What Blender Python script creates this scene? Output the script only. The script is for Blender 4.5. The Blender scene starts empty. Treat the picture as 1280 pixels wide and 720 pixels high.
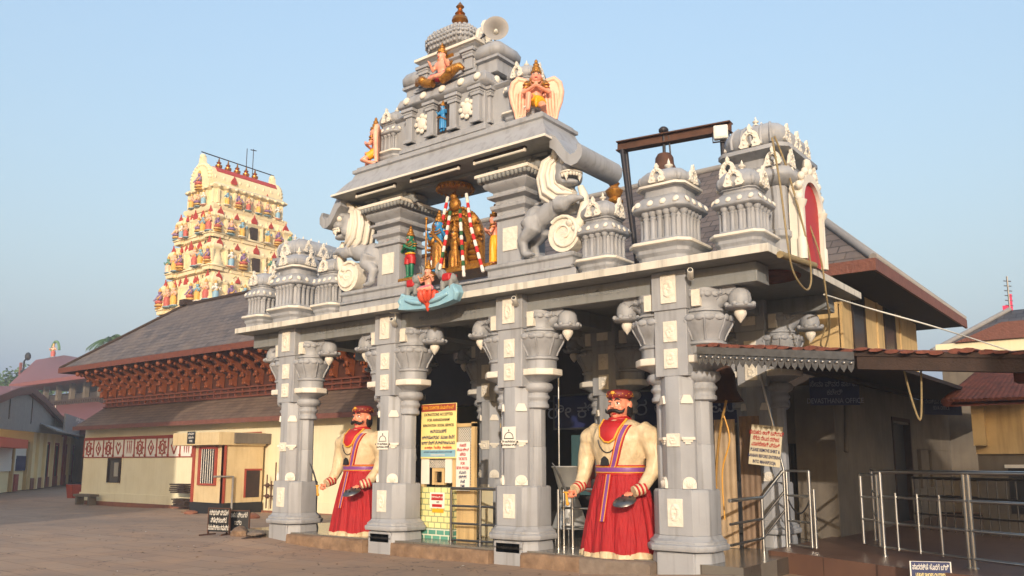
import bpy, bmesh, math, random
from mathutils import Matrix, Vector, Euler
R = math.radians; PI = math.pi
random.seed(7)
scene = bpy.context.scene
col = scene.collection
# ------------------------------------------------------------ camera, sky, sun, exposure
CAM = Vector((8.495, -10.849, 1.6)); FPX, PCX, PCY = 1057.0, 640.0, 414.0
PITCH = math.atan((578 - PCY) / FPX); YAW = R(37.8)
FW = Vector((-math.sin(YAW) * math.cos(PITCH), math.cos(YAW) * math.cos(PITCH), math.sin(PITCH)))
RT = Vector((math.cos(YAW), math.sin(YAW), 0)); UP = RT.cross(FW)
cd = bpy.data.cameras.new('camera'); cam = bpy.data.objects.new('camera', cd); col.objects.link(cam)
cd.sensor_width = 36; cd.lens = FPX / 1280 * 36; cd.shift_y = (PCY - 360) / 1280; cd.clip_end = 3000; cd.clip_start = .1
rot = Matrix((RT, UP, -FW)).transposed()
cam.matrix_world = Matrix.Translation(CAM) @ rot.to_4x4()
scene.camera = cam
SUN_AZ, SUN_EL = R(180 - 35), R(14)          # azimuth clockwise from +Y
world = bpy.data.worlds.new('World'); scene.world = world; world.use_nodes = True
wn = world.node_tree.nodes; wl = world.node_tree.links
sky = wn.new('ShaderNodeTexSky'); sky.sky_type = 'NISHITA'; sky.sun_disc = False
sky.sun_elevation = SUN_EL; sky.sun_rotation = SUN_AZ
sky.air_density = 2.0; sky.dust_density = 8.0; sky.ozone_density = 2.0; sky.altitude = 0
veil = wn.new('ShaderNodeVectorMath'); veil.operation = 'MULTIPLY_ADD'       # thin bright haze over the whole sky
veil.inputs[1].default_value = (.85, .85, .85); veil.inputs[2].default_value = (.78, 1.2, 2.0)
wl.new(sky.outputs[0], veil.inputs[0]); wl.new(veil.outputs[0], wn['Background'].inputs[0]); wn['Background'].inputs[1].default_value = .15
sl = bpy.data.lights.new('sun', 'SUN'); sun = bpy.data.objects.new('sun', sl); col.objects.link(sun)
sl.energy = 2.55; sl.angle = R(.6); sl.color = (1, .89, .76)
sd = Vector((math.sin(SUN_AZ) * math.cos(SUN_EL), math.cos(SUN_AZ) * math.cos(SUN_EL), math.sin(SUN_EL)))
sun.rotation_euler = sd.to_track_quat('Z', 'Y').to_euler(); sun.location = (20, -20, 20)
vs = scene.view_settings; vs.view_transform = 'Standard'; vs.look = 'None'; vs.exposure = .7; vs.gamma = 1; vs.use_curve_mapping = False

def at(x, y, Y=None, X=None, Z=None):
    """the point of the place seen at a pixel of the 1280x720 photograph, on a plane of known X, Y or Z"""
    d = FW + RT * ((x - PCX) / FPX) + UP * ((PCY - y) / FPX)
    if Y is not None: t = (Y - CAM.y) / d.y
    elif X is not None: t = (X - CAM.x) / d.x
    else: t = (Z - CAM.z) / d.z
    return CAM + d * t

# ------------------------------------------------------------ mesh helper
class MB:
    def __init__(s): s.v = []; s.f = []; s.m = []; s.sm = []; s.M = Matrix()
    def add(s, vs_, fs, m=0, smooth=False):
        b = len(s.v); s.v += [s.M @ Vector(p) for p in vs_]
        for f in fs: s.f.append([b + i for i in f]); s.m.append(m); s.sm.append(smooth)
        return s
    def box(s, x0, x1, y0, y1, z0, z1, m=0):
        v = [(x, y, z) for z in (z0, z1) for y in (y0, y1) for x in (x0, x1)]
        return s.add(v, [(0, 2, 3, 1), (4, 5, 7, 6), (0, 1, 5, 4), (1, 3, 7, 5), (3, 2, 6, 7), (2, 0, 4, 6)], m)
    def prism(s, pts, a, b, axis='y', m=0, smooth=False):
        n = len(pts)
        def q(p, d): return {'y': (p[0], d, p[1]), 'x': (d, p[0], p[1]), 'z': (p[0], p[1], d)}[axis]
        v = [q(p, a) for p in pts] + [q(p, b) for p in pts]
        s.add(v, [tuple(range(n)), tuple(range(2 * n - 1, n - 1, -1))], m)
        return s.add(v, [(i, (i + 1) % n, n + (i + 1) % n, n + i) for i in range(n)], m, smooth)
    def rings(s, rs, m=0, cap=True, smooth=False):
        n = len(rs[0]); v = [p for r in rs for p in r]; f = []
        for k in range(len(rs) - 1):
            for i in range(n):
                j = (i + 1) % n
                f.append((k * n + i, k * n + j, k * n + n + j, k * n + n + i))
        if cap: f += [tuple(range(n - 1, -1, -1)), tuple((len(rs) - 1) * n + i for i in range(n))]
        return s.add(v, f, m, smooth)
    def lathe(s, prof, n=16, c=(0, 0), sx=1, sy=1, m=0, smooth=True, flat=False):
        k = 1 / math.cos(PI / n) if flat else 1; ph = PI / n if flat else 0
        rs = [[(c[0] + max(r, 1e-4) * k * sx * math.cos(2 * PI * i / n + ph), c[1] + max(r, 1e-4) * k * sy * math.sin(2 * PI * i / n + ph), z) for i in range(n)] for r, z in prof]
        return s.rings(rs, m, True, smooth and not flat)
    def plan(s, fn, prof, m=0, smooth=False):
        """loft of a plan polygon fn(offset) through (offset, z)"""
        return s.rings([[(x, y, z) for x, y in fn(o)] for o, z in prof], m, True, smooth)
    def tube(s, pts, r, n=8, m=0, smooth=True, flat=1.0):
        pts = [Vector(p) for p in pts]; N = len(pts)
        rr = r if isinstance(r, (list, tuple)) else [r] * N
        rs = []; up = None
        for i, p in enumerate(pts):
            t = (pts[min(i + 1, N - 1)] - pts[max(i - 1, 0)])
            if t.length < 1e-9: t = Vector((0, 0, 1))
            t.normalize()
            if up is None: up = Vector((0, 0, 1)) if abs(t.z) < .9 else Vector((0, 1, 0))
            a = up - t * up.dot(t)
            if a.length < 1e-6: a = t.orthogonal()
            a.normalize(); b = t.cross(a); up = a
            rs.append([p + (a * math.cos(2 * PI * k / n) * flat + b * math.sin(2 * PI * k / n)) * rr[i] for k in range(n)])
        return s.rings(rs, m, True, smooth)
    def ell(s, c, r, rot=None, n=14, m=0):
        if not isinstance(r, (tuple, list)): r = (r, r, r)
        Q = Euler(rot).to_matrix() if rot else Matrix.Identity(3); c = Vector(c); h = max(4, n // 2); v = []; f = []
        for i in range(1, h):
            a = PI * i / h
            for k in range(n):
                b = 2 * PI * k / n
                v.append(c + Q @ Vector((r[0] * math.sin(a) * math.cos(b), r[1] * math.sin(a) * math.sin(b), r[2] * math.cos(a))))
        for i in range(h - 2):
            for k in range(n):
                f.append((i * n + k, (i + 1) * n + k, (i + 1) * n + (k + 1) % n, i * n + (k + 1) % n))
        v += [c + Q @ Vector((0, 0, r[2])), c + Q @ Vector((0, 0, -r[2]))]; T = len(v) - 2; B = T + 1
        for k in range(n):
            f.append((T, k, (k + 1) % n)); f.append((B, (h - 2) * n + (k + 1) % n, (h - 2) * n + k))
        return s.add(v, f, m, True)
    def mesh(s, name, mats):
        me = bpy.data.meshes.new(name); me.from_pydata([tuple(p) for p in s.v], [], s.f)
        me.polygons.foreach_set('material_index', s.m); me.polygons.foreach_set('use_smooth', s.sm)
        for mt in (mats if isinstance(mats, (list, tuple)) else [mats]): me.materials.append(mt)
        bm = bmesh.new(); bm.from_mesh(me); bmesh.ops.recalc_face_normals(bm, faces=bm.faces); bm.to_mesh(me); bm.free()
        me.update()
        try: me.set_sharp_from_angle(angle=R(50))
        except Exception: pass
        return me
    def build(s, name, mats, parent=None, bevel=0, voxel=0, smooth=0):
        o = bpy.data.objects.new(name, s.mesh(name, mats)); col.objects.link(o)
        if parent: o.parent = parent
        if voxel:
            r = o.modifiers.new('r', 'REMESH'); r.mode = 'VOXEL'; r.voxel_size = voxel; r.use_smooth_shade = True
            if smooth: q = o.modifiers.new('s', 'SMOOTH'); q.factor = .6; q.iterations = smooth
        if bevel:
            b = o.modifiers.new('b', 'BEVEL'); b.width = bevel; b.segments = 2; b.limit_method = 'ANGLE'; b.angle_limit = R(35)
        return o

def tag(o, label=None, cat=None, group=None, kind=None):
    if label: o['label'] = label
    if cat: o['category'] = cat
    if group: o['group'] = group
    if kind: o['kind'] = kind
    return o
def thing(name, label, cat, loc=(0, 0, 0), rz=0, group=None):
    o = bpy.data.objects.new(name, None); col.objects.link(o); o.location = loc; o.rotation_euler = (0, 0, rz); o.empty_display_size = .2
    return tag(o, label, cat, group)
KIDS = {}
def dup(root, loc, label, rz=None, scale=None, group=None):
    def cp(o, par):
        c = o.copy(); col.objects.link(c)
        if par: c.parent = par; c.matrix_parent_inverse = o.matrix_parent_inverse.copy()
        for ch in list(o.children): cp(ch, c)
        return c
    c = cp(root, None); c.location = loc; c['label'] = label
    if rz is not None: c.rotation_euler = (0, 0, rz)
    if scale: c.scale = scale
    if group: c['group'] = group
    return c
def text(body, size, loc, mat, parent, normal_rz=0, name='lettering', align='CENTER', sx=1.0, ext=.002, tilt=0, bold=0):
    """raised lettering standing upright, facing -Y turned by normal_rz"""
    c = bpy.data.curves.new(name, 'FONT'); c.body = body; c.size = size; c.align_x = align; c.align_y = 'CENTER'; c.extrude = ext; c.offset = bold; c.resolution_u = 3
    t = bpy.data.objects.new('tmp', c); col.objects.link(t)
    me = bpy.data.meshes.new_from_object(t.evaluated_get(bpy.context.evaluated_depsgraph_get()))
    bpy.data.objects.remove(t); bpy.data.curves.remove(c)
    M = Matrix.Translation(Vector(loc)) @ Matrix.Rotation(normal_rz, 4, 'Z') @ Matrix.Rotation(tilt, 4, 'Y') @ Matrix.Rotation(R(90), 4, 'X') @ Matrix.Diagonal((sx, 1, 1, 1))
    me.transform(M); me.materials.clear(); me.materials.append(mat); me.name = name
    o = bpy.data.objects.new(name, me); col.objects.link(o); o.parent = parent
    return o

# ------------------------------------------------------------ materials
def lin(h):
    h = h.lstrip('#'); r = [int(h[i:i + 2], 16) / 255 for i in (0, 2, 4)]
    return tuple((c / 12.92 if c <= .04045 else ((c + .055) / 1.055) ** 2.4) for c in r) + (1,)
MT = {}
def mat(name, c, rough=.6, metal=0, c2=None, sc=3.0, amt=.5, bump=0, bsc=40, streak=None, stain=.35, spec=.4, detail=6, stretch=None, bdist=.02):
    """painted or raw surface: c with cloudy patches of c2, optional vertical dirt streaks, fine bump"""
    m = bpy.data.materials.new(name); m.use_nodes = True; nt = m.node_tree; n = nt.nodes; l = nt.links; b = n['Principled BSDF']
    C = lin(c); b.inputs['Roughness'].default_value = rough; b.inputs['Metallic'].default_value = metal; b.inputs['Specular IOR Level'].default_value = spec
    tc = n.new('ShaderNodeTexCoord'); out = None
    geo = n.new('ShaderNodeNewGeometry')
    if c2 is None:
        c2 = tuple(x * .8 for x in C[:3]) + (1,)
    else: c2 = lin(c2)
    nz = n.new('ShaderNodeTexNoise'); nz.inputs['Scale'].default_value = sc; nz.inputs['Detail'].default_value = detail; nz.inputs['Roughness'].default_value = .62
    l.new(geo.outputs['Position'], nz.inputs['Vector'])
    rp = n.new('ShaderNodeMapRange'); rp.inputs[1].default_value = .35; rp.inputs[2].default_value = .72; rp.inputs[4].default_value = amt; l.new(nz.outputs[0], rp.inputs[0])
    mx = n.new('ShaderNodeMix'); mx.data_type = 'RGBA'; mx.inputs[6].default_value = C; mx.inputs[7].default_value = c2; l.new(rp.outputs[0], mx.inputs[0]); out = mx.outputs[2]
    if streak:
        mp = n.new('ShaderNodeMapping'); mp.inputs['Scale'].default_value = (9, 9, .7); l.new(geo.outputs['Position'], mp.inputs[0])
        n2 = n.new('ShaderNodeTexNoise'); n2.inputs['Scale'].default_value = 1; n2.inputs['Detail'].default_value = 5; l.new(mp.outputs[0], n2.inputs['Vector'])
        r2 = n.new('ShaderNodeMapRange'); r2.inputs[1].default_value = .5; r2.inputs[2].default_value = .75; r2.inputs[4].default_value = stain; l.new(n2.outputs[0], r2.inputs[0])
        m2 = n.new('ShaderNodeMix'); m2.data_type = 'RGBA'; m2.inputs[7].default_value = lin(streak); l.new(out, m2.inputs[6]); l.new(r2.outputs[0], m2.inputs[0]); out = m2.outputs[2]
    l.new(out, b.inputs['Base Color'])
    if bump:
        n3 = n.new('ShaderNodeTexNoise'); n3.inputs['Scale'].default_value = bsc; n3.inputs['Detail'].default_value = 4
        if stretch:
            m3 = n.new('ShaderNodeMapping'); m3.inputs['Scale'].default_value = stretch; l.new(geo.outputs['Position'], m3.inputs[0]); l.new(m3.outputs[0], n3.inputs['Vector'])
        else: l.new(geo.outputs['Position'], n3.inputs['Vector'])
        bp = n.new('ShaderNodeBump'); bp.inputs['Strength'].default_value = bump; bp.inputs['Distance'].default_value = bdist; l.new(n3.outputs[0], bp.inputs['Height']); l.new(bp.outputs[0], b.inputs['Normal'])
    MT[name] = m
    return m
def brick(name, ca, cb, mortar, bw, bh, msize=.02, axes='xz', rough=.8, bump=.6, noise=.35, c3=None, offset=.5, dist=.02):
    m = bpy.data.materials.new(name); m.use_nodes = True; nt = m.node_tree; n = nt.nodes; l = nt.links; b = n['Principled BSDF']
    geo = n.new('ShaderNodeNewGeometry'); sp = n.new('ShaderNodeSeparateXYZ'); cb_ = n.new('ShaderNodeCombineXYZ'); l.new(geo.outputs['Position'], sp.inputs[0])
    ix = {'x': 0, 'y': 1, 'z': 2}
    l.new(sp.outputs[ix[axes[0]]], cb_.inputs[0]); l.new(sp.outputs[ix[axes[1]]], cb_.inputs[1])
    t = n.new('ShaderNodeTexBrick'); t.offset = offset
    for k, v in (('Color1', lin(ca)), ('Color2', lin(cb)), ('Mortar', lin(mortar)), ('Scale', 1), ('Mortar Size', msize), ('Brick Width', bw), ('Row Height', bh), ('Mortar Smooth', .3)): t.inputs[k].default_value = v
    l.new(cb_.outputs[0], t.inputs[0])
    nz = n.new('ShaderNodeTexNoise'); nz.inputs['Scale'].default_value = 1.1; nz.inputs['Detail'].default_value = 7; nz.inputs['Roughness'].default_value = .65; l.new(geo.outputs['Position'], nz.inputs['Vector'])
    rp = n.new('ShaderNodeMapRange'); rp.inputs[1].default_value = .4; rp.inputs[2].default_value = .7; rp.inputs[4].default_value = noise; l.new(nz.outputs[0], rp.inputs[0])
    mx = n.new('ShaderNodeMix'); mx.data_type = 'RGBA'; l.new(rp.outputs[0], mx.inputs[0]); l.new(t.outputs[0], mx.inputs[6])
    mx.inputs[7].default_value = lin(c3 or mortar); l.new(mx.outputs[2], b.inputs['Base Color']); b.inputs['Roughness'].default_value = rough
    n3 = n.new('ShaderNodeTexNoise'); n3.inputs['Scale'].default_value = 25; l.new(geo.outputs['Position'], n3.inputs['Vector'])
    ma = n.new('ShaderNodeMath'); ma.operation = 'MULTIPLY_ADD'; ma.inputs[1].default_value = .5; l.new(n3.outputs[0], ma.inputs[0])
    iv = n.new('ShaderNodeMath'); iv.operation = 'SUBTRACT'; iv.inputs[0].default_value = 1; l.new(t.outputs['Fac'], iv.inputs[1]); l.new(iv.outputs[0], ma.inputs[2])
    bp = n.new('ShaderNodeBump'); bp.inputs['Strength'].default_value = bump; bp.inputs['Distance'].default_value = dist; l.new(ma.outputs[0], bp.inputs['Height']); l.new(bp.outputs[0], b.inputs['Normal'])
    MT[name] = m
    return m
GREY = mat('grey_paint', '#9a9b9e', .55, c2='#838385', sc=1.6, amt=.55, bump=.12, bsc=30, streak='#5c5850', stain=.45)
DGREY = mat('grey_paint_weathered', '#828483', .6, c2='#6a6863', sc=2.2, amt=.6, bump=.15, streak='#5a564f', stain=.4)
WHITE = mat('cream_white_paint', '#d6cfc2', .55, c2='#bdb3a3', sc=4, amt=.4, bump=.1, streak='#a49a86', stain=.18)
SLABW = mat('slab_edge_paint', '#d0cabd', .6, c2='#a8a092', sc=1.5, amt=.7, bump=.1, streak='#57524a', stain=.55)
RELIEF = mat('carved_white_panel', '#d8d0c1', .6, c2='#beb4a3', sc=8, amt=.5, bump=.9, bsc=14)
GOLD = mat('gold_paint', '#b57f30', .35, .5, c2='#6e3f17', sc=16, amt=.9, bump=.5, bsc=50)
COPPER = mat('copper_finial', '#b97a35', .3, .8, c2='#7d4a1c', sc=10, amt=.5)
IRON = mat('dark_iron', '#34353a', .5, .6, c2='#4a3a30', sc=8, amt=.5, bump=.2)
RUST = mat('rusted_steel', '#5e3f30', .75, .2, c2='#3b2a22', sc=5, amt=.8, bump=.3)
STEEL = mat('stainless_steel', '#c4c2bc', .3, 1, c2='#8f8b84', sc=4, amt=.4)
DSTEEL = mat('dull_steel', '#7b7875', .35, .9, c2='#544f4a', sc=9, amt=.6)
BLACK = mat('black_paint', '#1c1c1e', .6, c2='#2e2b28', sc=5)
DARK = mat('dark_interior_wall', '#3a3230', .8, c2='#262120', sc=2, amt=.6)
SKIN = mat('painted_skin', '#dc957a', .4, c2='#c97e62', sc=9, amt=.3)
FACE = mat('painted_face', '#d98a6c', .4, c2='#c67352', sc=7, amt=.35)
RED = mat('red_cloth', '#a2151b', .7, c2='#7c0d14', sc=5, amt=.5, bump=.9, bsc=1, stretch=(22, 22, 1.6), bdist=.05)
REDP = mat('red_paint', '#ab1d1e', .5, c2='#98191b', sc=6, amt=.4)
SATIN = mat('cream_satin', '#cdb996', .42, c2='#a8906a', sc=6, amt=.7, bump=.8, bsc=1, stretch=(9, 9, 4), bdist=.05)
PURPLE = mat('purple_ribbon', '#7a4084', .45, c2='#5c3169', sc=12, amt=.4)
YEL = mat('yellow_gold_trim', '#d39a2e', .5, c2='#b87a20', sc=15, amt=.4)
YELC = mat('yellow_cloth_paint', '#e6a51c', .45, c2='#cf8a10', sc=8, amt=.5)
BLUE = mat('blue_figure_paint', '#2f7fb4', .4, c2='#1f5d94', sc=9, amt=.4)
LBLUE = mat('sky_blue_paint', '#8ab0be', .5, c2='#5e93ab', sc=6, amt=.5)
GREEN = mat('green_figure_paint', '#12694a', .45, c2='#0b4f3a', sc=9, amt=.4)
PINKW = mat('pink_wing_paint', '#f0b79c', .5, c2='#e09276', sc=6, amt=.6, bump=.5, bsc=18)
HAIR = mat('black_hair', '#171312', .5)
MAROON = mat('maroon_cap_cloth', '#7a2420', .55, c2='#5b1613', sc=20, amt=.6, bump=.3)
WOOD = mat('carved_red_wood', '#6e3a26', .6, c2='#4b2619', sc=6, amt=.7, bump=.5, bsc=22)
WOODO = mat('orange_carved_wood', '#7f4220', .55, c2='#5b2a14', sc=7, amt=.6, bump=.6, bsc=26)
FASCIA = mat('brown_fascia_board', '#73473a', .65, c2='#502f25', sc=8, amt=.6, bump=.8, bsc=18)
OLDWOOD = mat('old_dark_timber', '#3a2920', .8, c2='#221913', sc=5, amt=.7, bump=.4)
CREAM = mat('cream_wall_paint', '#e2d7b4', .75, c2='#cfc19a', sc=1.2, amt=.5, bump=.1, streak='#b7a476', stain=.2)
YWALL = mat('yellow_wall_paint', '#c8ab78', .75, c2='#a88c60', sc=1.5, amt=.7, bump=.15, streak='#6e5634', stain=.5)
PALE = mat('pale_hall_plaster', '#6f665a', .8, c2='#4c453c', sc=1.3, amt=.7, bump=.15, streak='#4e463d', stain=.45)
REDTRIM = mat('red_oxide_paint', '#9c4332', .6, c2='#7c3226', sc=4, amt=.6)
PLINTHR = mat('red_brown_plinth', '#8d5c47', .85, c2='#6a4434', sc=2, amt=.7, bump=.4)
STONE = mat('laterite_kerb_stone', '#8a7058', .9, c2='#5c4736', sc=5, amt=.9, bump=.9, bsc=12)
GRANITE = mat('granite_kerb', '#7f7062', .85, c2='#5a4d42', sc=6, amt=.7, bump=.4)
GLASSD = mat('dark_window', '#2a2624', .25, c2='#3a332e', sc=3)
GPRM = mat('cream_yellow_tower_paint', '#dfcfa8', .65, c2='#c4b088', sc=1.5, amt=.5, bump=.15, bsc=6)
BLUEB = mat('blue_sign_board', '#232a55', .5, c2='#1a2040', sc=3)
YELB = mat('yellow_sign_board', '#e8d289', .5, c2='#dcc47a', sc=3, amt=.3)
PAPER = mat('white_paper', '#ddd7cc', .7, c2='#c9c2b4', sc=9, amt=.3)
ROPE = mat('hemp_rope', '#94825e', .9, c2='#6e5d3e', sc=30, amt=.6, bump=.5, bsc=60)
LEAF = mat('leaf_green', '#3f5a2a', .6, c2='#2b4420', sc=4, amt=.6)
LAMPW = mat('white_plastic', '#d8d4c8', .4)
TERRA = mat('terracotta_roof', '#7d4636', .8, c2='#4a2d24', sc=7, amt=.9, bump=.4)
PINKR = mat('faded_red_metal_roof', '#7d4a47', .65, c2='#6a403d', sc=2, amt=.5)
TIN = mat('grey_roof_sheet', '#8b8783', .6, c2='#6e6965', sc=3, amt=.5)
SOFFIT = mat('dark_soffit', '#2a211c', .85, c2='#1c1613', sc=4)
SLATE = brick('slate_shingles', '#635a57', '#4b4444', '#332f2f', .34, .17, .014, 'xz', .8, .9, .65, '#75665a')
SLATEY = brick('slate_shingles_side', '#6a6466', '#585254', '#3a3638', .34, .17, .012, 'yz', .75, .8, .4, '#77706c')
PENT = brick('brown_shingles', '#6d5648', '#5a4639', '#3a2d26', .34, .12, .012, 'xz', .8, .8, .5, '#7f6a55')
TILEY = brick('yellow_glazed_tile', '#e2d99a', '#d8cd8c', '#8f9a76', .155, .105, .012, 'xz', .25, .4, .12, '#c9c084')
TILEG = brick('green_glazed_tile', '#5d9a86', '#548e7c', '#cfd2bc', .2, .1, .014, 'xz', .22, .4, .15, '#48806e')
MARBLE = brick('polished_stone_floor', '#77726a', '#68635b', '#46413b', .6, .6, .008, 'xy', .18, .1, .6, '#56504a', dist=.003)
PAVE = brick('stone_paving', '#a0866f', '#927864', '#75604f', 1.25, .52, .014, 'xy', .85, .5, .7, '#b08b69', dist=.012)
REDFLOOR = brick('red_stone_floor', '#664a3d', '#594035', '#402d25', .9, .9, .01, 'xy', .42, .2, .5, '#7a5a46', dist=.004)

nt = PAVE.node_tree; n_, l_ = nt.nodes, nt.links; bs = n_['Principled BSDF']; old = bs.inputs['Base Color'].links[0].from_socket
g_ = n_.new('ShaderNodeNewGeometry')
def _nz(sc, det=6, rough=.6):
    q = n_.new('ShaderNodeTexNoise'); q.inputs['Scale'].default_value = sc; q.inputs['Detail'].default_value = det; q.inputs['Roughness'].default_value = rough; l_.new(g_.outputs['Position'], q.inputs['Vector']); return q.outputs[0]
def _mr(s_, a, b, lo, hi):
    q = n_.new('ShaderNodeMapRange'); q.inputs[1].default_value = a; q.inputs[2].default_value = b; q.inputs[3].default_value = lo; q.inputs[4].default_value = hi; l_.new(s_, q.inputs[0]); return q.outputs[0]
def _mix(c, fac, colr):
    q = n_.new('ShaderNodeMix'); q.data_type = 'RGBA'; l_.new(fac, q.inputs[0]); l_.new(c, q.inputs[6]); q.inputs[7].default_value = lin(colr); return q.outputs[2]
c_ = _mix(old, _mr(_nz(.16, 5), .42, .66, 0, .6), '#7b6959')
c_ = _mix(c_, _mr(_nz(.5, 7, .7), .56, .72, 0, .55), '#b28f6c')
c_ = _mix(c_, _mr(_nz(3.5, 8, .75), .58, .75, 0, .5), '#5d4e43')
vo = n_.new('ShaderNodeTexVoronoi'); vo.feature = 'DISTANCE_TO_EDGE'; vo.inputs['Scale'].default_value = .55
wv = n_.new('ShaderNodeTexNoise'); wv.inputs['Scale'].default_value = 2.5; l_.new(g_.outputs['Position'], wv.inputs['Vector'])
ad = n_.new('ShaderNodeVectorMath'); ad.operation = 'ADD'; l_.new(g_.outputs['Position'], ad.inputs[0]); l_.new(wv.outputs['Color'], ad.inputs[1]); l_.new(ad.outputs[0], vo.inputs['Vector'])
c_ = _mix(c_, _mr(vo.outputs['Distance'], 0, .012, .75, 0), '#4a3c33')
l_.new(c_, bs.inputs['Base Color'])
# ------------------------------------------------------------ ground and floors
def gz(x, y):
    z = -.15 * max(0, min(1, (-x - 12) / 14)) * max(0, min(1, (y + 4) / 8))
    z += .17 * math.exp(-((x - 4.0) / 1.6) ** 2 - ((y + .3) / .7) ** 2)
    z += .10 * math.exp(-((x + 6.6) / 1.3) ** 2 - ((y + .1) / .8) ** 2)
    z += .02 * math.sin(x * .7 + y * .4) * math.sin(y * .5 - x * .2)
    return z
def axis_pts(a, b, lo, hi, st):
    p = [a + i * st for i in range(int((b - a) / st) + 1)]
    s = st; x = p[0]; L = []
    while x > lo: s *= 1.35; x -= s; L.append(max(x, lo))
    s = st; x = p[-1]; Q = []
    while x < hi: s *= 1.35; x += s; Q.append(min(x, hi))
    return L[::-1] + p + Q
gx = axis_pts(-30, 12, -900, 900, .4); gy = axis_pts(-12, 10, -900, 900, .4)
g = MB(); nx = len(gx)
g.add([(x, y, gz(x, y)) for y in gy for x in gx], [(j * nx + i, j * nx + i + 1, (j + 1) * nx + i + 1, (j + 1) * nx + i) for j in range(len(gy) - 1) for i in range(nx - 1)], 0, True)
tag(g.build('ground', PAVE), kind='structure')
f = MB(); f.box(-7.0, 3.9, .02, 5.1, -.3, .235); f.box(-8.4, 3.7, 5.1, 12, -.3, .235)
tag(f.build('gate_floor', MARBLE), kind='structure')
f = MB()
pf = [at(932, 681, Z=.3), at(1045, 694, Z=.3), at(1290, 712, Z=.3)]
f.prism([(3.55, 1.75), (4.0, 1.62), (5.6, .75), (7.2, .2), (12, -.6), (12, 16), (3.55, 16)], -.3, .3, 'z')
tag(f.build('side_platform', REDFLOOR, bevel=.03), kind='structure')

# kerb stones along the gate floor: each a thing
kg = 'kerb stones along the gate floor'
def kerb(name, label, x0, x1, z0, z1, m, y0=-.16, y1=.0, seed=0):
    rnd = random.Random(seed); b = MB(); N = 14; rs = []
    for i in range(N + 1):
        x = x0 + (x1 - x0) * i / N; j = lambda a: rnd.uniform(-a, a)
        rs.append([(x, y0 + j(.012), z0), (x, y0 + j(.015), z1 - .03 + j(.008)), (x, y0 + .03 + j(.008), z1 + j(.006)), (x, y1, z1), (x, y1, z0)])
    b.rings(rs, 0)
    o = b.build(name, m); tag(o, label, 'kerb stone', kg); return o
kerb('kerb_stone', 'long worn kerb stone between first and second pillars below the far warrior', -5.4, -3.2, -.1, .215, STONE, seed=1)
kerb('kerb_stone', 'kerb stone in front of the tiled donation booth', -2.5, -.28, -.1, .205, STONE, seed=2)
kerb('kerb_stone', 'brown kerb stone just right of the third pillar with a joint beside the warrior hem', .36, 1.46, -.1, .215, STONE, seed=3)
kerb('kerb_stone', 'grey granite kerb stone under the hem of the near warrior', 1.48, 2.64, -.1, .225, GRANITE, y0=-.2, seed=4)
def rock(name, label, cat, p, r, m, seed, group=None):
    rnd = random.Random(seed); b = MB(); b.ell((0, 0, 0), r, n=12)
    b.v = [Vector((q.x * rnd.uniform(.82, 1.1), q.y * rnd.uniform(.82, 1.1), max(-r[2] * .5, q.z * rnd.uniform(.8, 1.1)))) for q in b.v]
    o = b.build(name, m); o.location = p; o.rotation_euler = (0, 0, rnd.uniform(0, 3)); o.data.polygons.foreach_set('use_smooth', [False] * len(o.data.polygons)); return tag(o, label, cat, group)
sg = 'loose stones by the left pillar'
rock('stone_block', 'squared laterite block lying left of the first pillar beside the black signs', 'stone', (-7.0, -.1, .12), (.42, .2, .17), STONE, 3, sg)
rock('stone_block', 'flat grey stone slab propped on rubble by the foot of the first pillar', 'stone', (-6.35, -.16, .18), (.3, .18, .06), GRANITE, 5, sg)
rock('stone_block', 'dark hollow stone under the grey slab by the first pillar', 'stone', (-6.3, -.3, .06), (.25, .1, .08), OLDWOOD, 8, sg)
for i, (x, y, s) in enumerate([(-14.6, 4.4, .2), (-13.6, 4.9, .16), (-12.7, 4.2, .22), (-11.9, 5.1, .14), (-16.9, 4.9, .18), (-18, 5.4, .15), (-11, 3.9, .17)]):
    rock('rubble_stone', ['reddish rubble stone lying by the kiosk wall', 'rubble lump on the bare earth beside the kiosk'][i % 2] , 'rubble', (x, y, gz(x, y) + s * .2), (s * 1.3, s, s * .5), [PLINTHR, STONE][i % 2], 20 + i, 'rubble scattered around the kiosk')

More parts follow.
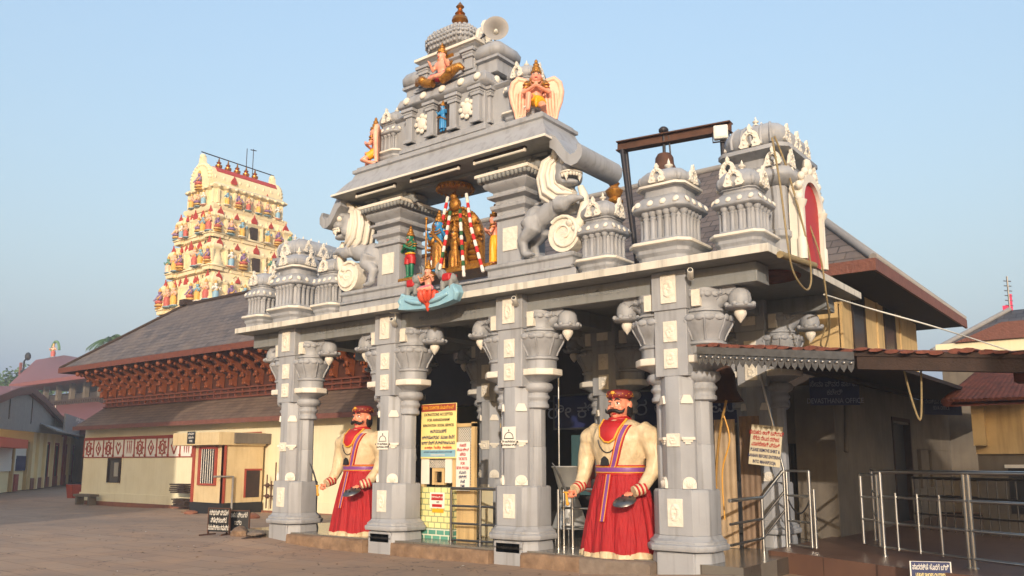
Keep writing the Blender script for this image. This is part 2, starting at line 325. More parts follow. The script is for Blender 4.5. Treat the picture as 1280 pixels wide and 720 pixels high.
# ------------------------------------------------------------ gate pillars
def oct_plan(cx, cy, a):
    t = math.tan(PI / 8)
    def fn(o):
        r = a + o; k = r * t
        return [(cx + r, cy - k), (cx + r, cy + k), (cx + k, cy + r), (cx - k, cy + r), (cx - r, cy + k), (cx - r, cy - k), (cx - k, cy - r), (cx + k, cy - r)]
    return fn
def rect_plan(x0, x1, y0, y1):
    return lambda o: [(x0 - o, y0 - o), (x1 + o, y0 - o), (x1 + o, y1 + o), (x0 - o, y1 + o)]
def ch_rect(h, y0, y1, c):
    return [(-h + c, y0), (h - c, y0), (h, y0 + c), (h, y1 - c), (h - c, y1), (-h + c, y1), (-h, y1 - c), (-h, y0 + c)]
CX, CY = .38, .36; CC = .27
def capital_mb(sx):
    b = MB(); c = sx * CX
    # cushion rings under the abacus
    r0 = [(.155, 2.46), (.18, 2.48), (.18, 2.53), (.16, 2.55), (.16, 2.6), (.19, 2.63), (.19, 2.66), (.165, 2.69), (.165, 2.72), (.225, 2.76), (.245, 2.81), (.225, 2.87), (.17, 2.89), (.19, 2.92), (.29, 2.985)]
    rs_ = []
    for i, (r, z) in enumerate(r0):
        cc = sx * (CC + .01 + (.1 if i == len(r0) - 1 else .05 if i == len(r0) - 2 else .02)); fn_ = oct_plan(cc, CY, 0); rs_.append([(x, y, z) for x, y in fn_(r)])
    b.rings(rs_, 0, True, False)
    b.plan(oct_plan(c, CY, 0), [(.24, 3.09), (.24, 3.24), (.27, 3.26), (.27, 3.29), (.235, 3.31), (.25, 3.36), (.28, 3.44), (.335, 3.53), (.36, 3.6), (.365, 3.64), (.3, 3.65), (.27, 3.67), (.27, 3.71), (.3, 3.72), (.3, 3.75), (.25, 3.76), (.235, 3.8), (.25, 3.88), (.285, 3.95), (.29, 4.05)])
    fn = oct_plan(c, CY, 0)
    for (r, z, s) in ((.362, 3.625, .05), (.288, 3.965, .045)):          # scalloped lips
        p = fn(r)
        for i in range(8):
            a, q = Vector((*p[i], z)), Vector((*p[(i + 1) % 8], z)); k = 2; az = math.atan2(q.y - a.y, q.x - a.x); L = (q - a).length
            for j in range(k): b.ell(a.lerp(q, (j + .5) / k), (L / k * .52, .02, s), (0, 0, az), 10)
    for i in range(8):                                                  # ribs on the bell
        for t in (0,):
            pts = []
            for r, z in ((.24, 3.32), (.255, 3.37), (.29, 3.44), (.34, 3.53), (.365, 3.6)):
                p = fn(r); pts.append((*(Vector(p[i]).lerp(Vector(p[(i + 1) % 8]), t)), z))
            b.tube(pts, .016, 6)
    return b
def bracket_mb(sx):
    b = MB()
    pr = [(.3, 3.74), (.46, 3.76), (.56, 3.82), (.66, 3.93), (.76, 3.96), (.80, 3.93), (.86, 3.99), (.92, 4.02), (.88, 4.06), (.3, 4.06)]
    b.prism([(sx * x, z) for x, z in pr], CY - .13, CY + .13, 'y')
    b.tube([(sx * .36, CY, 3.8), (sx * .55, CY, 3.86), (sx * .68, CY, 3.95), (sx * .82, CY, 3.98), (sx * .9, CY, 3.95), (sx * .92, CY, 3.86)], [.14, .13, .11, .1, .1, .1], 12)
    b.tube([(sx * .30, CY - .14, 3.8), (sx * .5, CY - .14, 3.86), (sx * .62, CY - .14, 3.99)], [.03, .045, .02], 8)
    b.tube([(sx * .5, CY - .13, 4.02), (sx * .62, CY - .14, 3.96), (sx * .7, CY - .14, 3.98), (sx * .68, CY - .14, 4.03)], [.02, .04, .03, .01], 8)
    return b
def pendant_mb(sx):
    b = MB(); c = (sx * .91, CY)
    b.lathe([(.05, 4.05), (.11, 4.02), (.15, 3.95), (.165, 3.86), (.15, 3.8), (.2, 3.785), (.215, 3.755), (.2, 3.735), (.1, 3.72)], 12, c)
    for k in range(8): a = k * PI / 4; b.ell((c[0] + .195 * math.cos(a), c[1] + .195 * math.sin(a), 3.785), (.04, .04, .04), n=8)
    d = MB(); d.lathe([(.05, 3.725), (.085, 3.70), (.09, 3.66), (.06, 3.6), (.0, 3.53)], 12, c)
    return b, d
def make_pillar(label, plaque=False, emblem=False):
    t = thing('gate_pillar', label, 'pillar', group='grey carved pillars of the gate')
    def body(o): h, w, k = .255 + o * .85, .425 + o, o * .5; return [(-h, -o), (h, -o), (w, .17 - k), (w, .55 + k), (h, .72 + o), (-h, .72 + o), (-w, .55 + k), (-w, .17 - k)]
    b = MB(); b.plan(body, [(.035, -.25), (.03, .3), (.012, .375)]); b.box(-.285, .285, -.05, .3, -.25, .37)
    b.build('plinth', GREY, t, .012)
    pf_ = [(.02, .385), (.085, .395), (.095, .43), (.095, .47), (.06, .49), (.065, .52), (.02, .56), (.0, .6)]
    b = MB(); b.plan(body, pf_); b.build('moulded_base', GREY, t, .006)
    b = MB(); b.plan(body, [(0, .6), (0, 1.2), (-.02, 1.23)]); b.box(-.258, .258, -.006, .1, .6, 1.232)
    b.rings([[(x, y, z) for x, y in ch_rect(.253, .002, .558, c)] for z, c in ((1.23, .145), (2.81, .145))])
    b.box(-.255, .255, 0, .56, 2.81, 3.765); b.box(-.275, .275, -.025, .56, 3.765, 4.33)
    b.build('shaft', GREY, t, .008)
    for s in (-1, 1):
        b = MB(); b.plan(oct_plan(s * CC, CY, .15), [(0, 1.2), (0, 1.85)]); b.plan(oct_plan(s * CC, CY, .145), [(0, 1.85), (0, 2.47)])
        b.build('colonnette', GREY, t, .006)
        c = capital_mb(s).build('capital', GREY, t)
        b = MB(); b.plan(oct_plan(s * CX, CY, 0), [(.30, 2.985), (.325, 3.0), (.325, 3.085), (.31, 3.1)]); b.build('abacus', WHITE, c, .006)
        br = bracket_mb(s).build('bracket', GREY, t, .008)
        p, d = pendant_mb(s); p.build('pendant', GREY, br); d.build('pendant_bud', WHITE, br)
    for (h, z0, z1, yy) in ((.12, 3.86, 4.27, -.025), (.105, 3.3, 3.6, 0), (.105, 2.92, 3.2, 0), (.1, 1.82, 2.0, 0), (.115, .72, 1.1, 0)):
        if z0 == 1.82 and emblem: continue
        b = MB(); b.box(-h, h, yy - .022, yy + .03, z0, z1)
        # carved motif: petals round a centre
        cz = (z0 + z1) / 2; rz = min(h, (z1 - z0) / 2) * .8; n = 6 if z1 - z0 < .35 else 8
        for k in range(n):
            a = k * 2 * PI / n + .4 * (z0 > 3.2); b.ell((rz * .5 * math.cos(a), yy - .022, cz + (z1 - z0) / (2.3 * h) * h * .55 * math.sin(a)), (rz * .34, .012, (z1 - z0) * .16), (0, -a, 0), 8)
        b.ell((0, yy - .022, cz), (rz * .2, .016, rz * .2), n=8)
        b.build('relief_panel', RELIEF, t, .004)
    for s in (-1, 1):
        b = MB(); b.box(s * .38 - .065, s * .38 + .065, CY - .315, CY - .1, 3.79, 4.03); b.build('relief_panel', RELIEF, t, .004)
        for k, z in enumerate((2.42, 1.86, 1.24)):                     # white stops on the chamfers: leaf, corbel, shell
            b = MB(); b.M = Matrix.Translation((s * .18, .072, z)) @ Matrix.Rotation(s * R(45), 4, 'Z')
            if k == 0: b.prism([(-.09, 0), (.09, 0), (.09, .03), (.05, .12), (-.05, .12), (-.09, .03)], -.03, .05)
            elif k == 1: b.box(-.1, .1, -.05, .05, .05, .09); b.box(-.07, .07, -.03, .05, .02, .05); b.box(-.04, .04, -.02, .05, -.01, .02)
            else:
                b.prism([(-.1, 0), (.1, 0)] + [(.1 * math.cos(PI * i / 12), .06 + .1 * math.sin(PI * i / 12)) for i in range(13)], -.035, .05)
                for a in range(5): b.ell((-.06 + .03 * a, -.035, .06), (.012, .015, .06), (0, (a - 2) * .3, 0), 8)
            b.build('chamfer_stop', WHITE, t, .004)
    if plaque:
        b = MB(); b.box(-.24, .24, -.05, -.02, .19, .34); q = b.build('name_plaque', BLACK, t, .004)
        text('ಶ್ರೀ ಕ್ಷೇತ್ರ ದೇವಸ್ಥಾನ', .05, (0, -.052, .265), DSTEEL, q)
    return t
PX = [-5.81, -2.89, .03, 2.95]
plab = ['grey gate pillar at the far left end of the front row, standing beside the loose stones', 'grey front pillar between the far warrior and the donation booth', 'grey front pillar between the donation booth and the near warrior', 'grey front pillar at the near right corner, next to the steel ramp railing']
rlab = ['grey pillar of the rear row, behind the far warrior statue', 'grey pillar of the rear row, rising behind the donation booth', 'grey pillar of the rear row, behind the head of the near warrior statue', 'grey pillar of the rear row under the right side awning, behind the cloth']
p0 = make_pillar(plab[0]); p0.location = (PX[0], 0, 0)
pp = make_pillar(plab[1], True, True); pp.location = (PX[1], 0, 0)
dup(pp, (PX[2], 0, 0), plab[2])
dup(p0, (PX[3], 0, 0), plab[3])
for i in range(4): dup(p0, (PX[i], 2.92, .05), rlab[i])
for x, nm in ((PX[1], 'second'), (PX[2], 'third')):
    e = MB(); e.box(x - .135, x + .135, -.02, -.003, 1.83, 2.17); e = e.build('emblem_plaque', PAPER, None, .003)
    tag(e, 'small white plaque with a drawn arch on the pillar right of the %s' % ('far warrior' if nm == 'second' else 'donation booth'), 'plaque', 'emblem plaques on the pillars')
    b = MB(); b.tube([(x + .09 * math.cos(a * PI / 10), -.022, 1.99 + .09 * math.sin(a * PI / 10)) for a in range(11)], .006, 6); b.box(x - .1, x + .1, -.025, -.02, 1.975, 1.987); b.ell((x, -.022, 2.11), (.012, .006, .02), n=8)
    b.build('arch_emblem', BLACK, e); text('ಶ್ರೀ ಅನ್ನಪೂರ್ಣ', .045, (x, -.021, 1.93), BLACK, e, bold=.001); text('ಅನ್ನದಾನ ನಿಧಿ', .045, (x, -.021, 1.875), BLACK, e, bold=.001)

# ------------------------------------------------------------ canopy slab on the pillars
cp = thing('gate_canopy', 'long flat concrete canopy with weathered cream edge lying on the grey pillars', 'canopy', (0, 0, 0))
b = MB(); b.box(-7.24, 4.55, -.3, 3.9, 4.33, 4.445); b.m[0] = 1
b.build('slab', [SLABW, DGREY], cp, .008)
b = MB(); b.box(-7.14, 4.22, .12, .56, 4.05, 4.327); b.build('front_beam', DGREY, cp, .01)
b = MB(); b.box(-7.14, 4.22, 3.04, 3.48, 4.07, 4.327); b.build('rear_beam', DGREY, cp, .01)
for x in PX:
    b = MB(); b.box(x - .2, x + .2, .562, 3.038, 4.06, 4.326); b.build('cross_beam', DGREY, cp)
for x in (-4.35, -1.43, 1.5, 3.93):
    b = MB(); b.lathe([(.5, 4.328), (.5, 4.31), (.42, 4.30), (.38, 4.31), (.2, 4.29), (.08, 4.28)], 32, (x, 1.2)); b.build('ceiling_rosette', TERRA, cp)
# faint raised letters along the beam
for (x, n) in ((-4.35, 9), (-1.43, 10), (1.5, 9)):
    text('ಅನ್ನಪೂರ್ಣ ದೇವಸ್ಥಾನ', .13, (x, .119, 4.19), DGREY, cp, ext=.006)
# ------------------------------------------------------------ small shrines on the canopy
ZT = 4.445
def chsq(a, ch=.28, ay=None):
    ay = ay or a
    def fn(o):
        x, y = a + o, ay + o; c = ch * min(a, ay) + o * .3
        return [(x, -y + c), (x, y - c), (x - c, y), (-x + c, y), (-x, y - c), (-x, -y + c), (-x + c, -y), (x - c, -y)]
    return fn
def nasi_mb(p, s, rz):
    """white horseshoe gable ornament standing against a dome"""
    b = MB(); b.M = Matrix.Translation(p) @ Matrix.Rotation(rz, 4, 'Z') @ Matrix.Scale(s, 4)
    L_ = [(-.7, 0), (-.86, .16), (-.74, .38), (-.66, .62), (-.6, .88), (-.44, 1.12), (-.24, 1.26), (-.13, 1.36), (-.17, 1.5), (0, 1.8)]
    I_ = [(-.12, 0), (-.2, .1), (-.12, .24), (-.12, .36), (-.26, .5), (-.3, .68), (-.22, .86), (-.1, .96), (-.05, .98), (0, .99)]
    o = L_ + [(-x, y) for x, y in L_[-2::-1]]; i_ = I_ + [(-x, y) for x, y in I_[-2::-1]]; N = len(o)
    v = [(x, y_, z) for y_ in (-.13, .13) for q in (o, i_) for x, z in q]; fs = []
    for k in range(N - 1): fs += [(k, k + 1, N + k + 1, N + k), (2 * N + k, 2 * N + k + 1, 3 * N + k + 1, 3 * N + k), (k, k + 1, 2 * N + k + 1, 2 * N + k), (N + k, N + k + 1, 3 * N + k + 1, 3 * N + k)]
    fs += [(0, N, 3 * N, 2 * N), (N - 1, 2 * N - 1, 4 * N - 1, 3 * N - 1)]; b.add(v, fs)
    for k in (2, 4, 6):
        for q in (-1, 1): x, z = ((L_[k][0] + I_[k][0]) / 2, (L_[k][1] + I_[k][1]) / 2); b.ell((q * x, -.12, z), (.12, .1, .12), n=8)
    b.ell((0, -.12, 1.18), (.13, .1, .13), n=8)
    return b
def finial_mb(p, s):
    b = MB(); b.M = Matrix.Translation(p) @ Matrix.Scale(s, 4)
    b.lathe([(.5, 0), (.55, .15), (.25, .25), (.2, .45), (.5, .6), (.55, .8), (.3, .95), (.15, 1.05), (.2, 1.2), (.02, 1.7)], 12)
    return b
def make_shrine(label, w, H, two=False, cols=4, mat_=GREY, bar=0, group='small domed shrines along the canopy'):
    """square shrine with canted corners: base, pilastered wall, curved eave with medallions, dome with horseshoes, finial"""
    t = thing('roof_shrine', label, 'roof shrine', group=group)
    u = H
    b = MB(); F = chsq(w * .78)
    b.plan(F, [(w * .0, 0), (0, .06 * u), (w * .08, .09 * u), (w * .08, .12 * u), (w * .19, .15 * u)]); b.plan(F, [(w * .19, .188 * u), (w * .04, .2 * u), (0, .215 * u)])
    b.build('base', mat_, t, .006)
    b = MB(); b.plan(F, [(w * .19, .1505 * u), (w * .23, .158 * u), (w * .23, .18 * u), (w * .19, .1875 * u)]); b.build('base_moulding', WHITE, t, .004)
    z0, z1 = .205 * u, .46 * u
    b = MB(); b.plan(chsq(w * .64), [(0, z0), (0, z1)])
    a = w * .66
    for k in range(4):
        b.M = Matrix.Rotation(k * PI / 2, 4, 'Z')
        for i in range(cols):
            x = -a * .68 + a * 1.36 * i / (cols - 1); r = w * .085
            b.lathe([(r * 1.25, z0), (r * 1.25, z0 + .02 * u), (r, z0 + .025 * u), (r, z1 - .07 * u), (r * 1.3, z1 - .055 * u), (r * .9, z1 - .045 * u), (r * 1.7, z1 - .02 * u), (r * 1.7, z1)], 8, (x, -a))
    b.M = Matrix(); b.build('pilastered_wall', mat_, t)
    ze = .48 * u; b = MB()
    b.plan(F, [(-w * .08, z1 - .005 * u), (w * .12, ze - .01 * u), (w * .14, ze + .0 * u), (w * .12, ze + .025 * u), (w * .05, ze + .075 * u), (-w * .06, ze + .105 * u), (-w * .14, ze + .12 * u)])
    e = b.build('curved_eave', mat_, t)
    b = MB(); b.ell((0, 0, 0), (w * .105, w * .05, .034 * u), (-.5, 0, 0), 10); mm = b.mesh('eave_medallion', WHITE)
    for k in range(4):
        n = 4 if w > .3 else 3
        for i in range(n):
            o = bpy.data.objects.new('eave_medallion', mm); col.objects.link(o); o.parent = e; o.rotation_euler = (0, 0, k * PI / 2)
            o.location = Matrix.Rotation(k * PI / 2, 4, 'Z') @ Vector((-w * .62 + w * 1.24 * i / (n - 1), -w * .87, ze + .045 * u))
    zn = ze + .115 * u
    if two:
        b = MB(); b.plan(chsq(w * .62), [(0, zn), (0, zn + .06 * u), (w * .1, zn + .075 * u)]); b.build('neck', mat_, t)
        b = MB(); b.plan(chsq(w * .72), [(0, zn + .0755 * u), (w * .08, zn + .08 * u), (w * .08, zn + .1 * u), (0, zn + .104 * u)]); b.build('neck_cornice', WHITE, t)
        zd = zn + .104 * u
    else:
        b = MB(); b.plan(chsq(w * .62), [(0, zn), (0, zn + .03 * u), (w * .06, zn + .04 * u), (w * .06, zn + .05 * u)]); b.build('neck', mat_, t); zd = zn + .05 * u
    hd = .87 * u - zd
    b = MB(); D = chsq(w * .66, .34)
    b.plan(D, [(0, zd), (w * .1, zd + hd * .12), (w * .13, zd + hd * .3), (w * .08, zd + hd * .52), (-w * .06, zd + hd * .75), (-w * .3, zd + hd * .93), (-w * .5, zd + hd)], smooth=True)
    d = b.build('dome', mat_, t)
    for k in range(4):
        q = Matrix.Rotation(k * PI / 2, 4, 'Z') @ Vector((0, -w * .78, zd + hd * .05)); nasi_mb(q, hd * .55, k * PI / 2).build('horseshoe_ornament', WHITE, t)
    for k in range(4):
        b = MB(); q = Matrix.Rotation(k * PI / 2 + PI / 4, 4, 'Z') @ Vector((0, -w * .85, zd + hd * .3))
        b.ell(q, (w * .12, w * .12, hd * .25), n=10); b.build('dome_boss', mat_, d)
    finial_mb((0, 0, zd + hd * .97), .07 * u).build('finial', WHITE, t)
    return t
sa = make_shrine('large two tiered grey canopy shrine above the right front pillar, below the bell', .5, 1.72, True, 5); sa.location = (2.87, .26, ZT)
dup(sa, (-5.82, .22, ZT), 'large two tiered grey canopy shrine above the leftmost pillar, mid left cluster')
sb = make_shrine('smaller grey shrine on the canopy beside the scroll of the right lion', .38, 1.42); sb.location = (1.71, .25, ZT)
dup(sb, (-4.62, .2, ZT), 'smaller grey shrine on the canopy beside the scroll of the left lion')
dup(sb, (4.03, .22, ZT), 'smaller grey shrine on the near right canopy corner before the red niche shrine', scale=(1.04, 1.04, 1))
dup(sb, (-6.86, .14, ZT), 'smaller grey shrine on the far left corner of the canopy, nearest the tower', scale=(.96, .96, 1))

def corner_shrine(label, niche):
    """bigger barrel roofed shrine behind the front row; barrel runs along Y"""
    t = thing('barrel_shrine', label, 'roof shrine')
    W, D = .42, .62
    b = MB(); F = chsq(W, .2, D); b.plan(F, [(0, 0), (0, .3), (.05, .34), (.05, .42), (0, .46), (0, 1.1)])
    b.build('wall', GREY, t, .008)
    b = MB(); b.plan(F, [(-.02, 1.1), (.14, 1.2), (.15, 1.25), (.1, 1.36), (0, 1.42), (-.05, 1.44), (-.05, 1.56), (.03, 1.6), (.12, 1.64), (.12, 1.7), (-.04, 1.74)])
    e = b.build('curved_eave', GREY, t)
    for s in (-1, 1):
        for i in range(4): b = MB(); b.ell((-.36 + .24 * i, s * (D + .1), 1.3), (.06, .03, .06), n=10); b.build('eave_medallion', WHITE, e)
        for i in range(4): b = MB(); b.ell((s * (W + .1), -.5 + .33 * i, 1.3), (.03, .06, .06), n=10); b.build('eave_medallion', WHITE, e)
    b = MB(); pr = [(-.38, 1.73), (-.46, 1.84), (-.45, 1.97), (-.34, 2.08), (-.18, 2.14), (0, 2.16), (.18, 2.14), (.34, 2.08), (.45, 1.97), (.46, 1.84), (.38, 1.73)]
    b.plan(chsq(.38, .3, D - .02), [(0, 1.73), (.07, 1.8), (.09, 1.9), (.06, 2.0), (-.04, 2.09), (-.16, 2.14), (-.28, 2.16)], smooth=True); d = b.build('barrel_roof', GREY, t)
    b = MB()
    for i in range(6): y = -.36 + .72 * i / 5; b.tube([(x * .97, y, z - .012) for x, z in pr], .026, 6)
    for i in range(5):
        x = -.3 + .15 * i
        for s in (-1, 1): b.tube([(x, s * (D + .04), 1.76), (x, s * (D + .07), 1.88), (x * .95, s * (D + .03), 2.0), (x * .8, s * (D - .1), 2.1)], .025, 6)
    b.build('barrel_ribs', GREY, d)
    for y, rz in ((-D - .08, 0), (D + .08, PI)):
        nasi_mb((0, y, 1.72), .2, rz).build('horseshoe_ornament', WHITE, t)
        nasi_mb((-.34 if rz == 0 else .34, y + (-.05 if rz == 0 else .05), 1.36), .16, rz).build('horseshoe_ornament', WHITE, t)
        nasi_mb((.34 if rz == 0 else -.34, y + (-.05 if rz == 0 else .05), 1.36), .16, rz).build('horseshoe_ornament', WHITE, t)
    for s in (-1, 1):
        for y in (-.42, 0, .42): nasi_mb((s * (W + .03), y, 1.74 if y == 0 else 1.78), .19 if y == 0 else .16, s * PI / 2).build('horseshoe_ornament', WHITE, t)
        for y in (-.5, .5): nasi_mb((s * (W + .1), y, 1.36), .16, s * PI / 2).build('horseshoe_ornament', WHITE, t)
    for i in range(5): finial_mb((0, -.45 + .225 * i, 2.13), .085).build('finial', WHITE, t)
    if niche:
        b = MB(); arch = lambda r, h: [(-r, 0), (r, 0)] + [(r * math.cos(PI * i / 14), h + r * math.sin(PI * i / 14)) for i in range(15)]
        b.prism(arch(.375, .85), W + .02, W + .165, 'x'); b.build('niche_back', REDP, t)
        o, q = arch(.47, .88), arch(.38, .85)
        b = MB(); N = len(o)
        for (x0, x1) in ((W + .02, W + .22),):
            v = [(x0, *p) for p in o[1:] + o[:1]] + [(x0, *p) for p in q[1:] + q[:1]] + [(x1, *p) for p in o[1:] + o[:1]] + [(x1, *p) for p in q[1:] + q[:1]]
            fs = []
            for i in range(N - 1):
                fs += [(i, i + 1, N + i + 1, N + i), (2 * N + i, 2 * N + i + 1, 3 * N + i + 1, 3 * N + i), (i, i + 1, 2 * N + i + 1, 2 * N + i), (N + i, N + i + 1, 3 * N + i + 1, 3 * N + i)]
            b.add(v, fs)
        for i in range(9):
            a = PI * i / 8; b.ell((W + .18, .5 * math.cos(a), .9 + .5 * math.sin(a)), (.06, .07, .07), n=8)
        b.ell((W + .16, 0, 1.5), (.07, .12, .12), n=8)
        for s in (-1, 1):
            b.lathe([(.07, 0), (.07, .3), (.05, .33), (.05, .75), (.08, .8), (.1, .86)], 10, (W + .18, s * .45))
        b.build('niche_arch', WHITE, t)
    return t
cr = corner_shrine('tall barrel roofed shrine at the right canopy end with red arched niche and ropes', True); cr.location = (4.0, 1.35, ZT)
cl = corner_shrine('tall barrel roofed shrine behind the left cluster of shrines with five white finials', False); cl.location = (-6.8, 1.3, ZT)

# ------------------------------------------------------------ upper pavilion over the centre bay
UX = -1.43
up = thing('upper_pavilion', 'two pillared grey pavilion on the canopy carrying the stepped tower', 'pavilion', (UX, 0, ZT))
b = MB(); b.box(-2.82, 2.76, .02, .95, 0, .2); b.box(-2.76, 2.7, -.03, .9, .2, .245)
for s in (-1, 1): b.plan(rect_plan(min(s * .98, s * 2.72), max(s * .98, s * 2.72), .0, .8), [(0, .245), (0, .36), (.04, .38), (.04, .44), (0, .46)])
b.build('pedestal', GREY, up, .012)
for s in (-1, 1):
    c = s * 1.46; F = rect_plan(c - .29, c + .29, .02, .62)
    b = MB(); b.plan(F, [(.0, .44), (0, .5), (0, 1.2), (.05, 1.22), (.05, 1.27), (0, 1.3), (0, 1.36), (.08, 1.4), (.09, 1.46), (.02, 1.49), (.02, 1.55), (.12, 1.59), (.13, 1.63), (.05, 1.66), (.05, 1.7), (.15, 1.76), (.18, 1.82), (.15, 1.87), (.2, 1.9), (.24, 1.93)])
    pl = b.build('pavilion_pillar', GREY, up, .006)
    b = MB(); P4_ = F(.235)
    for i in range(4):
        a, q = Vector((*P4_[i], 1.93)), Vector((*P4_[(i + 1) % 4], 1.93))
        for j in range(12): b.ell(a.lerp(q, (j + .5) / 12), (.045, .045, .075), n=8)
    b.build('scalloped_fringe', DGREY, pl)
    b = MB(); b.plan(F, [(.235, 1.935), (.28, 1.945), (.28, 2.0), (.25, 2.01)]); b.build('abacus', WHITE, pl, .006)
    b = MB(); b.box(c - .3, c + .3, .06, .58, 2.01, 2.19); b.build('neck_block', WHITE, pl)
    b = MB(); b.box(c - .15, c + .15, -.0, .025, .66, 1.06); b.build('relief_panel', RELIEF, pl, .004)
    for q in (-1, 1):
        b = MB(); x = c + q * .42
        b.ell((x, .14, 2.08), (.16, .14, .13), n=12); b.ell((x + q * .13, .08, 2.06), (.09, .09, .1), n=10); b.tube([(x + q * .16, .06, 2.05), (x + q * .24, .04, 1.95), (x + q * .3, .03, 1.97)], [.05, .035, .02], 8)
        b.ell((x - q * .02, .03, 2.15), (.06, .05, .06), n=8); b.ell((x, .3, 2.1), (.22, .25, .09), n=10)
        b.build('elephant_corbel', DGREY, pl)
b = MB(); b.box(-2.2, 2.2, .06, .62, 2.185, 2.245)
b.build('lintel', DGREY, up, .008)
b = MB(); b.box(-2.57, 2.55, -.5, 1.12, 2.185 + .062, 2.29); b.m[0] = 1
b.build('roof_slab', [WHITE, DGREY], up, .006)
for x0, x1 in ((-2.0, -.95), (-.55, .62), (.95, 2.05)):
    l_ = thing('tube_light', {0: 'leftmost', 1: 'middle', 2: 'rightmost'}[int(x0 > -1) + int(x0 > 0)] + ' of three tube lights under the upper pavilion roof edge', 'tube light', (UX, -.36, ZT + 2.2), group='tube lights under the pavilion roof')
    b = MB(); b.box(x0, x1, .0, .06, .01, .045); b.build('fitting', OLDWOOD, l_)
    b = MB(); b.tube([(x0 + .03, .02, -.02), (x1 - .03, .02, -.02)], .022, 10); b.build('tube', LAMPW, l_)
    b = MB(); b.box(x0, x0 + .03, .0, .04, -.045, .01); b.box(x1 - .03, x1, 0, .04, -.045, .01); b.build('end_cap', WHITE, l_)
# sloping eave above the slab
b = MB(); F = rect_plan(-2.1, 2.1, .0, .65)
b.plan(F, [(.44, 2.291), (.42, 2.33), (.3, 2.5), (.2, 2.62), (.16, 2.72), (.2, 2.74), (.2, 2.8), (.14, 2.82), (.14, 2.86)]); b.build('sloping_eave', GREY, up, .004)
# tower tiers
tw = up; z = 2.86
def pilaster(b, x, y, z0, z1, w=.09, d=.05):
    b.box(x - w, x + w, y - d, y + .06, z0, z1); 
    for zz, o in ((z0, .035), (z1 - .16, .03), (z1 - .06, .07)): b.box(x - w - o, x + w + o, y - d - o, y + .06, zz, zz + .06)
    b.box(x - w - .04, x + w + .04, y - d - .04, y + .06, z1 - .1, z1 - .06)
b = MB(); F = rect_plan(-1.4, 1.4, .1, .62); b.plan(F, [(.1, z), (.1, z + .06), (.03, z + .1), (.03, z + .14), (0, z + .16), (0, z + .8)])
F1 = rect_plan(-.95, .95, -.06, .74); b.plan(F1, [(.1, z), (.1, z + .07), (.05, z + .09), (.05, z + .14), (0, z + .17), (0, z + .85)])
for x in (-.82, -.28, .28, .82): pilaster(b, x, -.06, z + .17, z + .83, .08, .09)
for y in (.12, .55): b.M = Matrix.Translation((.95, 0, 0)) @ Matrix.Rotation(PI / 2, 4, 'Z'); pilaster(b, y, 0, z + .17, z + .83); b.M = Matrix()
b.build('tower_base', GREY, up, .006)
b = MB(); b.box(-.16, .16, -.075, .0, z + .2, z + .78); b.build('niche', DARK, up)
b = MB(); b.plan(F1, [(-.02, z + .83), (.12, z + .88), (.14, z + .93), (.1, z + 1.05), (0, z + 1.14), (-.08, z + 1.17)]); b.plan(F, [(0, z + .78), (.06, z + .84), (0, z + .9)])
ev = b.build('curved_eave', GREY, up)
for x in (-.85, -.42, 0.05, .5, .88): b = MB(); b.ell((x, -.19, z + .99), (.08, .05, .085), (-.4, 0, 0), 10); b.build('eave_medallion', WHITE, ev)
for y in (.15, .55): b = MB(); b.ell((1.06, y, z + .99), (.05, .08, .085), n=10); b.build('eave_medallion', WHITE, ev)
for x, sx in ((-.53, 1), (.57, 1)):                                  # white lace ornaments between the pilasters
    b = MB(); b.ell((x, -.1, z + .5), (.12, .04, .12), n=12)
    for k in range(8): a = k * PI / 4; b.ell((x + .14 * math.cos(a), -.1, z + .5 + .15 * math.sin(a)), (.06, .03, .05), n=8)
    b.build('lace_ornament', WHITE, up)
z2 = z + 1.15
F2 = rect_plan(-.66, .66, .0, .68)
b = MB(); b.plan(F2, [(.1, z2), (.1, z2 + .06), (0, z2 + .1), (0, z2 + .42), (.05, z2 + .45), (.05, z2 + .48), (0, z2 + .5), (0, z2 + .56), (.06, z2 + .6)])
for s in (-1, 1): pilaster(b, s * .55, 0, z2 + .1, z2 + .5)
b.build('upper_tier', GREY, up, .006)
for s in (-1, 1):                                                    # barrel roofs at both ends
    b = MB(); b.plan(rect_plan(s * .9 - .22, s * .9 + .22, .08, .6), [(0, z2 - .02), (0, z2 + .2), (.06, z2 + .22), (.06, z2 + .27)]); 
    b.M = Matrix.Translation((s * .9, .35, z2 + .27))
    b.plan(chsq(.25, .3, .3), [(0, 0), (.07, .06), (.08, .14), (.02, .25), (-.09, .33), (-.2, .36)], smooth=True); b.M = Matrix()
    b.build('end_dome', GREY, up)
b = MB(); b.plan(F2, [(.06, z2 + .602), (.1, z2 + .62), (.1, z2 + .67), (.05, z2 + .69)]); b.build('white_cornice', WHITE, up)
b = MB(); b.M = Matrix.Translation((0, .34, z2 + .69)); D = chsq(.42, .34, .4)
b.plan(D, [(0, 0), (.07, .06), (.11, .16), (.1, .26), (.03, .37), (-.1, .46), (-.25, .52), (-.38, .53)], smooth=True)
dm = b.build('crown_dome', GREY, up)
b = MB(); b.M = Matrix.Translation((0, .34, z2 + .69))
for o, zz in ((.07, .06), (.11, .14), (.115, .22), (.08, .3), (.02, .38), (-.08, .45), (-.2, .5)):
    p = D(o)
    for i in range(8):
        a, q = Vector((*p[i], zz)), Vector((*p[(i + 1) % 8], zz)); L = (q - a).length; n_ = max(1, int(L / .075))
        for j in range(n_): b.ell(a.lerp(q, (j + .5) / n_), .034, n=8)
b.build('dome_scales', GREY, dm)
for s in (-1, 1):
    nasi_mb((s * .6, .34, z2 + .68), .3, s * PI / 2).build('horseshoe_ornament', WHITE, up)
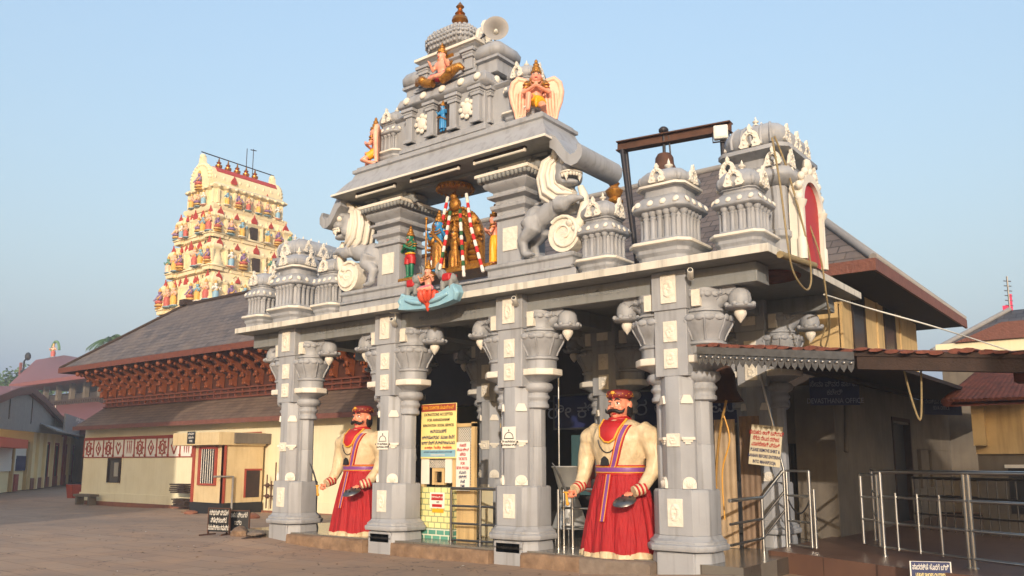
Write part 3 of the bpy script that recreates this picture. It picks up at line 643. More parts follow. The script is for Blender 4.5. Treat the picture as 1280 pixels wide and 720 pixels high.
b = MB(); b.M = Matrix.Translation((0, .34, z2 + 1.2)); b.lathe([(.1, 0), (.14, .03), (.06, .07), (.09, .12), (.16, .2), (.14, .27), (.06, .31), (.1, .35), (.06, .39), (.04, .45), (.08, .49), (.0, .6)], 14); b.build('copper_finial', COPPER, up)
# corner shrines beside the tower base
for s in (-1, 1):
    sh = make_shrine('little grey shrine beside the stepped tower, behind the %s winged kneeling figure' % ('right' if s > 0 else 'left'), .36, 1.28, False, 4, GREY, group='little shrines flanking the tower')
    sh.location = (UX + s * 1.6, .3, ZT + 2.86)

# curled eave ends
for s in (-1, 1):
    b = MB()
    top = [(2.5, 2.4), (2.62, 2.36), (2.75, 2.24), (2.86, 2.06), (3.0, 1.9), (3.14, 1.85), (3.24, 1.91), (3.26, 1.99), (3.2, 2.0)]
    top = [(2.5, 2.42), (2.66, 2.34), (2.8, 2.2), (2.92, 2.06), (3.04, 1.98), (3.16, 1.99), (3.24, 2.06), (3.2, 2.12)]
    bot = [(3.28, 2.12), (3.36, 2.03), (3.34, 1.9), (3.22, 1.81), (3.06, 1.79), (2.9, 1.86), (2.74, 2.0), (2.62, 2.12), (2.5, 2.18)]
    b.prism([(s * (2.5 + (x - 2.5) * .72), z_ - .06) for x, z_ in top + bot], -.3, .92, 'y', smooth=True)
    b.build('curled_eave_end', GREY, up)
# ------------------------------------------------------------ rearing lions beside the pavilion pillars
def make_yali(label):
    t = thing('rearing_lion', label, 'lion statue', group='rearing lion statues of the upper pavilion')
    b = MB()
    b.ell((.16, .02, .62), (.23, .2, .29), (0, .4, 0)); b.tube([(.15, .02, .62), (.36, .02, .68), (.56, .02, .78), (.72, .02, .92), (.74, .02, 1.14), (.78, .02, 1.3)], [.19, .18, .19, .21, .18, .18], 14)
    for y in (-.11, .13):
        b.tube([(.14, y, .62), (.22, y * 1.2, .44), (.06, y * 1.3, .34), (.0, y * 1.3, .3), (.05, y * 1.3, .16), (.06, y * 1.3, .06)], [.18, .15, .105, .09, .075, .075], 10)
        b.ell((.13, y * 1.3, .045), (.12, .07, .05)); 
        for k in (-1, 0, 1): b.ell((.22, y * 1.3 + k * .04, .035), (.045, .024, .03), n=8)
        b.tube([(.7, y, .8), (.86, y * 1.3, .76), (.96, y * 1.3, .82), (1.08, y * 1.1, .83)], [.14, .11, .08, .065], 10)
        b.ell((1.12, y * 1.1, .82), (.08, .06, .05))
        for k in (-1, 0, 1): b.ell((1.18, y * 1.1 + k * .035, .8), (.035, .02, .035), n=8)
    HM = Matrix.Translation((.84, -.02, 1.36)) @ Matrix.Rotation(R(-38), 4, 'Z')
    b.M = HM
    b.ell((0, 0, 0), (.24, .22, .25)); b.ell((.2, 0, -.03), (.15, .17, .11)); b.ell((.33, 0, .03), (.07, .1, .07)); b.ell((.14, 0, -.25), (.17, .14, .06), (0, .15, 0))
    for y in (-.1, .1): b.ell((.14, y, .15), (.11, .1, .07)); b.ell((.3, y * .6, .07), (.04, .05, .04), n=8)
    for y in (-.16, .16): b.ell((.05, y, -.14), (.12, .07, .13))
    b.M = Matrix()
    b.tube([(.02, .1, .62), (-.02, .14, .85), (.1, .15, .98), (.26, .15, .98)], [.05, .035, .035, .03], 8)
    b.build('lion_body', GREY, t, voxel=.022, smooth=4)
    b = MB()                                                            # mane: white rolled locks along the neck
    path = [Vector(p) for p in ((.72, 0, 1.62), (.58, 0, 1.48), (.54, 0, 1.28), (.58, 0, 1.06), (.74, 0, .92), (.95, 0, .92))]; rad = [.13, .22, .25, .25, .22, .09]
    b.tube([p + Vector((0, .02, 0)) for p in path], rad, 14)
    for ang in (-70, -40, -10, 20, 50, 80, 110, 140, 170, 200, 230, 260):
        pts = []
        for i, p in enumerate(path):
            d = (path[min(i + 1, 5)] - path[max(i - 1, 0)]).normalized(); nrm = Vector((d.z, 0, -d.x)); a_ = R(ang); pts.append(p + Vector((0, .02, 0)) + (nrm * math.cos(a_) + Vector((0, 1, 0)) * math.sin(a_)) * rad[i] * 1.02)
        b.tube(pts, [.02, .036, .04, .04, .034, .014], 8)
    b.build('mane', WHITE, t)
    b = MB()                                                            # trunk and big scroll under the paws
    pts = [(1.06, .02, 1.05), (1.12, .02, .9), (1.14, .02, .72), (1.08, .02, .5), (.96, .02, .34), (.76, .02, .3), (.6, .02, .2)]
    b.tube(pts, [.05, .07, .08, .09, .11, .1, .05], 10, flat=1.2)
    sp = [(.8 + (.3 - .23 * i / 26) * math.cos(2.4 - i * .38), .02, .3 + (.3 - .23 * i / 26) * math.sin(2.4 - i * .38)) for i in range(27)]
    b.prism([(.8 + .3 * math.cos(a * PI / 12), .3 + .3 * math.sin(a * PI / 12)) for a in range(24)], -.09, .13, 'y', smooth=True)
    for y in (-.1, .14): b.tube([(x, y, z_) for x, _, z_ in sp], [.035 - .02 * i / 26 for i in range(27)], 8)
    b.ell((.92, -.08, .46), (.08, .06, .07), n=10); b.ell((1.0, -.08, .36), (.06, .05, .06), n=10)
    b.build('scroll', RELIEF, t)
    b = MB(); b.M = HM
    for k in range(9):
        a_ = R(-80 + 20 * k); b.ell((.17 + .15 * math.cos(a_), .15 * math.sin(a_), -.15), (.03, .03, .045), n=8)
    for y in (-.11, .11): b.lathe([(.03, -.14), (.028, -.2), (0, -.27)], 6, (.27, y))
    b.tube([(.17 + .17 * math.cos(a_), .17 * math.sin(a_), -.115) for a_ in [R(-85 + 17 * k) for k in range(11)]], .022, 6)
    b.build('teeth', WHITE, t)
    b = MB(); b.M = HM
    for y in (-.12, .12): b.ell((.19, y, .09), .068, n=10)
    for y in (-.2, .2): b.tube([(-.02, y * .8, .2), (-.06, y, .3), (.02, y * 1.05, .36), (.08, y * .9, .31)], [.06, .06, .045, .02], 8)
    b.tube([(-.1, 0, .24), (0, 0, .31), (.1, 0, .27)], [.1, .09, .04], 8)
    b.build('eyes', WHITE, t)
    b = MB(); b.M = HM
    for y in (-.135, .135): b.ell((.245, y, .095), .03, n=8)
    b.build('pupil', DGREY, t)
    return t
ya = make_yali('grey rearing lion with white mane right of the golden idol, facing right'); ya.location = (UX + 1.46 + .3, .08, ZT + .46)
dup(ya, (UX - 1.46 - .3, .08, ZT + .46), 'grey rearing lion with white mane left of the golden idol, facing left', scale=(-1, 1, 1))

# ------------------------------------------------------------ painted deity statues
def figure(t, h, skin, pose='stand', arms='namaste', voxel=.02, dz=0):
    """one continuous body of height h; returns the height of the head centre and of the crown's foot"""
    b = MB(); b.M = Matrix.Scale(h, 4)
    q = {'stand': 0, 'kneel': -.2, 'seat': -.36}[pose]
    for c, r in (((0, 0, .66), (.115, .078, .12)), ((0, 0, .55), (.088, .066, .09)), ((0, 0, .47), (.105, .08, .08))): b.ell((c[0], c[1], c[2] + q), r)
    b.tube([(0, 0, .72 + q), (0, 0, .8 + q)], .034, 8); b.ell((0, -.015, .84 + q), (.076, .08, .095)); b.ell((0, -.096, .835 + q), (.014, .018, .024), n=8); b.ell((0, -.065, .778 + q), (.038, .032, .024), n=8)
    for s in (-1, 1):
        b.ell((s * .079, 0, .835 + q), (.014, .02, .035), n=8)
        if pose == 'stand':
            b.tube([(s * .05, 0, .46), (s * .058, -.015, .25), (s * .055, 0, .04)], [.066, .047, .032], 10); b.ell((s * .06, -.04, .025), (.035, .075, .025), n=10)
        elif pose == 'kneel':
            if s < 0: b.tube([(-.05, 0, .26), (-.11, -.17, .3), (-.12, -.17, .05)], [.068, .052, .036], 10); b.ell((-.12, -.21, .025), (.035, .075, .028), n=10)
            else: b.tube([(.05, 0, .25), (.11, -.2, .09), (.11, -.02, .05), (.11, .12, .04)], [.068, .055, .042, .03], 10)
        else:
            b.tube([(s * .05, 0, .1), (s * .19, -.12, .07), (s * -.02, -.18, .05)], [.065, .055, .035], 10)
        sh = (s * .12, 0, .725 + q)
        if arms == 'namaste': el_, ha = (s * .19, -.06, .565 + q), (s * .018, -.17, .63 + q)
        elif arms == 'down': el_, ha = (s * .17, .01, .57 + q), (s * .16, -.08, .45 + q)
        else: el_, ha = (s * .18, -.04, .6 + q), (s * .17, -.14, .72 + q)
        b.tube([(s * .08, 0, .73 + q), sh, el_, ha], [.04, .046, .036, .026], 10)
        d = (Vector((0, -.01, .05)) if arms == 'namaste' else Vector((0, -.03, .03)))
        p = Vector(ha)
        for k in range(4): b.tube([p + Vector((s * .004, (k - 1.5) * .012, 0)), p + d + Vector((0, (k - 1.5) * .014, .014 - abs(k - 1.5) * .006))], [.011, .007], 6)
        b.tube([p, p + Vector((-s * .02, .02, .03))], [.012, .008], 6)
    b.build('body', skin, t, voxel=h * voxel, smooth=2)
    z = (.835 + q) * h
    b = MB(); b.M = Matrix.Scale(h, 4)
    for s in (-1, 1): b.ell((s * .032, -.085, .853 + q), (.02, .01, .011), n=10)
    e = b.build('eyes', PAPER, t)
    b = MB(); b.M = Matrix.Scale(h, 4)
    for s in (-1, 1):
        b.ell((s * .032, -.094, .853 + q), (.009, .005, .01), n=8); b.tube([(s * .012, -.092, .876 + q), (s * .034, -.09, .886 + q), (s * .056, -.072, .876 + q)], [.005, .006, .004], 6)
    b.build('brows', HAIR, t)
    b = MB(); b.M = Matrix.Scale(h, 4); b.ell((0, -.094, .796 + q), (.024, .01, .009), n=10); b.build('lips', REDP, t)
    return z, q
def crown(t, h, q, m=GOLD, tall=1.0):
    b = MB(); b.M = Matrix.Scale(h, 4)
    z = .9 + q; k = tall
    b.lathe([(.08, z - .02), (.09, z), (.08, z + .025 * k), (.066, z + .03 * k), (.06, z + .06 * k), (.066, z + .07 * k), (.05, z + .085 * k), (.044, z + .11 * k), (.05, z + .12 * k), (.032, z + .135 * k), (.024, z + .16 * k), (.028, z + .17 * k), (0, z + .2 * k)], 14)
    b.ell((0, -.084, z + .02), (.03, .012, .035), n=8)
    for s in (-1, 1): b.ell((s * .09, -.01, .80 + q), (.016, .016, .03), n=8)
    b.build('crown', m, t)
def jewels(t, h, q):
    b = MB(); b.M = Matrix.Scale(h, 4)
    for r, zz in ((.075, .76), (.1, .71)):
        b.tube([(r * math.sin(a), -.055 - .045 * math.cos(a) * (1 if r > .08 else .6) - .0, zz + q - .055 * math.cos(a)) for a in [R(-80 + 16 * i) for i in range(11)]], .012, 6)
    for s in (-1, 1):
        for i in range(2):
            b.lathe([(.048, .64 + q + i * .05), (.052, .65 + q + i * .05), (.048, .66 + q + i * .05)], 10, (s * .155, -.035))
    b.build('necklace', GOLD, t)
def dhoti(t, h, m, pose, name='dhoti', lo=.12):
    b = MB(); b.M = Matrix.Scale(h, 4)
    if pose == 'stand':
        rs = []; n = 32
        for r, z, a in ((.1, .52, 0), (.118, .46, .004), (.12, .38, .01), (.118, .25, .014), (.115, lo, .018)):
            rs.append([((r + a * math.sin(7 * 2 * PI * k / n)) * math.cos(2 * PI * k / n), (r + a * math.sin(7 * 2 * PI * k / n)) * .78 * math.sin(2 * PI * k / n), z) for k in range(n)])
        b.rings(rs, 0, True, True)
    elif pose == 'kneel':
        b.ell((0, 0, .265), (.118, .095, .085)); b.tube([(-.05, -.01, .265), (-.085, -.1, .28)], [.082, .068], 12); b.tube([(.05, -.01, .25), (.085, -.12, .16)], [.082, .07], 12); b.ell((0, -.1, .2), (.03, .04, .09), n=10)
    else:
        b.ell((0, 0, .12), (.13, .1, .07)); b.tube([(.05, 0, .11), (.17, -.1, .08)], [.078, .062], 12); b.tube([(-.05, 0, .11), (-.17, -.1, .08)], [.078, .062], 12)
    b.build(name, m, t)
def make_garuda(label, h=1.12):
    t = thing('winged_statue', label, 'statue', group='winged kneeling statues on the pavilion corners')
    z, q = figure(t, h, SKIN, 'kneel', 'namaste', .016); crown(t, h, q, GOLD, 1.15); jewels(t, h, q); dhoti(t, h, YELC, 'kneel')
    b = MB(); b.M = Matrix.Scale(h, 4); b.tube([(-.06, .05, .86 + q), (0, .075, .86 + q), (.06, .05, .86 + q)], .03, 8); b.ell((0, .05, .8 + q), (.08, .05, .07)); b.build('hair', HAIR, t)
    b = MB(); b.M = Matrix.Scale(h, 4)
    for s in (-1, 1): b.tube([(s * .1, .06, .7 + q), (s * .13, .0, .73 + q), (s * .1, -.06, .69 + q)], [.05, .06, .03], 10)
    b.build('shawl', GOLD, t)
    for s in (-1, 1):
        b = MB(); b.M = Matrix.Scale(h, 4)
        rim = [(.08, .5), (.17, .62), (.27, .65), (.35, .58), (.38, .44), (.36, .28), (.31, .12), (.29, 0)]; inn = [(.25, .02), (.27, .14), (.3, .3), (.28, .42), (.22, .47), (.14, .42), (.06, .34)]
        b.prism([(s * x, zz) for x, zz in rim + inn[:0] + [(.22, 0), (.12, .15), (.04, .3)]], .07, .11, 'y')
        b.tube([(s * x, .085, zz) for x, zz in rim], [.03, .04, .045, .045, .045, .04, .035, .03], 8)
        for k in range(4): b.tube([(s * (.14 + .05 * k), .065, .5 - .03 * k), (s * (.15 + .05 * k), .06, .3 - .03 * k), (s * (.17 + .04 * k), .065, .05)], [.022, .026, .012], 8)
        b.build('wing', PINKW, t)
    return t
ga = make_garuda('pink winged kneeling statue with golden crown on the right corner of the pavilion roof'); ga.location = (.58, .02, ZT + 2.86); ga.rotation_euler = (0, 0, R(35))
dup(ga, (-3.36, .05, ZT + 2.86), 'pink winged kneeling statue with golden crown on the left corner of the pavilion roof', rz=R(-55))

# figure in the tower niche and seated figure above it
t = thing('flute_player_statue', 'small blue standing figure in the niche of the stepped tower', 'statue', (UX, -.1, ZT + 2.86 + .2))
z_, q = figure(t, .56, BLUE, 'stand', 'out', .03); crown(t, .56, q); dhoti(t, .56, BLUE, 'stand', 'skirt'); 
b = MB(); b.tube([(-.13, -.03, .3), (0, -.07, .27), (.1, -.02, .22)], .012, 6); b.build('sash', GOLD, t)
t = thing('seated_statue', 'small pink seated figure with golden halo high on the front of the stepped tower', 'statue', (UX - .02, -.12, ZT + 2.86 + 1.15), group=None); t.scale = (1.12, 1.12, 1.12)
z_, q = figure(t, .95, SKIN, 'seat', 'out', .022); crown(t, .95, q, GOLD); dhoti(t, .95, mat('crimson_statue_cloth', '#c43346', .5), 'seat')
b = MB(); b.M = Matrix.Translation((0, .09, .46)); b.prism([(.16 * math.cos(a * PI / 12), .19 * math.sin(a * PI / 12)) for a in range(24)], 0, .03, 'y'); b.build('halo', GOLD, t)
b = MB()
for s in (-1, 1): b.tube([(s * .1, -.1, -.02), (s * .25, -.12, .02), (s * .36, -.1, .1), (s * .46, -.08, .12), (s * .52, -.06, .07)], [.07, .08, .08, .06, .03], 10); b.ell((s * .3, -.17, .06), (.08, .05, .06), n=10)
b.build('peacock_seat', GOLD, t)

# golden shrine group between the pavilion pillars
t = thing('golden_idol', 'golden idol under a tall ornate arch with parasol between the pavilion pillars', 'idol', (UX - .06, .32, ZT + .46))
b = MB(); b.box(-1.12, 1.12, -.32, .3, .0, .06); b.box(-.75, .75, -.2, .25, .06, .14); b.build('base_plank', GOLD, t, .01)
b = MB()
outer = [(-.62, .14)] + [(.62 * math.cos(PI - PI * i / 16), .62 + .68 * math.sin(PI - PI * i / 16)) for i in range(17)] + [(.62, .14)]
inner = [(-.28, .14)] + [(.28 * math.cos(PI - PI * i / 16), .55 + .38 * math.sin(PI - PI * i / 16)) for i in range(17)] + [(.28, .14)]
N = len(outer); v = [(x, y, z) for y in (.02, .12) for pr in (outer, inner) for x, z in pr]; fs = []
for i in range(N - 1):
    fs += [(i, i + 1, N + i + 1, N + i), (2 * N + i, 2 * N + i + 1, 3 * N + i + 1, 3 * N + i), (i, i + 1, 2 * N + i + 1, 2 * N + i), (N + i, N + i + 1, 3 * N + i + 1, 3 * N + i)]
fs += [(0, N, 3 * N, 2 * N), (N - 1, 2 * N - 1, 4 * N - 1, 3 * N - 1)]
b.add(v, fs)
for rr in (.64, .53, .42):
    n_ = 26
    for i in range(n_):
        a = PI * i / (n_ - 1); b.ell((rr * math.cos(a), .0, .6 + (rr + .05) * math.sin(a)), (.035, .04, .035), n=8)
for s in (-1, 1):
    for zz in (.2, .3, .4, .5): b.ell((s * .45, 0, zz), (.16, .06, .05), n=8)
    b.lathe([(.1, .14), (.11, .2), (.06, .26), (.05, .45), (.08, .5), (.1, .56)], 10, (s * .33, -.1))
    b.ell((s * .42, -.02, 1.0), (.13, .07, .14), n=10); b.ell((s * .55, -.02, .78), (.1, .06, .12), n=10)
b.ell((0, 0, 1.36), (.13, .1, .13), n=12); b.ell((0, -.04, 1.5), (.07, .06, .08), n=10)
b.build('ornate_arch', GOLD, t)
b = MB(); b.box(-.3, .3, .125, .14, .14, .95); b.build('arch_back', DARK, t)
z_, q = figure(t, .95, GOLD, 'stand', 'out', .022)
crown(t, .95, q, GOLD, 1.3); dhoti(t, .95, GOLD, 'stand', 'skirt', .05)
b = MB(); b.lathe([(.02, 1.5), (.02, 1.62), (.3, 1.63), (.34, 1.66), (.34, 1.7), (.26, 1.74), (.1, 1.76), (.04, 1.8)], 20)
for k in range(20): a = k * PI / 10; b.ell((.33 * math.cos(a), .33 * math.sin(a), 1.64), (.035, .035, .045), n=8)
b.build('parasol', GOLD, t)
t = thing('blue_idol', 'blue faced idol in golden cloth holding a staff in front of the golden arch', 'idol', (UX - .13, -.02, ZT + .5)); t.scale = (1.12, 1.12, 1.12)
z_, q = figure(t, .92, BLUE, 'stand', 'out', .02); crown(t, .92, q, GOLD, 1.1); dhoti(t, .92, GOLD, 'stand', 'skirt', .06); jewels(t, .92, q)
b = MB(); b.tube([(-.16, -.13, .0), (-.16, -.13, .86)], .014, 8); b.ell((-.16, -.13, .88), .03, n=8); b.build('staff', GOLD, t)
b = MB(); b.tube([(-.12, -.03, .66), (.0, -.09, .56), (.1, -.06, .45), (.14, 0, .3)], [.03, .035, .03, .02], 8); b.build('shoulder_cloth', GOLD, t)
t = thing('green_statue', 'green monkey faced statue in red shorts with folded hands left of the golden idol', 'statue', (UX - 1.0, .14, ZT + .52))
z_, q = figure(t, .92, GREEN, 'stand', 'namaste', .02); crown(t, .92, q, GOLD, 1.1); jewels(t, .92, q)
b = MB(); b.M = Matrix.Scale(.92, 4); b.ell((0, -.075, .8 + q), (.035, .03, .028), n=10); b.build('muzzle', REDP, t)
b = MB(); b.M = Matrix.Scale(.92, 4); b.ell((0, 0, .46), (.12, .095, .09)); b.tube([(.05, 0, .44), (.06, -.01, .3)], [.085, .075], 12); b.tube([(-.05, 0, .44), (-.06, -.01, .3)], [.085, .075], 12); b.build('shorts', REDP, t)
b = MB(); b.M = Matrix.Scale(.92, 4); b.lathe([(.11, .5), (.125, .51), (.125, .53), (.1, .54)], 16, sy=.8); b.build('belt', YELC, t)
t = thing('standing_winged_statue', 'standing pink winged figure in a yellow dhoti right of the golden idol', 'statue', (UX + .98, .2, ZT + .52), R(-55))
z_, q = figure(t, .96, SKIN, 'stand', 'namaste', .02); crown(t, .96, q, GOLD, 1.2); dhoti(t, .96, YELC, 'stand', 'dhoti', .03); jewels(t, .96, q)
for s in (-1, 1):
    b = MB(); b.prism([(s * x, zz) for x, zz in ((.03, .66), (.14, .72), (.2, .66), (.23, .5), (.2, .34), (.12, .24), (.06, .4))], .06, .1, 'y'); b.tube([(s * x, .08, zz) for x, zz in ((.05, .66), (.14, .72), (.2, .66), (.23, .5), (.2, .34), (.12, .24))], .02, 8); b.build('wing', PINKW, t)
# garlands hanging from the pavilion ceiling: white, red and green segments
GW, GR, GG = mat('white_garland', '#ddd6cf', .8, bump=.8, bsc=60), mat('red_garland', '#c22a2c', .8, bump=.8, bsc=60), mat('green_garland', '#2c5a35', .8, bump=.8, bsc=60)
def garland(label, pts, seq):
    o = MB(); pts = [Vector(p) for p in pts]; n = len(seq) * 3; L = []
    for i in range(n + 1):
        u = i / n * (len(pts) - 1); k = min(int(u), len(pts) - 2); L.append(pts[k].lerp(pts[k + 1], u - k))
    for i, c in enumerate(seq):
        o.tube(L[i * 3:i * 3 + 4], [.026, .032, .032, .026], 10, c)
    tag(o.build('garland', [GW, GR, GG]), label, 'garland', 'garlands on the golden idol')
garland('leftmost red and white garland, slanting down to the left foot of the golden arch', [at(560, 246, Y=.05), at(549, 295, Y=-.02), at(533, 352, Y=-.08)], [0, 1, 0, 1, 1, 0, 1, 0, 0, 1, 0, 1, 0])
garland('rightmost garland, broad red and white bands, slanting down right of the golden idol', [at(583, 242, Y=.05), at(589, 285, Y=-.02), at(604, 340, Y=-.08)], [0, 0, 1, 0, 1, 0, 1, 0, 1, 0, 1, 0, 1, 0])
garland('inner left garland of red, white and green beside the blue idol, reaching its feet', [at(563, 264, Y=-.0), at(557, 300, Y=-.06), at(548, 345, Y=-.1)], [2, 0, 1, 0, 1, 0, 1, 0, 2, 1, 0, 2])
garland('inner right garland of green and white, hanging over the right arm of the blue idol', [at(575, 262, Y=-.0), at(577, 300, Y=-.06), at(580, 346, Y=-.1)], [2, 1, 2, 0, 0, 2, 0, 1, 2, 1, 0, 2, 0, 0])
# goddess on a lotus with elephants, on a blue wave ledge at the slab edge
t = thing('wave_ledge', 'sky blue wave shaped ledge fixed to the canopy edge under the lotus goddess', 'ledge', (UX + .04, -.34, ZT - .14))
b = MB(); b.prism([(-.68, -.05), (-.62, .12), (-.5, .2), (-.3, .14), (0, .1), (.3, .14), (.48, .22), (.62, .26), (.68, .12), (.6, -.02), (.3, -.08), (0, -.1), (-.4, -.08)], -.16, .03, 'y'); 
for s in (-1, 1):
    b.tube([(s * .6, -.1, .0), (s * .66, -.12, .1), (s * .6, -.12, .2), (s * .52, -.12, .16)], [.06, .06, .05, .03], 8)
    b.tube([(s * .1, -.17, .0), (s * .3, -.18, .04), (s * .5, -.17, .1)], [.04, .05, .03], 8)
b.build('wave', LBLUE, t, .02)
t = thing('lotus_goddess', 'pink goddess seated on a red lotus at the canopy edge below the golden idol', 'statue', (UX + .06, -.48, ZT - .04))
b = MB()
for k in range(10): a = k * PI / 5; b.ell((.1 * math.cos(a), .1 * math.sin(a), .0), (.08, .05, .13), (0, .5, a), 10)
b.lathe([(0, -.26), (.03, -.22), (.05, -.15), (.12, -.05), (.14, .05), (.1, .08)], 16); b.build('lotus', mat('red_lotus_paint', '#c8492f', .5), t)
sub = figure
z_, q = figure(t, .78, SKIN, 'seat', 'out', .024); crown(t, .78, q, GOLD, 1.1); dhoti(t, .78, mat('rose_cloth_paint', '#c9707c', .5), 'seat'); jewels(t, .78, q)
for o in list(t.children):
    if o.name.split('.')[0] != 'lotus': o.location = (0, 0, .07)
for s, w in ((-1, 'left'), (1, 'right')):
    t = thing('elephant_figure', 'small grey elephant raising its trunk just %s of the lotus goddess' % w, 'elephant statue', (UX + .06 + s * .34, -.4, ZT + .02), group='elephants of the lotus goddess')
    b = MB(); b.ell((s * .08, 0, .2), (.16, .1, .12)); b.ell((-s * .07, -.02, .3), (.09, .08, .1)); b.tube([(-s * .13, -.03, .3), (-s * .19, -.04, .36), (-s * .18, -.04, .47), (-s * .13, -.04, .52)], [.045, .035, .028, .02], 8)
    for x in (-.02, .17):
        for y in (-.06, .06): b.tube([(s * x, y, .18), (s * x, y, .01)], [.05, .045], 8)
    b.ell((-s * .02, -.1, .3), (.06, .02, .08), n=10); b.build('body', DGREY, t, voxel=.016, smooth=2)
    b = MB(); b.box(s * .08 - .09, s * .08 + .09, -.115, .115, .16, .3); b.build('saddle_cloth', REDP, t, .03)
# ------------------------------------------------------------ giant warrior dolls
def hand(b, p, d, n, s, L=.2, curl=1.0):
    """palm at p, fingers along d curling towards n; thumb on side s"""
    d = Vector(d).normalized(); n = Vector(n); n = (n - d * n.dot(d)).normalized(); w = d.cross(n) * s; p = Vector(p)
    Q = Matrix((w, n, d)).transposed().to_euler()
    b.ell(p + d * L * .22, (L * .24, L * .11, L * .27), tuple(Q), 10)
    for k, fl in enumerate((.42, .48, .45, .36)):
        q = p + d * L * .42 + w * L * (.17 - .115 * k); pts = [q - d * L * .1, q]; a = 0
        for seg in (.42, .33, .28):
            a += curl * 1.05; q = q + (d * math.cos(a) + n * math.sin(a)) * L * fl * seg; pts.append(q)
        b.tube(pts, [L * .062, L * .064, L * .058, L * .052, L * .042], 8)
    q = p + d * L * .1 + w * L * .2
    b.tube([q, q + (w * .6 + d * .5 + n * .3) * L * .2, q + (w * .45 + d * .8 + n * .9) * L * .34], [L * .075, L * .066, L * .05], 8)
def make_warrior(label):
    t = thing('warrior_statue', label, 'statue', group='giant warrior dolls of the gate')
    n = 96; rs = []
    for z, r, a in ((.03, .64, .05), (.06, .645, .05), (.2, .62, .046), (.45, .575, .038), (.7, .52, .03), (.95, .46, .022), (1.12, .41, .012), (1.22, .385, .0)):
        rr = []
        for k in range(n):
            th = 2 * PI * k / n; f_ = r + a * (.6 * math.sin(19 * th + .6 * math.sin(3 * th)) + .4 * math.sin(11 * th + 1))
            rr.append((f_ * math.cos(th), f_ * .74 * math.sin(th), z))
        rs.append(rr)
    b = MB(); b.rings(rs, 0, True, True); sk = b.build('skirt', RED, t)
    rs = []
    for z, r in ((-.0, .655), (.0, .66), (.075, .652), (.08, .64)):
        rs.append([((r + .05 * (.6 * math.sin(19 * 2 * PI * k / n + .6 * math.sin(6 * PI * k / n)) + .4 * math.sin(22 * PI * k / n + 1)) + .012 * math.sin(40 * 2 * PI * k / n)) * math.cos(2 * PI * k / n), (r + .05 * (.6 * math.sin(19 * 2 * PI * k / n + .6 * math.sin(6 * PI * k / n)) + .4 * math.sin(22 * PI * k / n + 1)) + .012 * math.sin(40 * 2 * PI * k / n)) * .74 * math.sin(2 * PI * k / n), z + (.02 * math.sin(7 * 2 * PI * k / n) if z > .05 else 0)) for k in range(n)])
    b = MB(); b.rings(rs, 0, True, True); b.build('hem', SATIN, t)
    # shirt: torso and sleeves in one continuous surface
    b = MB()
    tor = ((1.2, .37, .28), (1.32, .38, .29), (1.45, .42, .31), (1.6, .47, .33), (1.75, .5, .33), (1.87, .46, .29), (1.96, .34, .23), (2.02, .2, .17))
    b.rings([[(a * math.cos(2 * PI * k / 28), c * math.sin(2 * PI * k / 28), z) for k in range(28)] for z, a, c in tor], 0, True, True)
    b.tube([(-.34, .0, 1.84), (-.52, .0, 1.72), (-.595, -.02, 1.46), (-.595, -.1, 1.2), (-.6, -.22, 1.02)], [.19, .175, .14, .11, .09], 14)
    b.tube([(.34, .0, 1.84), (.52, .0, 1.72), (.6, -.0, 1.46), (.585, -.1, 1.22), (.52, -.3, 1.0)], [.19, .175, .14, .11, .09], 14)
    b.ell((-.5, 0, 1.75), (.2, .21, .17)); b.ell((.5, 0, 1.75), (.2, .21, .17))
    b.build('shirt', SATIN, t, voxel=.025, smooth=5)
    def ty(x, z):                                                       # front of the torso
        for i in range(len(tor) - 1):
            if tor[i][0] <= z <= tor[i + 1][0]:
                u = (z - tor[i][0]) / (tor[i + 1][0] - tor[i][0]); a = tor[i][1] + (tor[i + 1][1] - tor[i][1]) * u; c = tor[i][2] + (tor[i + 1][2] - tor[i][2]) * u
                return -c * math.sqrt(max(.02, 1 - (x / a) ** 2))
        return -.2
    for s, p, e in ((-1, (-.6, -.22, 1.02), (-.62, -.36, .96)), (1, (.52, -.3, 1.0), (.44, -.42, .95))):   # striped cuffs
        p, e = Vector(p), Vector(e); d = (e - p)
        b = MB()
        for k in range(6): b.tube([p + d * (-.3 + k * .2), p + d * (-.3 + k * .2 + .19)], .098 - .003 * k, 14, k % 2)
        b.build('striped_cuff', [REDP, SATIN], t)
    b = MB(); hand(b, (-.62, -.37, .955), (-.1, -.8, -.5), (.25, .35, -.8), 1, .23, 1.1)
    hand(b, (.43, -.44, .94), (-.35, -.75, -.35), (-.2, .3, -.9), -1, .23, 1.0); b.build('hands', FACE, t)
    # sash, belt, ribbons
    b = MB(); E = lambda r, c, z: [(r * math.cos(2 * PI * k / 40), c * math.sin(2 * PI * k / 40), z) for k in range(40)]
    for z0, z1, m, o in ((1.19, 1.22, 1, .0), (1.22, 1.235, 2, .01), (1.235, 1.3, 0, .006), (1.3, 1.315, 2, .01), (1.315, 1.335, 1, .004)):
        b.rings([E(.395 + o, .3 + o, z0), E(.4 + o, .305 + o, (z0 + z1) / 2), E(.395 + o, .3 + o, z1)], m, True, True)
    b.build('belt', [PURPLE, REDP, YEL], t)
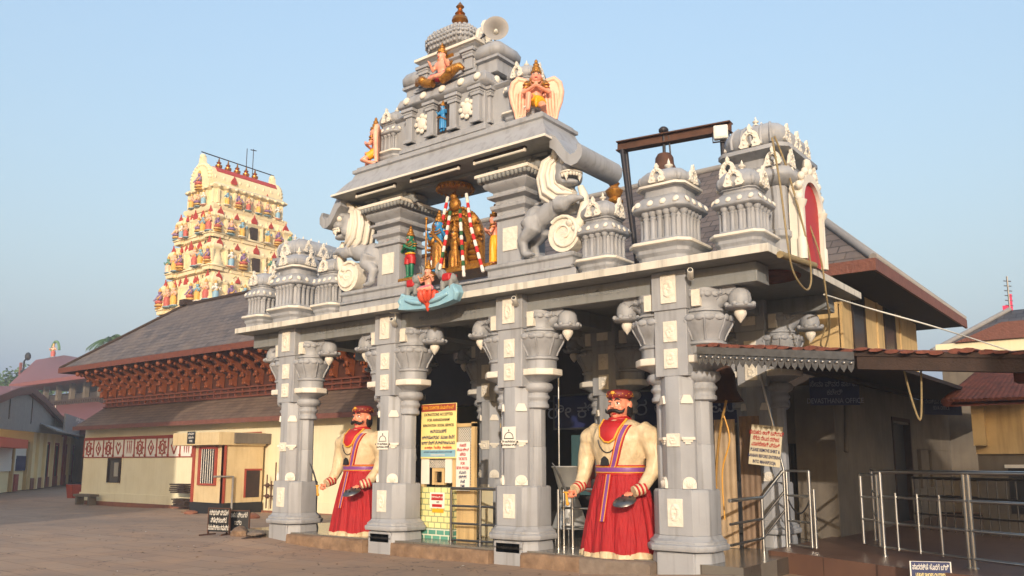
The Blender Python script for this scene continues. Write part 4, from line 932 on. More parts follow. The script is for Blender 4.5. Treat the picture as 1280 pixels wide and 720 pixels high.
    def ribbon(nm, f, z0, z1, w, N=16):
        bb = MB()
        for lo, hi, m, o in ((-w, -w * .72, 1, .012), (-w * .72, -w * .5, 2, .014), (-w * .5, w * .5, 0, .012), (w * .5, w * .72, 2, .014), (w * .72, w, 1, .012)):
            rs_ = []
            for i in range(N + 1):
                z = z0 + (z1 - z0) * i / N; x = f(z); q = lambda xx, oo: (xx, (ty(xx, z) if z > 1.2 else -(.3 + .17 * (1.22 - z) / 1.2 * 1.4)) - oo, z)
                rs_.append([q(x + lo, -.01), q(x + hi, -.01), q(x + hi, o + .012), q(x + lo, o + .012)])
            bb.rings(rs_, m)
        return bb.build(nm, [PURPLE, REDP, YEL], t)
    ribbon('shoulder_sash', lambda z: .04 + .2 * ((z - 1.3) / .62) ** .9, 1.3, 1.93, .06)
    ribbon('hanging_ribbon', lambda z: -.02 - .04 * (1.2 - z) / .6, .52, 1.2, .05)
    b = MB()                                                            # red neckcloth
    pts = [(-.2, 2.02), (-.2, 1.9), (-.15, 1.76), (-.06, 1.68), (.02, 1.67), (.1, 1.72), (.15, 1.86), (.2, 2.02)]
    rs_ = []
    for sc_, oo in ((1, .0), (1.0, .03), (.6, .05), (.05, .055)):
        cx, cz = -.01, 1.87
        rs_.append([((x - cx) * sc_ + cx, ty((x - cx) * sc_ + cx, min(2.0, (z - cz) * sc_ + cz)) - oo - .004, (z - cz) * sc_ + cz) for x, z in pts])
    b.rings(rs_, 0, True, True); b.tube([(x, ty(x, min(2.0, z)) - .025, z) for x, z in pts], .018, 8, 1); b.ell((0, 0, 2.02), (.19, .17, .07))
    b.build('neckcloth', [REDP, YEL], t)
    b = MB(); b.tube([(.17 * math.sin(a) - .03, ty(.17 * math.sin(a), 1.75 - .25 * math.cos(a)) - .012, 1.78 - .26 * math.cos(a)) for a in [R(-75 + 12.5 * i) for i in range(13)]], .009, 6); b.build('necklace', IRON, t)
    b = MB(); b.prism([(-.16, 1.33), (-.02, 1.33), (-.03, 1.42), (-.09, 1.47), (-.14, 1.43)], -.33, -.27, 'y'); b.build('pouch', BLACK, t, .01)
    # head
    b = MB(); b.tube([(0, 0, 1.98), (0, -.01, 2.12)], [.13, .12], 14); b.ell((0, -.01, 2.24), (.165, .175, .2)); b.ell((0, -.06, 2.12), (.125, .12, .1)); b.ell((0, -.13, 2.07), (.05, .05, .04))
    b.tube([(0, -.16, 2.29), (0, -.205, 2.22), (0, -.215, 2.19)], [.02, .03, .038], 10); 
    for s in (-1, 1):
        b.ell((s * .03, -.185, 2.185), (.025, .025, .02), n=8); b.ell((s * .085, -.12, 2.18), (.055, .06, .05)); b.ell((s * .06, -.145, 2.295), (.06, .03, .02)); b.ell((s * .172, .02, 2.22), (.03, .05, .085), (0, s * .15, 0)); b.ell((s * .175, .0, 2.14), (.02, .025, .035), n=8)
    b.ell((0, -.155, 2.115), (.045, .03, .018), n=10)
    hd = b.build('head', FACE, t, voxel=.011, smooth=3)
    b = MB()
    for s in (-1, 1): b.ell((s * .063, -.158, 2.255), (.036, .016, .02), (0, s * -.08, 0), 12)
    b.build('eyes', PAPER, t)
    b = MB()
    for s in (-1, 1):
        b.ell((s * .063, -.171, 2.256), (.015, .008, .016), n=10); b.tube([(s * .02, -.176, 2.305), (s * .06, -.178, 2.335), (s * .115, -.14, 2.3)], [.009, .014, .006], 8)
        b.tube([(s * .025, -.165, 2.262), (s * .063, -.176, 2.28), (s * .105, -.15, 2.26)], [.003, .005, .003], 6)
        b.tube([(s * .0, -.205, 2.15), (s * .05, -.2, 2.148), (s * .1, -.175, 2.125), (s * .145, -.15, 2.135), (s * .17, -.13, 2.18)], [.022, .03, .028, .02, .006], 10)
        b.ell((s * .165, .03, 2.16), (.035, .08, .12), n=10)
    b.ell((0, .06, 2.2), (.165, .14, .19)); b.build('hair_and_moustache', HAIR, t)
    b = MB(); b.ell((0, -.168, 2.1), (.045, .02, .016), n=10); b.tube([(0, -.178, 2.33), (0, -.183, 2.37)], [.008, .012], 6); b.build('lips', REDP, t)
    b = MB(); b.lathe([(.17, 2.335), (.185, 2.345), (.2, 2.38), (.2, 2.42), (.185, 2.45), (.12, 2.475), (.0, 2.485)], 28, (0, .01), sy=1.05); c = b.build('cap', MAROON, t)
    b = MB()
    for k in range(24): a = k * PI / 12; b.ell((.2 * math.cos(a), .01 + .21 * math.sin(a), 2.375 + .03 * (k % 2)), (.008, .008, .01), n=6)
    b.ell((0, -.2, 2.42), (.04, .02, .03), n=8); b.build('cap_beads', YEL, c)
    return t
def held(kind, label, loc, rz=0):
    if kind == 'sword':
        t = thing('sword', label, 'sword', loc, rz, 'swords of the warriors')
        b = MB(); b.rings([[(x - w, -.006, z), (x, -.012, z), (x + w, -.006, z), (x, .006, z)] for x, z, w in ((0, .06, .026), (-.05, .18, .028), (-.12, .32, .028), (-.19, .43, .022), (-.25, .5, .004))]); b.M = Matrix.Rotation(0, 4, 'X')
        b.build('blade', DSTEEL, t)
        b = MB(); b.tube([(.02, 0, -.1), (0, 0, .05)], .02, 8); b.ell((.0, 0, .06), (.06, .025, .015), n=10); b.ell((.025, 0, -.11), .03, n=8); b.build('hilt', YEL, t)
    else:
        t = thing('shield', label, 'shield', loc, rz, 'shields of the warriors')
        b = MB(); b.M = Matrix.Rotation(R(24), 4, 'X'); b.lathe([(0, .05), (.07, .047), (.13, .03), (.165, .005), (.175, -.012), (.165, -.018), (.14, .01), (0, .03)], 28); b.build('disc', DSTEEL, t)
        b = MB(); b.M = Matrix.Rotation(R(24), 4, 'X')
        for k in range(4): a = k * PI / 2 + .6; b.ell((.09 * math.cos(a), .09 * math.sin(a), .048), (.022, .022, .014), n=8)
        b.build('boss', IRON, t)
    return t
wa = make_warrior('near giant moustached warrior doll in red skirt and cream shirt, beside the right front pillar')
WR = (1.84, .42, .225); wa.location = WR
WL = (-4.07, .55, .225); dup(wa, WL, 'far giant moustached warrior doll in red skirt and cream shirt, half behind the second pillar')
for W_, w in ((WR, 'near'), (WL, 'far')):
    held('sword', 'curved sword raised in the fist of the %s warrior' % w, (W_[0] - .63, W_[1] - .55, W_[2] + .87))
    held('shield', 'small dark round shield with bosses held by the %s warrior' % w, (W_[0] + .39, W_[1] - .58, W_[2] + .83))

# ------------------------------------------------------------ bell frame, horn, cameras, lamps, ropes
A = Vector((.98, 2.1, 7.27)); B = Vector((2.98, 2.28, 7.2))
t = thing('bell_frame', 'black steel A-frames carrying a rusty girder over the canopy behind the shrines', 'bell frame', (0, 0, 0))
b = MB(); d = (B - A).normalized(); L = (B - A).length; b.M = Matrix.Translation(A) @ d.to_track_quat('X', 'Z').to_matrix().to_4x4()
for z0, z1, w in ((.13, .15, .09), (-.03, -.01, .09), (-.01, .13, .02)): b.box(-.06, L + .06, -w, w, z0, z1)
b.M = Matrix(); b.build('girder', RUST, t)
for P_ in (A + d * .06, B - d * .08):
    for y in (-.4, .5): b = MB(); b.tube([P_ + Vector((0, y * .15, -.03)), (P_.x + ((.5 if y < 0 else .0) if P_.x < 2 else (.2 if y < 0 else -.25)), P_.y + y, 4.5)], .045, 8); b.build('leg', IRON, t)
for z in (5.2, 6.0):
    b = MB(); k = (7.2 - z) / 2.75
    for P_ in (A + d * .06, B - d * .08): b.tube([(P_.x + (.5 if P_.x < 2 else .2) * k, P_.y - .4 * k, z), (P_.x - (0 if P_.x < 2 else .25) * k, P_.y + .5 * k, z)], .025, 6)
    b.build('brace', IRON, t)
b = MB(); b.tube([(B.x - .08 + .2, B.y - .3, 5.3), (B.x + .1 + .2, B.y + .4, 5.3)], .025, 6); b.tube([(B.x + .12, B.y - .25, 5.85), (B.x + .4, B.y + .5, 5.8), (B.x + .4, B.y + .5, 4.5)], .03, 6); b.build('side_rail', IRON, t)
M_ = A.lerp(B, .42)
t = thing('hanging_bell', 'small bronze bell hanging from the rusty girder of the frame', 'bell', M_)
b = MB(); b.tube([(0, 0, .22), (0, 0, -.22)], .03, 8); b.tube([(.1, 0, .1), (.12, 0, -.25)], .015, 6); b.ell((0, 0, .22), (.09, .1, .07), n=10); b.build('hanger', IRON, t)
b = MB(); b.lathe([(.04, -.2), (.12, -.23), (.16, -.3), (.17, -.42), (.21, -.52), (.25, -.6), (.22, -.6), (.1, -.4)], 20); b.build('bell_body', RUST, t)
t = thing('floodlight', 'cream square floodlight on top of the right leg of the bell frame', 'floodlight', B + Vector((-.06, -.16, -.06)), R(20))
b = MB(); b.box(-.12, .12, -.06, .06, -.13, .11); b.build('housing', LAMPW, t, .02)
b = MB(); b.box(-.09, .09, -.068, -.06, -.1, .08); b.build('lens', PAPER, t)
b = MB(); b.tube([(-.135, 0, -.02), (-.135, 0, -.17), (.135, 0, -.17), (.135, 0, -.02)], .015, 6); b.build('yoke', IRON, t)
t = thing('horn_loudspeaker', 'grey horn loudspeaker on the crown of the stepped tower', 'loudspeaker', at(620, 40, Y=.2), R(38)); t.scale = (.88, .88, .88)
b = MB(); b.M = Matrix.Rotation(R(90), 4, 'X'); b.lathe([(.03, -.28), (.05, -.1), (.09, .02), (.16, .1), (.24, .15), (.26, .16), (.24, .163), (.15, .115), (.08, .03), (.02, -.05)], 28); b.build('horn', TIN, t)
b = MB(); b.M = Matrix.Rotation(R(90), 4, 'X'); b.lathe([(.0, -.1), (.05, -.08), (.045, .03), (.03, .08), (0, .1)], 14); b.build('driver', LAMPW, t)
b = MB(); b.tube([(0, .05, 0), (-.25, .1, -.02), (-.32, .1, -.1)], .02, 8); b.tube([(-.02, .2, -.05), (-.1, .22, -.4)], .02, 6); b.build('bracket', IRON, t)
for (px, py, w) in ((492, 403, 'second'), (644, 377, 'third'), (863, 343, 'fourth')):
    p = at(px, py, Y=-.12)
    t = thing('security_camera', 'white bullet camera fixed on the %s front pillar under the canopy edge' % w, 'security camera', p, R(25), 'security cameras under the canopy')
    b = MB(); b.M = Matrix.Rotation(R(70), 4, 'X'); b.lathe([(.0, -.1), (.04, -.1), (.045, -.09), (.045, .1), (.038, .12)], 14); b.build('barrel', LAMPW, t)
    b = MB(); b.M = Matrix.Rotation(R(70), 4, 'X'); b.lathe([(.03, .121), (.02, .126), (0, .127)], 12); b.build('lens', BLACK, t)
    b = MB(); b.tube([(0, .06, .03), (0, .1, .13), (-.02, .1, .2)], .016, 6); b.box(-.1, .06, .04, .14, .19, .2 + .03); b.build('mount', LAMPW, t)
def rope(label, pts, r=.014, name='rope', m=ROPE, group='ropes hanging from the red niche shrine', cat='rope'):
    P_ = [Vector(p) for p in pts]; q = []
    for i in range(len(P_) - 1):                                        # catmull-rom
        a, b_, c, d_ = P_[max(i - 1, 0)], P_[i], P_[i + 1], P_[min(i + 2, len(P_) - 1)]
        for k in range(5):
            u = k / 5; q.append(.5 * ((2 * b_) + (c - a) * u + (2 * a - 5 * b_ + 4 * c - d_) * u * u + (3 * b_ - a - 3 * c + d_) * u ** 3))
    q.append(P_[-1]); b = MB(); b.tube(q, r, 6); return tag(b.build(name, m), label, cat, group)
XR = 4.66
rope('rope looped twice round the red niche shrine, its loop hanging below the canopy edge', [at(965, 172, X=4.42), at(975, 230, X=4.5), at(984, 300, X=XR), at(990, 335, X=XR), at(1000, 355, X=XR), at(1010, 362, X=XR), at(1014, 345, X=XR), at(1008, 300, X=XR), at(985, 215, X=4.5), at(968, 170, X=4.42)])
rope('long rope falling from the niche shrine past the canopy edge to the yellow wall', [at(985, 190, X=4.45), at(1008, 270, X=4.55), at(1025, 320, X=XR), at(1033, 370, X=XR), at(1037, 410, X=4.5), at(1030, 440, X=4.3)])
rope('thin rope knotted on the canopy end, dropping in front of the yellow wall', [at(1037, 385, X=4.6), at(1036, 400, X=4.5), at(1026, 432, X=4.3), at(1048, 436, X=4.3)], .012)
b = MB(); b.tube([at(975, 318, X=4.62), at(1018, 332, X=4.62)], .05, 8); tag(b.build('bamboo_pole', ROPE), 'short pole tied across the foot of the red niche with rope', 'pole')
rope('pale cable stretched from the main hall eave down to the far right roofs', [at(1030, 368, X=4.4), at(1085, 385, X=4.6), at(1180, 412, X=5.5), at(1285, 446, X=6.2)], .014, 'cable', LAMPW, None, 'cable')
t = thing('golden_roof_finial', 'golden pot finial standing beside the left leg of the bell frame', 'finial', at(768, 252, Y=3.9))
b = MB(); b.M = Matrix.Scale(.55, 4); b.lathe([(.1, -.2), (.3, -.1), (.34, 0), (.2, .14), (.3, .3), (.34, .42), (.15, .6), (.22, .7), (.1, .85), (0, 1.2)], 16); b.build('pot', GOLD, t)
b = MB(); b.tube([(0, 0, -.1), (0, 0, -1.5)], .07, 8); b.build('stem', GOLD, t)
# ------------------------------------------------------------ donation booth
t = thing('donation_booth', 'donation counter booth with yellow tiled front and mesh window between the pillars', 'booth', (-2.7, .7, .235))
b = MB(); b.box(0, .93, 0, .12, .18, .92); b.build('tiled_front', TILEY, t, .004)
b = MB(); b.box(-.003, .933, -.003, .12, 0, .18); b.build('green_tile_base', TILEG, t)
b = MB(); b.box(0, .93, .121, 1.1, 0, .9); b.build('counter', CREAM, t)
b = MB()
for x0, x1, z0, z1 in ((.08, .16, .92, 2.0), (.86, .94, .92, 2.0), (.08, .94, 2.0, 2.08), (.36, .66, .96, 1.0), (.36, .66, 1.2, 1.26), (.36, .42, 1.0, 1.2), (.6, .66, 1.0, 1.2), (1.3, 1.38, 0, 2.08), (.94, 1.38, 2.0, 2.06)): b.box(x0, x1, .02, .09, z0, z1)
for x0, x1 in ((1.38, 2.0),): b.box(x0, x1, .75, .82, 2.0, 2.08); b.box(1.94, 2.0, .75, .82, 0, 2.0); b.box(1.6, 1.66, .75, .82, 0, 2.0)
b.build('booth_frame', YWALL, t)
def lattice(b, x0, x1, z0, z1, y, st=.05, r=.006):
    W, H = x1 - x0, z1 - z0
    n = int((W + H) / st)
    for i in range(1, n):
        c = i * st
        for fl in (0, 1):
            a0 = max(0, c - H); a1 = min(W, c); z_0 = c - a0; z_1 = c - a1
            if a1 - a0 < .005: continue
            f = (lambda a: x0 + a) if not fl else (lambda a: x1 - a)
            b.tube([(f(a0), y + fl * .01, z0 + z_0), (f(a1), y + fl * .01, z0 + z_1)], r, 4, smooth=False)
b = MB(); lattice(b, .16, .86, 1.27, 2.0, .055); lattice(b, .96, 1.3, .95, 2.0, .055); b.build('wire_mesh', PAPER, t)
b = MB(); b.box(.96, 1.3, .03, .09, 0, .95); b.build('side_panel', YWALL, t)
b = MB(); b.box(.1, .3, .0, .018, .97, 1.72); b.build('pasted_notice', PAPER, t); b = MB(); b.box(.7, .86, .0, .018, 1.0, 1.72); b.build('pasted_notice', PAPER, t)
t2 = thing('donation_sign', 'tall yellow donation counter sign board fixed above the tiled booth', 'sign', (-2.58, .69, 1.67))
b = MB(); b.box(0, .87, -.03, -.005, 0, 1.0); b.build('board', YELB, t2, .004)
b = MB(); b.box(.006, .864, -.034, -.028, .86, .99); hb = b.build('header_band', REDTRIM, t2)
b = MB(); b.box(.006, .864, -.034, -.028, .03, .16); b.build('footer_band', LBLUE, t2)
text('SEVA COUNTER ಸೇವಾ ಕೌಂಟರ್', .085, (.435, -.036, .925), YEL, hb, sx=.68, bold=.002)
for s_, z, m, sz, sx in (('DONATIONS ACCEPTED', .8, BLACK, .075, .85), ('FOR ANNADANAM', .7, BLACK, .075, .85), ('RENOVATION  SOCIAL SERVICES', .6, BLACK, .07, .74), ('ಅನ್ನದಾನಕ್ಕೆ', .49, BLUEB, .085, .8), ('ಜೀರ್ಣೋದ್ಧಾರ  ಸಮಾಜ ಸೇವೆಗೆ', .38, BLUEB, .085, .68), ('ಇಲ್ಲಿ ದೇಣಿಗೆ ಸ್ವೀಕರಿಸಲಾಗುವುದು', .28, BLUEB, .085, .62), ('e-swipe  Facility  Available', .2, REDP, .075, .85)): text(s_, sz, (.435, -.032, z), m, t2, sx=sx, bold=.0015)
text('ACCOUNT TRANSFER AND CHEQUES ACCEPTED HERE', .035, (.435, -.036, .115), BLUEB, t2, sx=.8); text('ದೇವಸ್ಥಾನ ಕಾರ್ಯಾಲಯ', .04, (.435, -.036, .065), PAPER, t2, sx=.8)
t2 = thing('narrow_notice', 'narrow cream notice with red and blue lettering right of the booth window', 'sign', (-1.7, .7, 1.1))
b = MB(); b.box(-.02, .3, -.02, .0, 0, .86); b.build('board', PAPER, t2, .003)
for i, (s_, m) in enumerate((('ಸೂಚನೆ', REDP), ('ಸೇವಾ ಚೀಟಿ', REDP), ('ಪಡೆದು', REDP), ('TICKETS', REDP), ('FOR', REDP), ('SEVA POOJA', REDP), ('ಸಮಯ', BLUEB), ('ಬೆಳಿಗ್ಗೆ', BLUEB), ('ಸಂಜೆ', BLUEB), ('TIME', BLUEB))): text(s_, .07, (.14, -.022, .8 - i * .08), m, t2, sx=.75, bold=.0015)
t2 = thing('counter_poster', 'red and white payment poster stuck on the tiled booth front', 'poster', (-2.36, .695, .72))
b = MB(); b.box(0, .36, -.004, .0, .06, .34); b.build('sheet', PAPER, t2)
b = MB(); b.box(.04, .32, -.008, -.004, .2, .31); b.box(.06, .3, -.008, -.004, .08, .13); b.build('red_print', REDP, t2)
b = MB(); b.box(.06, .34, -.006, -.002, -.02, .05); b.build('yellow_strip', YELC, t2); text('ಸ್ಕ್ಯಾನ್ ಪೇ', .05, (.18, -.012, .255), PAPER, t2); text('UPI', .05, (.2, -.008, .165), BLACK, t2)
t2 = thing('hanging_bulb', 'white lamp bulb hanging on a wire left of the booth window', 'lamp', (-2.77, .7, 1.6))
b = MB(); b.lathe([(0, 0), (.035, .03), (.045, .08), (.03, .14), (.018, .18), (.018, .24)], 12); b.build('bulb', LAMPW, t2)
b = MB(); b.tube([(0, 0, .24), (0, 0, .3), (.08, .02, .34)], .008, 6); b.build('wire', BLACK, t2)

# hourglass shaped steel offering vessel and rods
t = thing('offering_vessel', 'polished steel hourglass shaped offering vessel on short legs behind the railing', 'vessel', (-.16, 2.0, .235))
b = MB(); b.lathe([(.32, .2), (.33, .22), (.31, .26), (.17, .68), (.15, .72), (.17, .76), (.3, 1.26), (.33, 1.28), (.32, 1.3), (.3, 1.28)], 32); b.build('vessel_body', mat('bright_brushed_steel', '#d2cfc8', .38, .65, c2='#a5a29b', sc=3), t)
for k in range(4): a = k * PI / 2 + .5; b = MB(); b.tube([(.26 * math.cos(a), .26 * math.sin(a), 0), (.26 * math.cos(a), .26 * math.sin(a), .21)], .02, 8); b.build('leg', DSTEEL, t)
t = thing('flag_rod', 'tall thin steel rod standing behind the railing left of the near warrior', 'rod', (-.28, 1.85, .235))
b = MB(); b.tube([(0, 0, 0), (0, 0, 2.95)], .016, 8); b.build('rod', STEEL, t); b = MB(); b.tube([(0, 0, 2.95), (-.35, .02, 2.97)], .012, 8); b.build('arm', STEEL, t)

def railing(name, label, pts, zs, base, m=STEEL, posts=None, r=.02, group=None, bars=None, barz=None):
    t = thing(name, label, 'railing', (0, 0, 0), group=group)
    for i, z in enumerate(zs):
        b = MB(); b.tube([(x, y, z) for x, y in pts], r * (1.35 if i == 0 else 1), 10); b.build('rail', m, t)
    for x, y in (posts or pts):
        b = MB(); b.tube([(x, y, base), (x, y, zs[0])], r * 1.2, 10); b.lathe([(r * 2.4, base), (r * 2.4, base + .012), (r * 1.3, base + .02)], 12, (x, y)); b.build('post', m, t)
    for x, y in bars or []:
        b = MB(); b.tube([(x, y, barz[0]), (x, y, barz[1])], r * .8, 8); b.build('bar', m, t)
    return t
railing('queue_railing', 'steel queue railing between the tiled booth and the third pillar', [(-1.62, .45), (-.62, .5), (-.35, .52)], (1.15, .85, .55, .27), .235, DSTEEL, [(-1.62, .45), (-.98, .48), (-.35, .52)])
railing('queue_railing', 'short doubled steel railing just right of the third pillar, by the vessel', [(.42, .9), (1.3, .95)], (1.17, .86, .56), .235, STEEL, [(.46, .9), (.56, .6), (.7, .8)])
# ------------------------------------------------------------ right side: ramp railings, gate leaf, platform rails
t = thing('ramp_railing', 'steel railing beside the right front pillar with rails kinking up to a tall pole', 'railing', (0, 0, 0))
for dz in (0, -.33, -.62):
    b = MB(); b.tube([(3.42, .75, 1.06 + dz), (3.32, 2.2, 1.06 + dz), (3.56, 2.5, 1.46 + dz)], .028 if dz == 0 else .02, 10); b.build('rail', STEEL if dz == 0 else DSTEEL, t)
b = MB(); b.tube([(3.32, 2.2, .2), (3.32, 2.2, 1.06)], .025, 10); b.build('post', STEEL, t)
b = MB(); b.tube([(3.57, 2.52, .3), (3.57, 2.52, 1.5), (3.33, 2.36, 3.0)], .022, 10); b.build('tall_pole', STEEL, t)
t = thing('ramp_gate', 'small steel barrier frame hinged at the tall pole with a drooping chain', 'barrier', (0, 0, 0))
for z in (1.47, 1.09, .7, .34): b = MB(); b.tube([(3.62, 2.5, z), (4.08, 2.18, z)], .018, 10); b.build('rail', STEEL, t)
for x, y, z0 in ((3.62, 2.5, .3), (4.08, 2.18, .34), (4.16, 2.12, .34)): b = MB(); b.tube([(x, y, z0), (x, y, 1.47 if x < 4.1 else 1.2)], .024, 10); b.build('post', STEEL, t)
b = MB(); b.tube([(3.62 + .46 * u, 2.5 - .32 * u, 1.05 - .9 * u * (1 - u)) for u in [i / 10 for i in range(11)]], .012, 6); b.build('chain', IRON, t)
pp_ = [(4.35, 4.5), (5.0, 2.4), (5.2, 1.95), (6.4, 1.15), (8.6, -.2)]
bars = [(5.2 + 1.2 * u, 1.95 - .8 * u) for u in (.15, .42, .68)]
t = railing('platform_railing', 'long steel railing along the front of the red platform under the shed', [(5.1, 2.05), (6.4, 1.15), (8.6, -.2)], (1.47, 1.12, .76, .42), .3, STEEL, [(5.15, 2.0), (6.36, 1.18), (6.42, 1.14), (8.6, -.2)], .02, None, bars, (.4, 1.18))
t = railing('platform_railing', 'steel railing running back from the corner of the platform railing', [(5.1, 2.05), (4.35, 4.55)], (1.47, 1.12, .76), .3, STEEL, [(4.35, 4.55)], .018)
t = thing('gate_leaf', 'narrow open steel gate leaf at the left end of the platform railing', 'gate', (0, 0, 0))
b = MB(); b.tube([(4.78, 2.35, 1.42), (5.08, 2.08, 1.42), (5.08, 2.08, .42), (4.78, 2.35, .42), (4.78, 2.35, 1.42)], .022, 10); b.build('frame', STEEL, t)
for z in (1.1, .78): b = MB(); b.tube([(4.78, 2.35, z), (5.08, 2.08, z)], .016, 8); b.build('bar', STEEL, t)
railing('inner_queue_railing', 'dark queue railings with many upright bars deep under the shed', [(4.3, 7.6), (6.6, 6.0)], (1.3, .95, .6), .3, DSTEEL, [(4.3, 7.6), (6.6, 6.0)], .018, None, [(4.3 + 2.3 * u / 14, 7.6 - 1.6 * u / 14) for u in range(1, 14)], (.3, 1.3))
railing('inner_queue_railing', 'second dark queue railing behind the first, further under the shed', [(4.4, 9.2), (8.2, 6.6)], (1.25, .9, .55), .3, DSTEEL, [(4.4, 9.2), (6.3, 7.9), (8.2, 6.6)], .018)
# small floor sign at the platform edge, bottom right
q = at(1163, 714, Y=.5); t = thing('floor_sign', 'small blue sign with two white lines leaning on the platform edge', 'sign', (q.x, q.y, q.z - .11), R(25))
b = MB(); b.box(-.22, .22, -.02, 0, .0, .22); b.build('board', BLUEB, t, .004); b = MB(); b.box(-.23, .23, -.015, -.005, .212, .225); b.box(-.23, -.215, -.02, .0, 0, .22); b.box(.215, .23, -.02, 0, 0, .22); b.build('rim', PAPER, t)
text('ಪಾದರಕ್ಷೆ ಹೊರಗೆ ಬಿಡಿ', .085, (0, -.023, .155), PAPER, t, sx=.48, bold=.001); text('LEAVE SHOES OUTSIDE', .06, (0, -.023, .065), YELB, t, sx=.55, bold=.001)
# tilted remove-shirt notice
p = at(957, 557, Y=2.0); t = thing('temple_notice', 'tilted cream notice asking to remove shirt, hanging by the tall steel pole', 'sign', p, R(8)); t.rotation_euler = (0, R(7), R(8))
b = MB(); b.box(-.24, .24, -.01, .01, -.31, .31); b.build('board', mat('cream_notice_board', '#c9bfa5', .6, c2='#b0a080', sc=5), t, .004)
text('ಸೂಚನೆ', .04, (0, -.013, .275), BLACK, t)
for i, (s_, m) in enumerate((('ಪುರುಷರು ಅಂಗಿ ಬನಿಯನ್', REDP), ('ತೆಗೆದು ದೇವರ ದರ್ಶನ', REDP), ('ಮಾಡಬೇಕಾಗಿ ವಿನಂತಿ', REDP), ('PLEASE REMOVE SHIRT &', BLUEB), ('BANIAN BEFORE ENTERING', BLUEB), ('INTO MAHAPOOJA', BLUEB))): text(s_, .085 if i < 3 else .07, (0, -.013, .19 - i * .09), m, t, sx=.55 if i < 3 else .58, bold=.002)
# cloth hangings between pillar and rear pillar on the right
def cloth(label, x0, y0, x1, y1, z0, z1, m):
    b = MB(); N = 24; rs = []
    for z in (z0, (z0 + z1) / 2, z1):
        F = [(x0 + (x1 - x0) * i / N + .003 * math.sin(i * 1.9), y0 + (y1 - y0) * i / N + .006 * math.sin(i * .9), z) for i in range(N + 1)]
        rs.append(F + [(x, y + .02, z_) for x, y, z_ in reversed(F)])
    b.rings(rs, 0, True, True); return tag(b.build('screen_cloth', m), label, 'cloth', 'screens beside the right pillar')
cloth('pale plastic sheet hanging behind the ramp railing', 2.5, 2.35, 2.85, 2.35, .24, 2.3, mat('beige_sheet', '#b29a7c', .6, c2='#8f7757', sc=3, amt=.6))
cloth('darker brown sheet beside the pale plastic sheet, behind the ramp railing', 2.87, 2.5, 3.2, 2.5, .24, 2.35, mat('brown_sheet', '#86705c', .7, c2='#5f4c3b', sc=3, amt=.7))
rope('yellow marigold garland bundle hanging beside the right front pillar', [at(908, 500, Y=1.4), at(900, 540, Y=1.4), at(895, 600, Y=1.4), at(898, 670, Y=1.4)], .02, 'flower_garland', mat('dry_marigold', '#a07a3a', .8, c2='#7a5a2c', sc=20), None, 'garland')
rope('thin yellow cord looped beside the right front pillar', [at(905, 520, Y=1.3), at(912, 550, Y=1.3), at(903, 590, Y=1.3), at(906, 650, Y=1.3)], .012, 'cord', YEL, None, 'cord')
t = thing('temple_bell', 'big dark bronze bell hanging beside the right front pillar under the canopy', 'bell', at(903, 480, Y=1.7))
b = MB(); b.lathe([(.05, .3), (.14, .27), (.2, .15), (.22, -.1), (.28, -.22), (.32, -.28), (.28, -.28), (.15, 0)], 24); b.build('bell_body', RUST, t)
b = MB(); b.tube([(0, 0, .28), (0, 0, 4.33 - t.location.z)], .02, 6); b.build('chain', IRON, t)
# ------------------------------------------------------------ main hall behind the gate
hall = thing('main_hall', 'main temple hall with big slate hip roof and yellow upper wall behind the gate', 'hall', (0, 0, 0))
b = MB(); A_, B_, C_, D_, R1, R2 = (-7.8, 4.0, 5.02), (4.75, 4.0, 5.02), (4.75, 12.0, 5.02), (-7.8, 12.0, 5.02), (-7.8, 8.0, 8.72), (.95, 8.0, 8.72)
b.add([A_, B_, C_, D_, R1, R2], [(0, 1, 5, 4), (1, 2, 5), (2, 3, 4, 5)]); b.add([A_, D_, R1, B_, C_], [(0, 2, 1)], 2); b.m[1] = 1
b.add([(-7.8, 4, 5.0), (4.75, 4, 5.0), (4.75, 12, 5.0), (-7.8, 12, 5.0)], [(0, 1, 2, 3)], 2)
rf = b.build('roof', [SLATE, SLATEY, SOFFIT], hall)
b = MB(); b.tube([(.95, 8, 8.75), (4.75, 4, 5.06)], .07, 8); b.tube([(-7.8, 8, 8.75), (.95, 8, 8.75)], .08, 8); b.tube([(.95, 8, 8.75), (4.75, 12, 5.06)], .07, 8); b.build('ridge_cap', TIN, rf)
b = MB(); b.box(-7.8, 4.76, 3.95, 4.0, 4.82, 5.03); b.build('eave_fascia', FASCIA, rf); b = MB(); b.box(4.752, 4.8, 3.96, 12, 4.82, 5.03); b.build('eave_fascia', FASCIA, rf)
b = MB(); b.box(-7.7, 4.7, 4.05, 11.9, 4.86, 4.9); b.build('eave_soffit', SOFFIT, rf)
b = MB(); b.box(-8.4, 3.9, 4.75, 4.98, 4.46, 4.88); b.box(3.0, 3.9, 4.7, 4.749, 3.4, 4.88); b.box(3.68, 3.9, 4.98, 10.8, 3.2, 4.88); b.box(3.0, 3.89, 10.5, 10.8, 3.2, 4.88)
yw = b.build('upper_wall', YWALL, hall)
for px0, px1, ya_, yb_ in ((1066, 1080, 368, 440), (1105, 1117, 382, 440)):
    q0, q1 = at(px0, 400, X=3.9), at(px1, 400, X=3.9); zt = at((px0 + px1) / 2, ya_, X=3.9).z
    b = MB(); b.box(3.88, 3.92, q0.y - .06, q0.y, 3.2, zt + .06); b.box(3.88, 3.92, q1.y, q1.y + .06, 3.2, zt + .06); b.box(3.88, 3.92, q0.y, q1.y, zt, zt + .06); w_ = b.build('window_frame', OLDWOOD, hall)
    b = MB(); b.box(3.86, 3.905, q0.y, q1.y, 3.2, zt); b.build('window_shutter', GLASSD, w_)
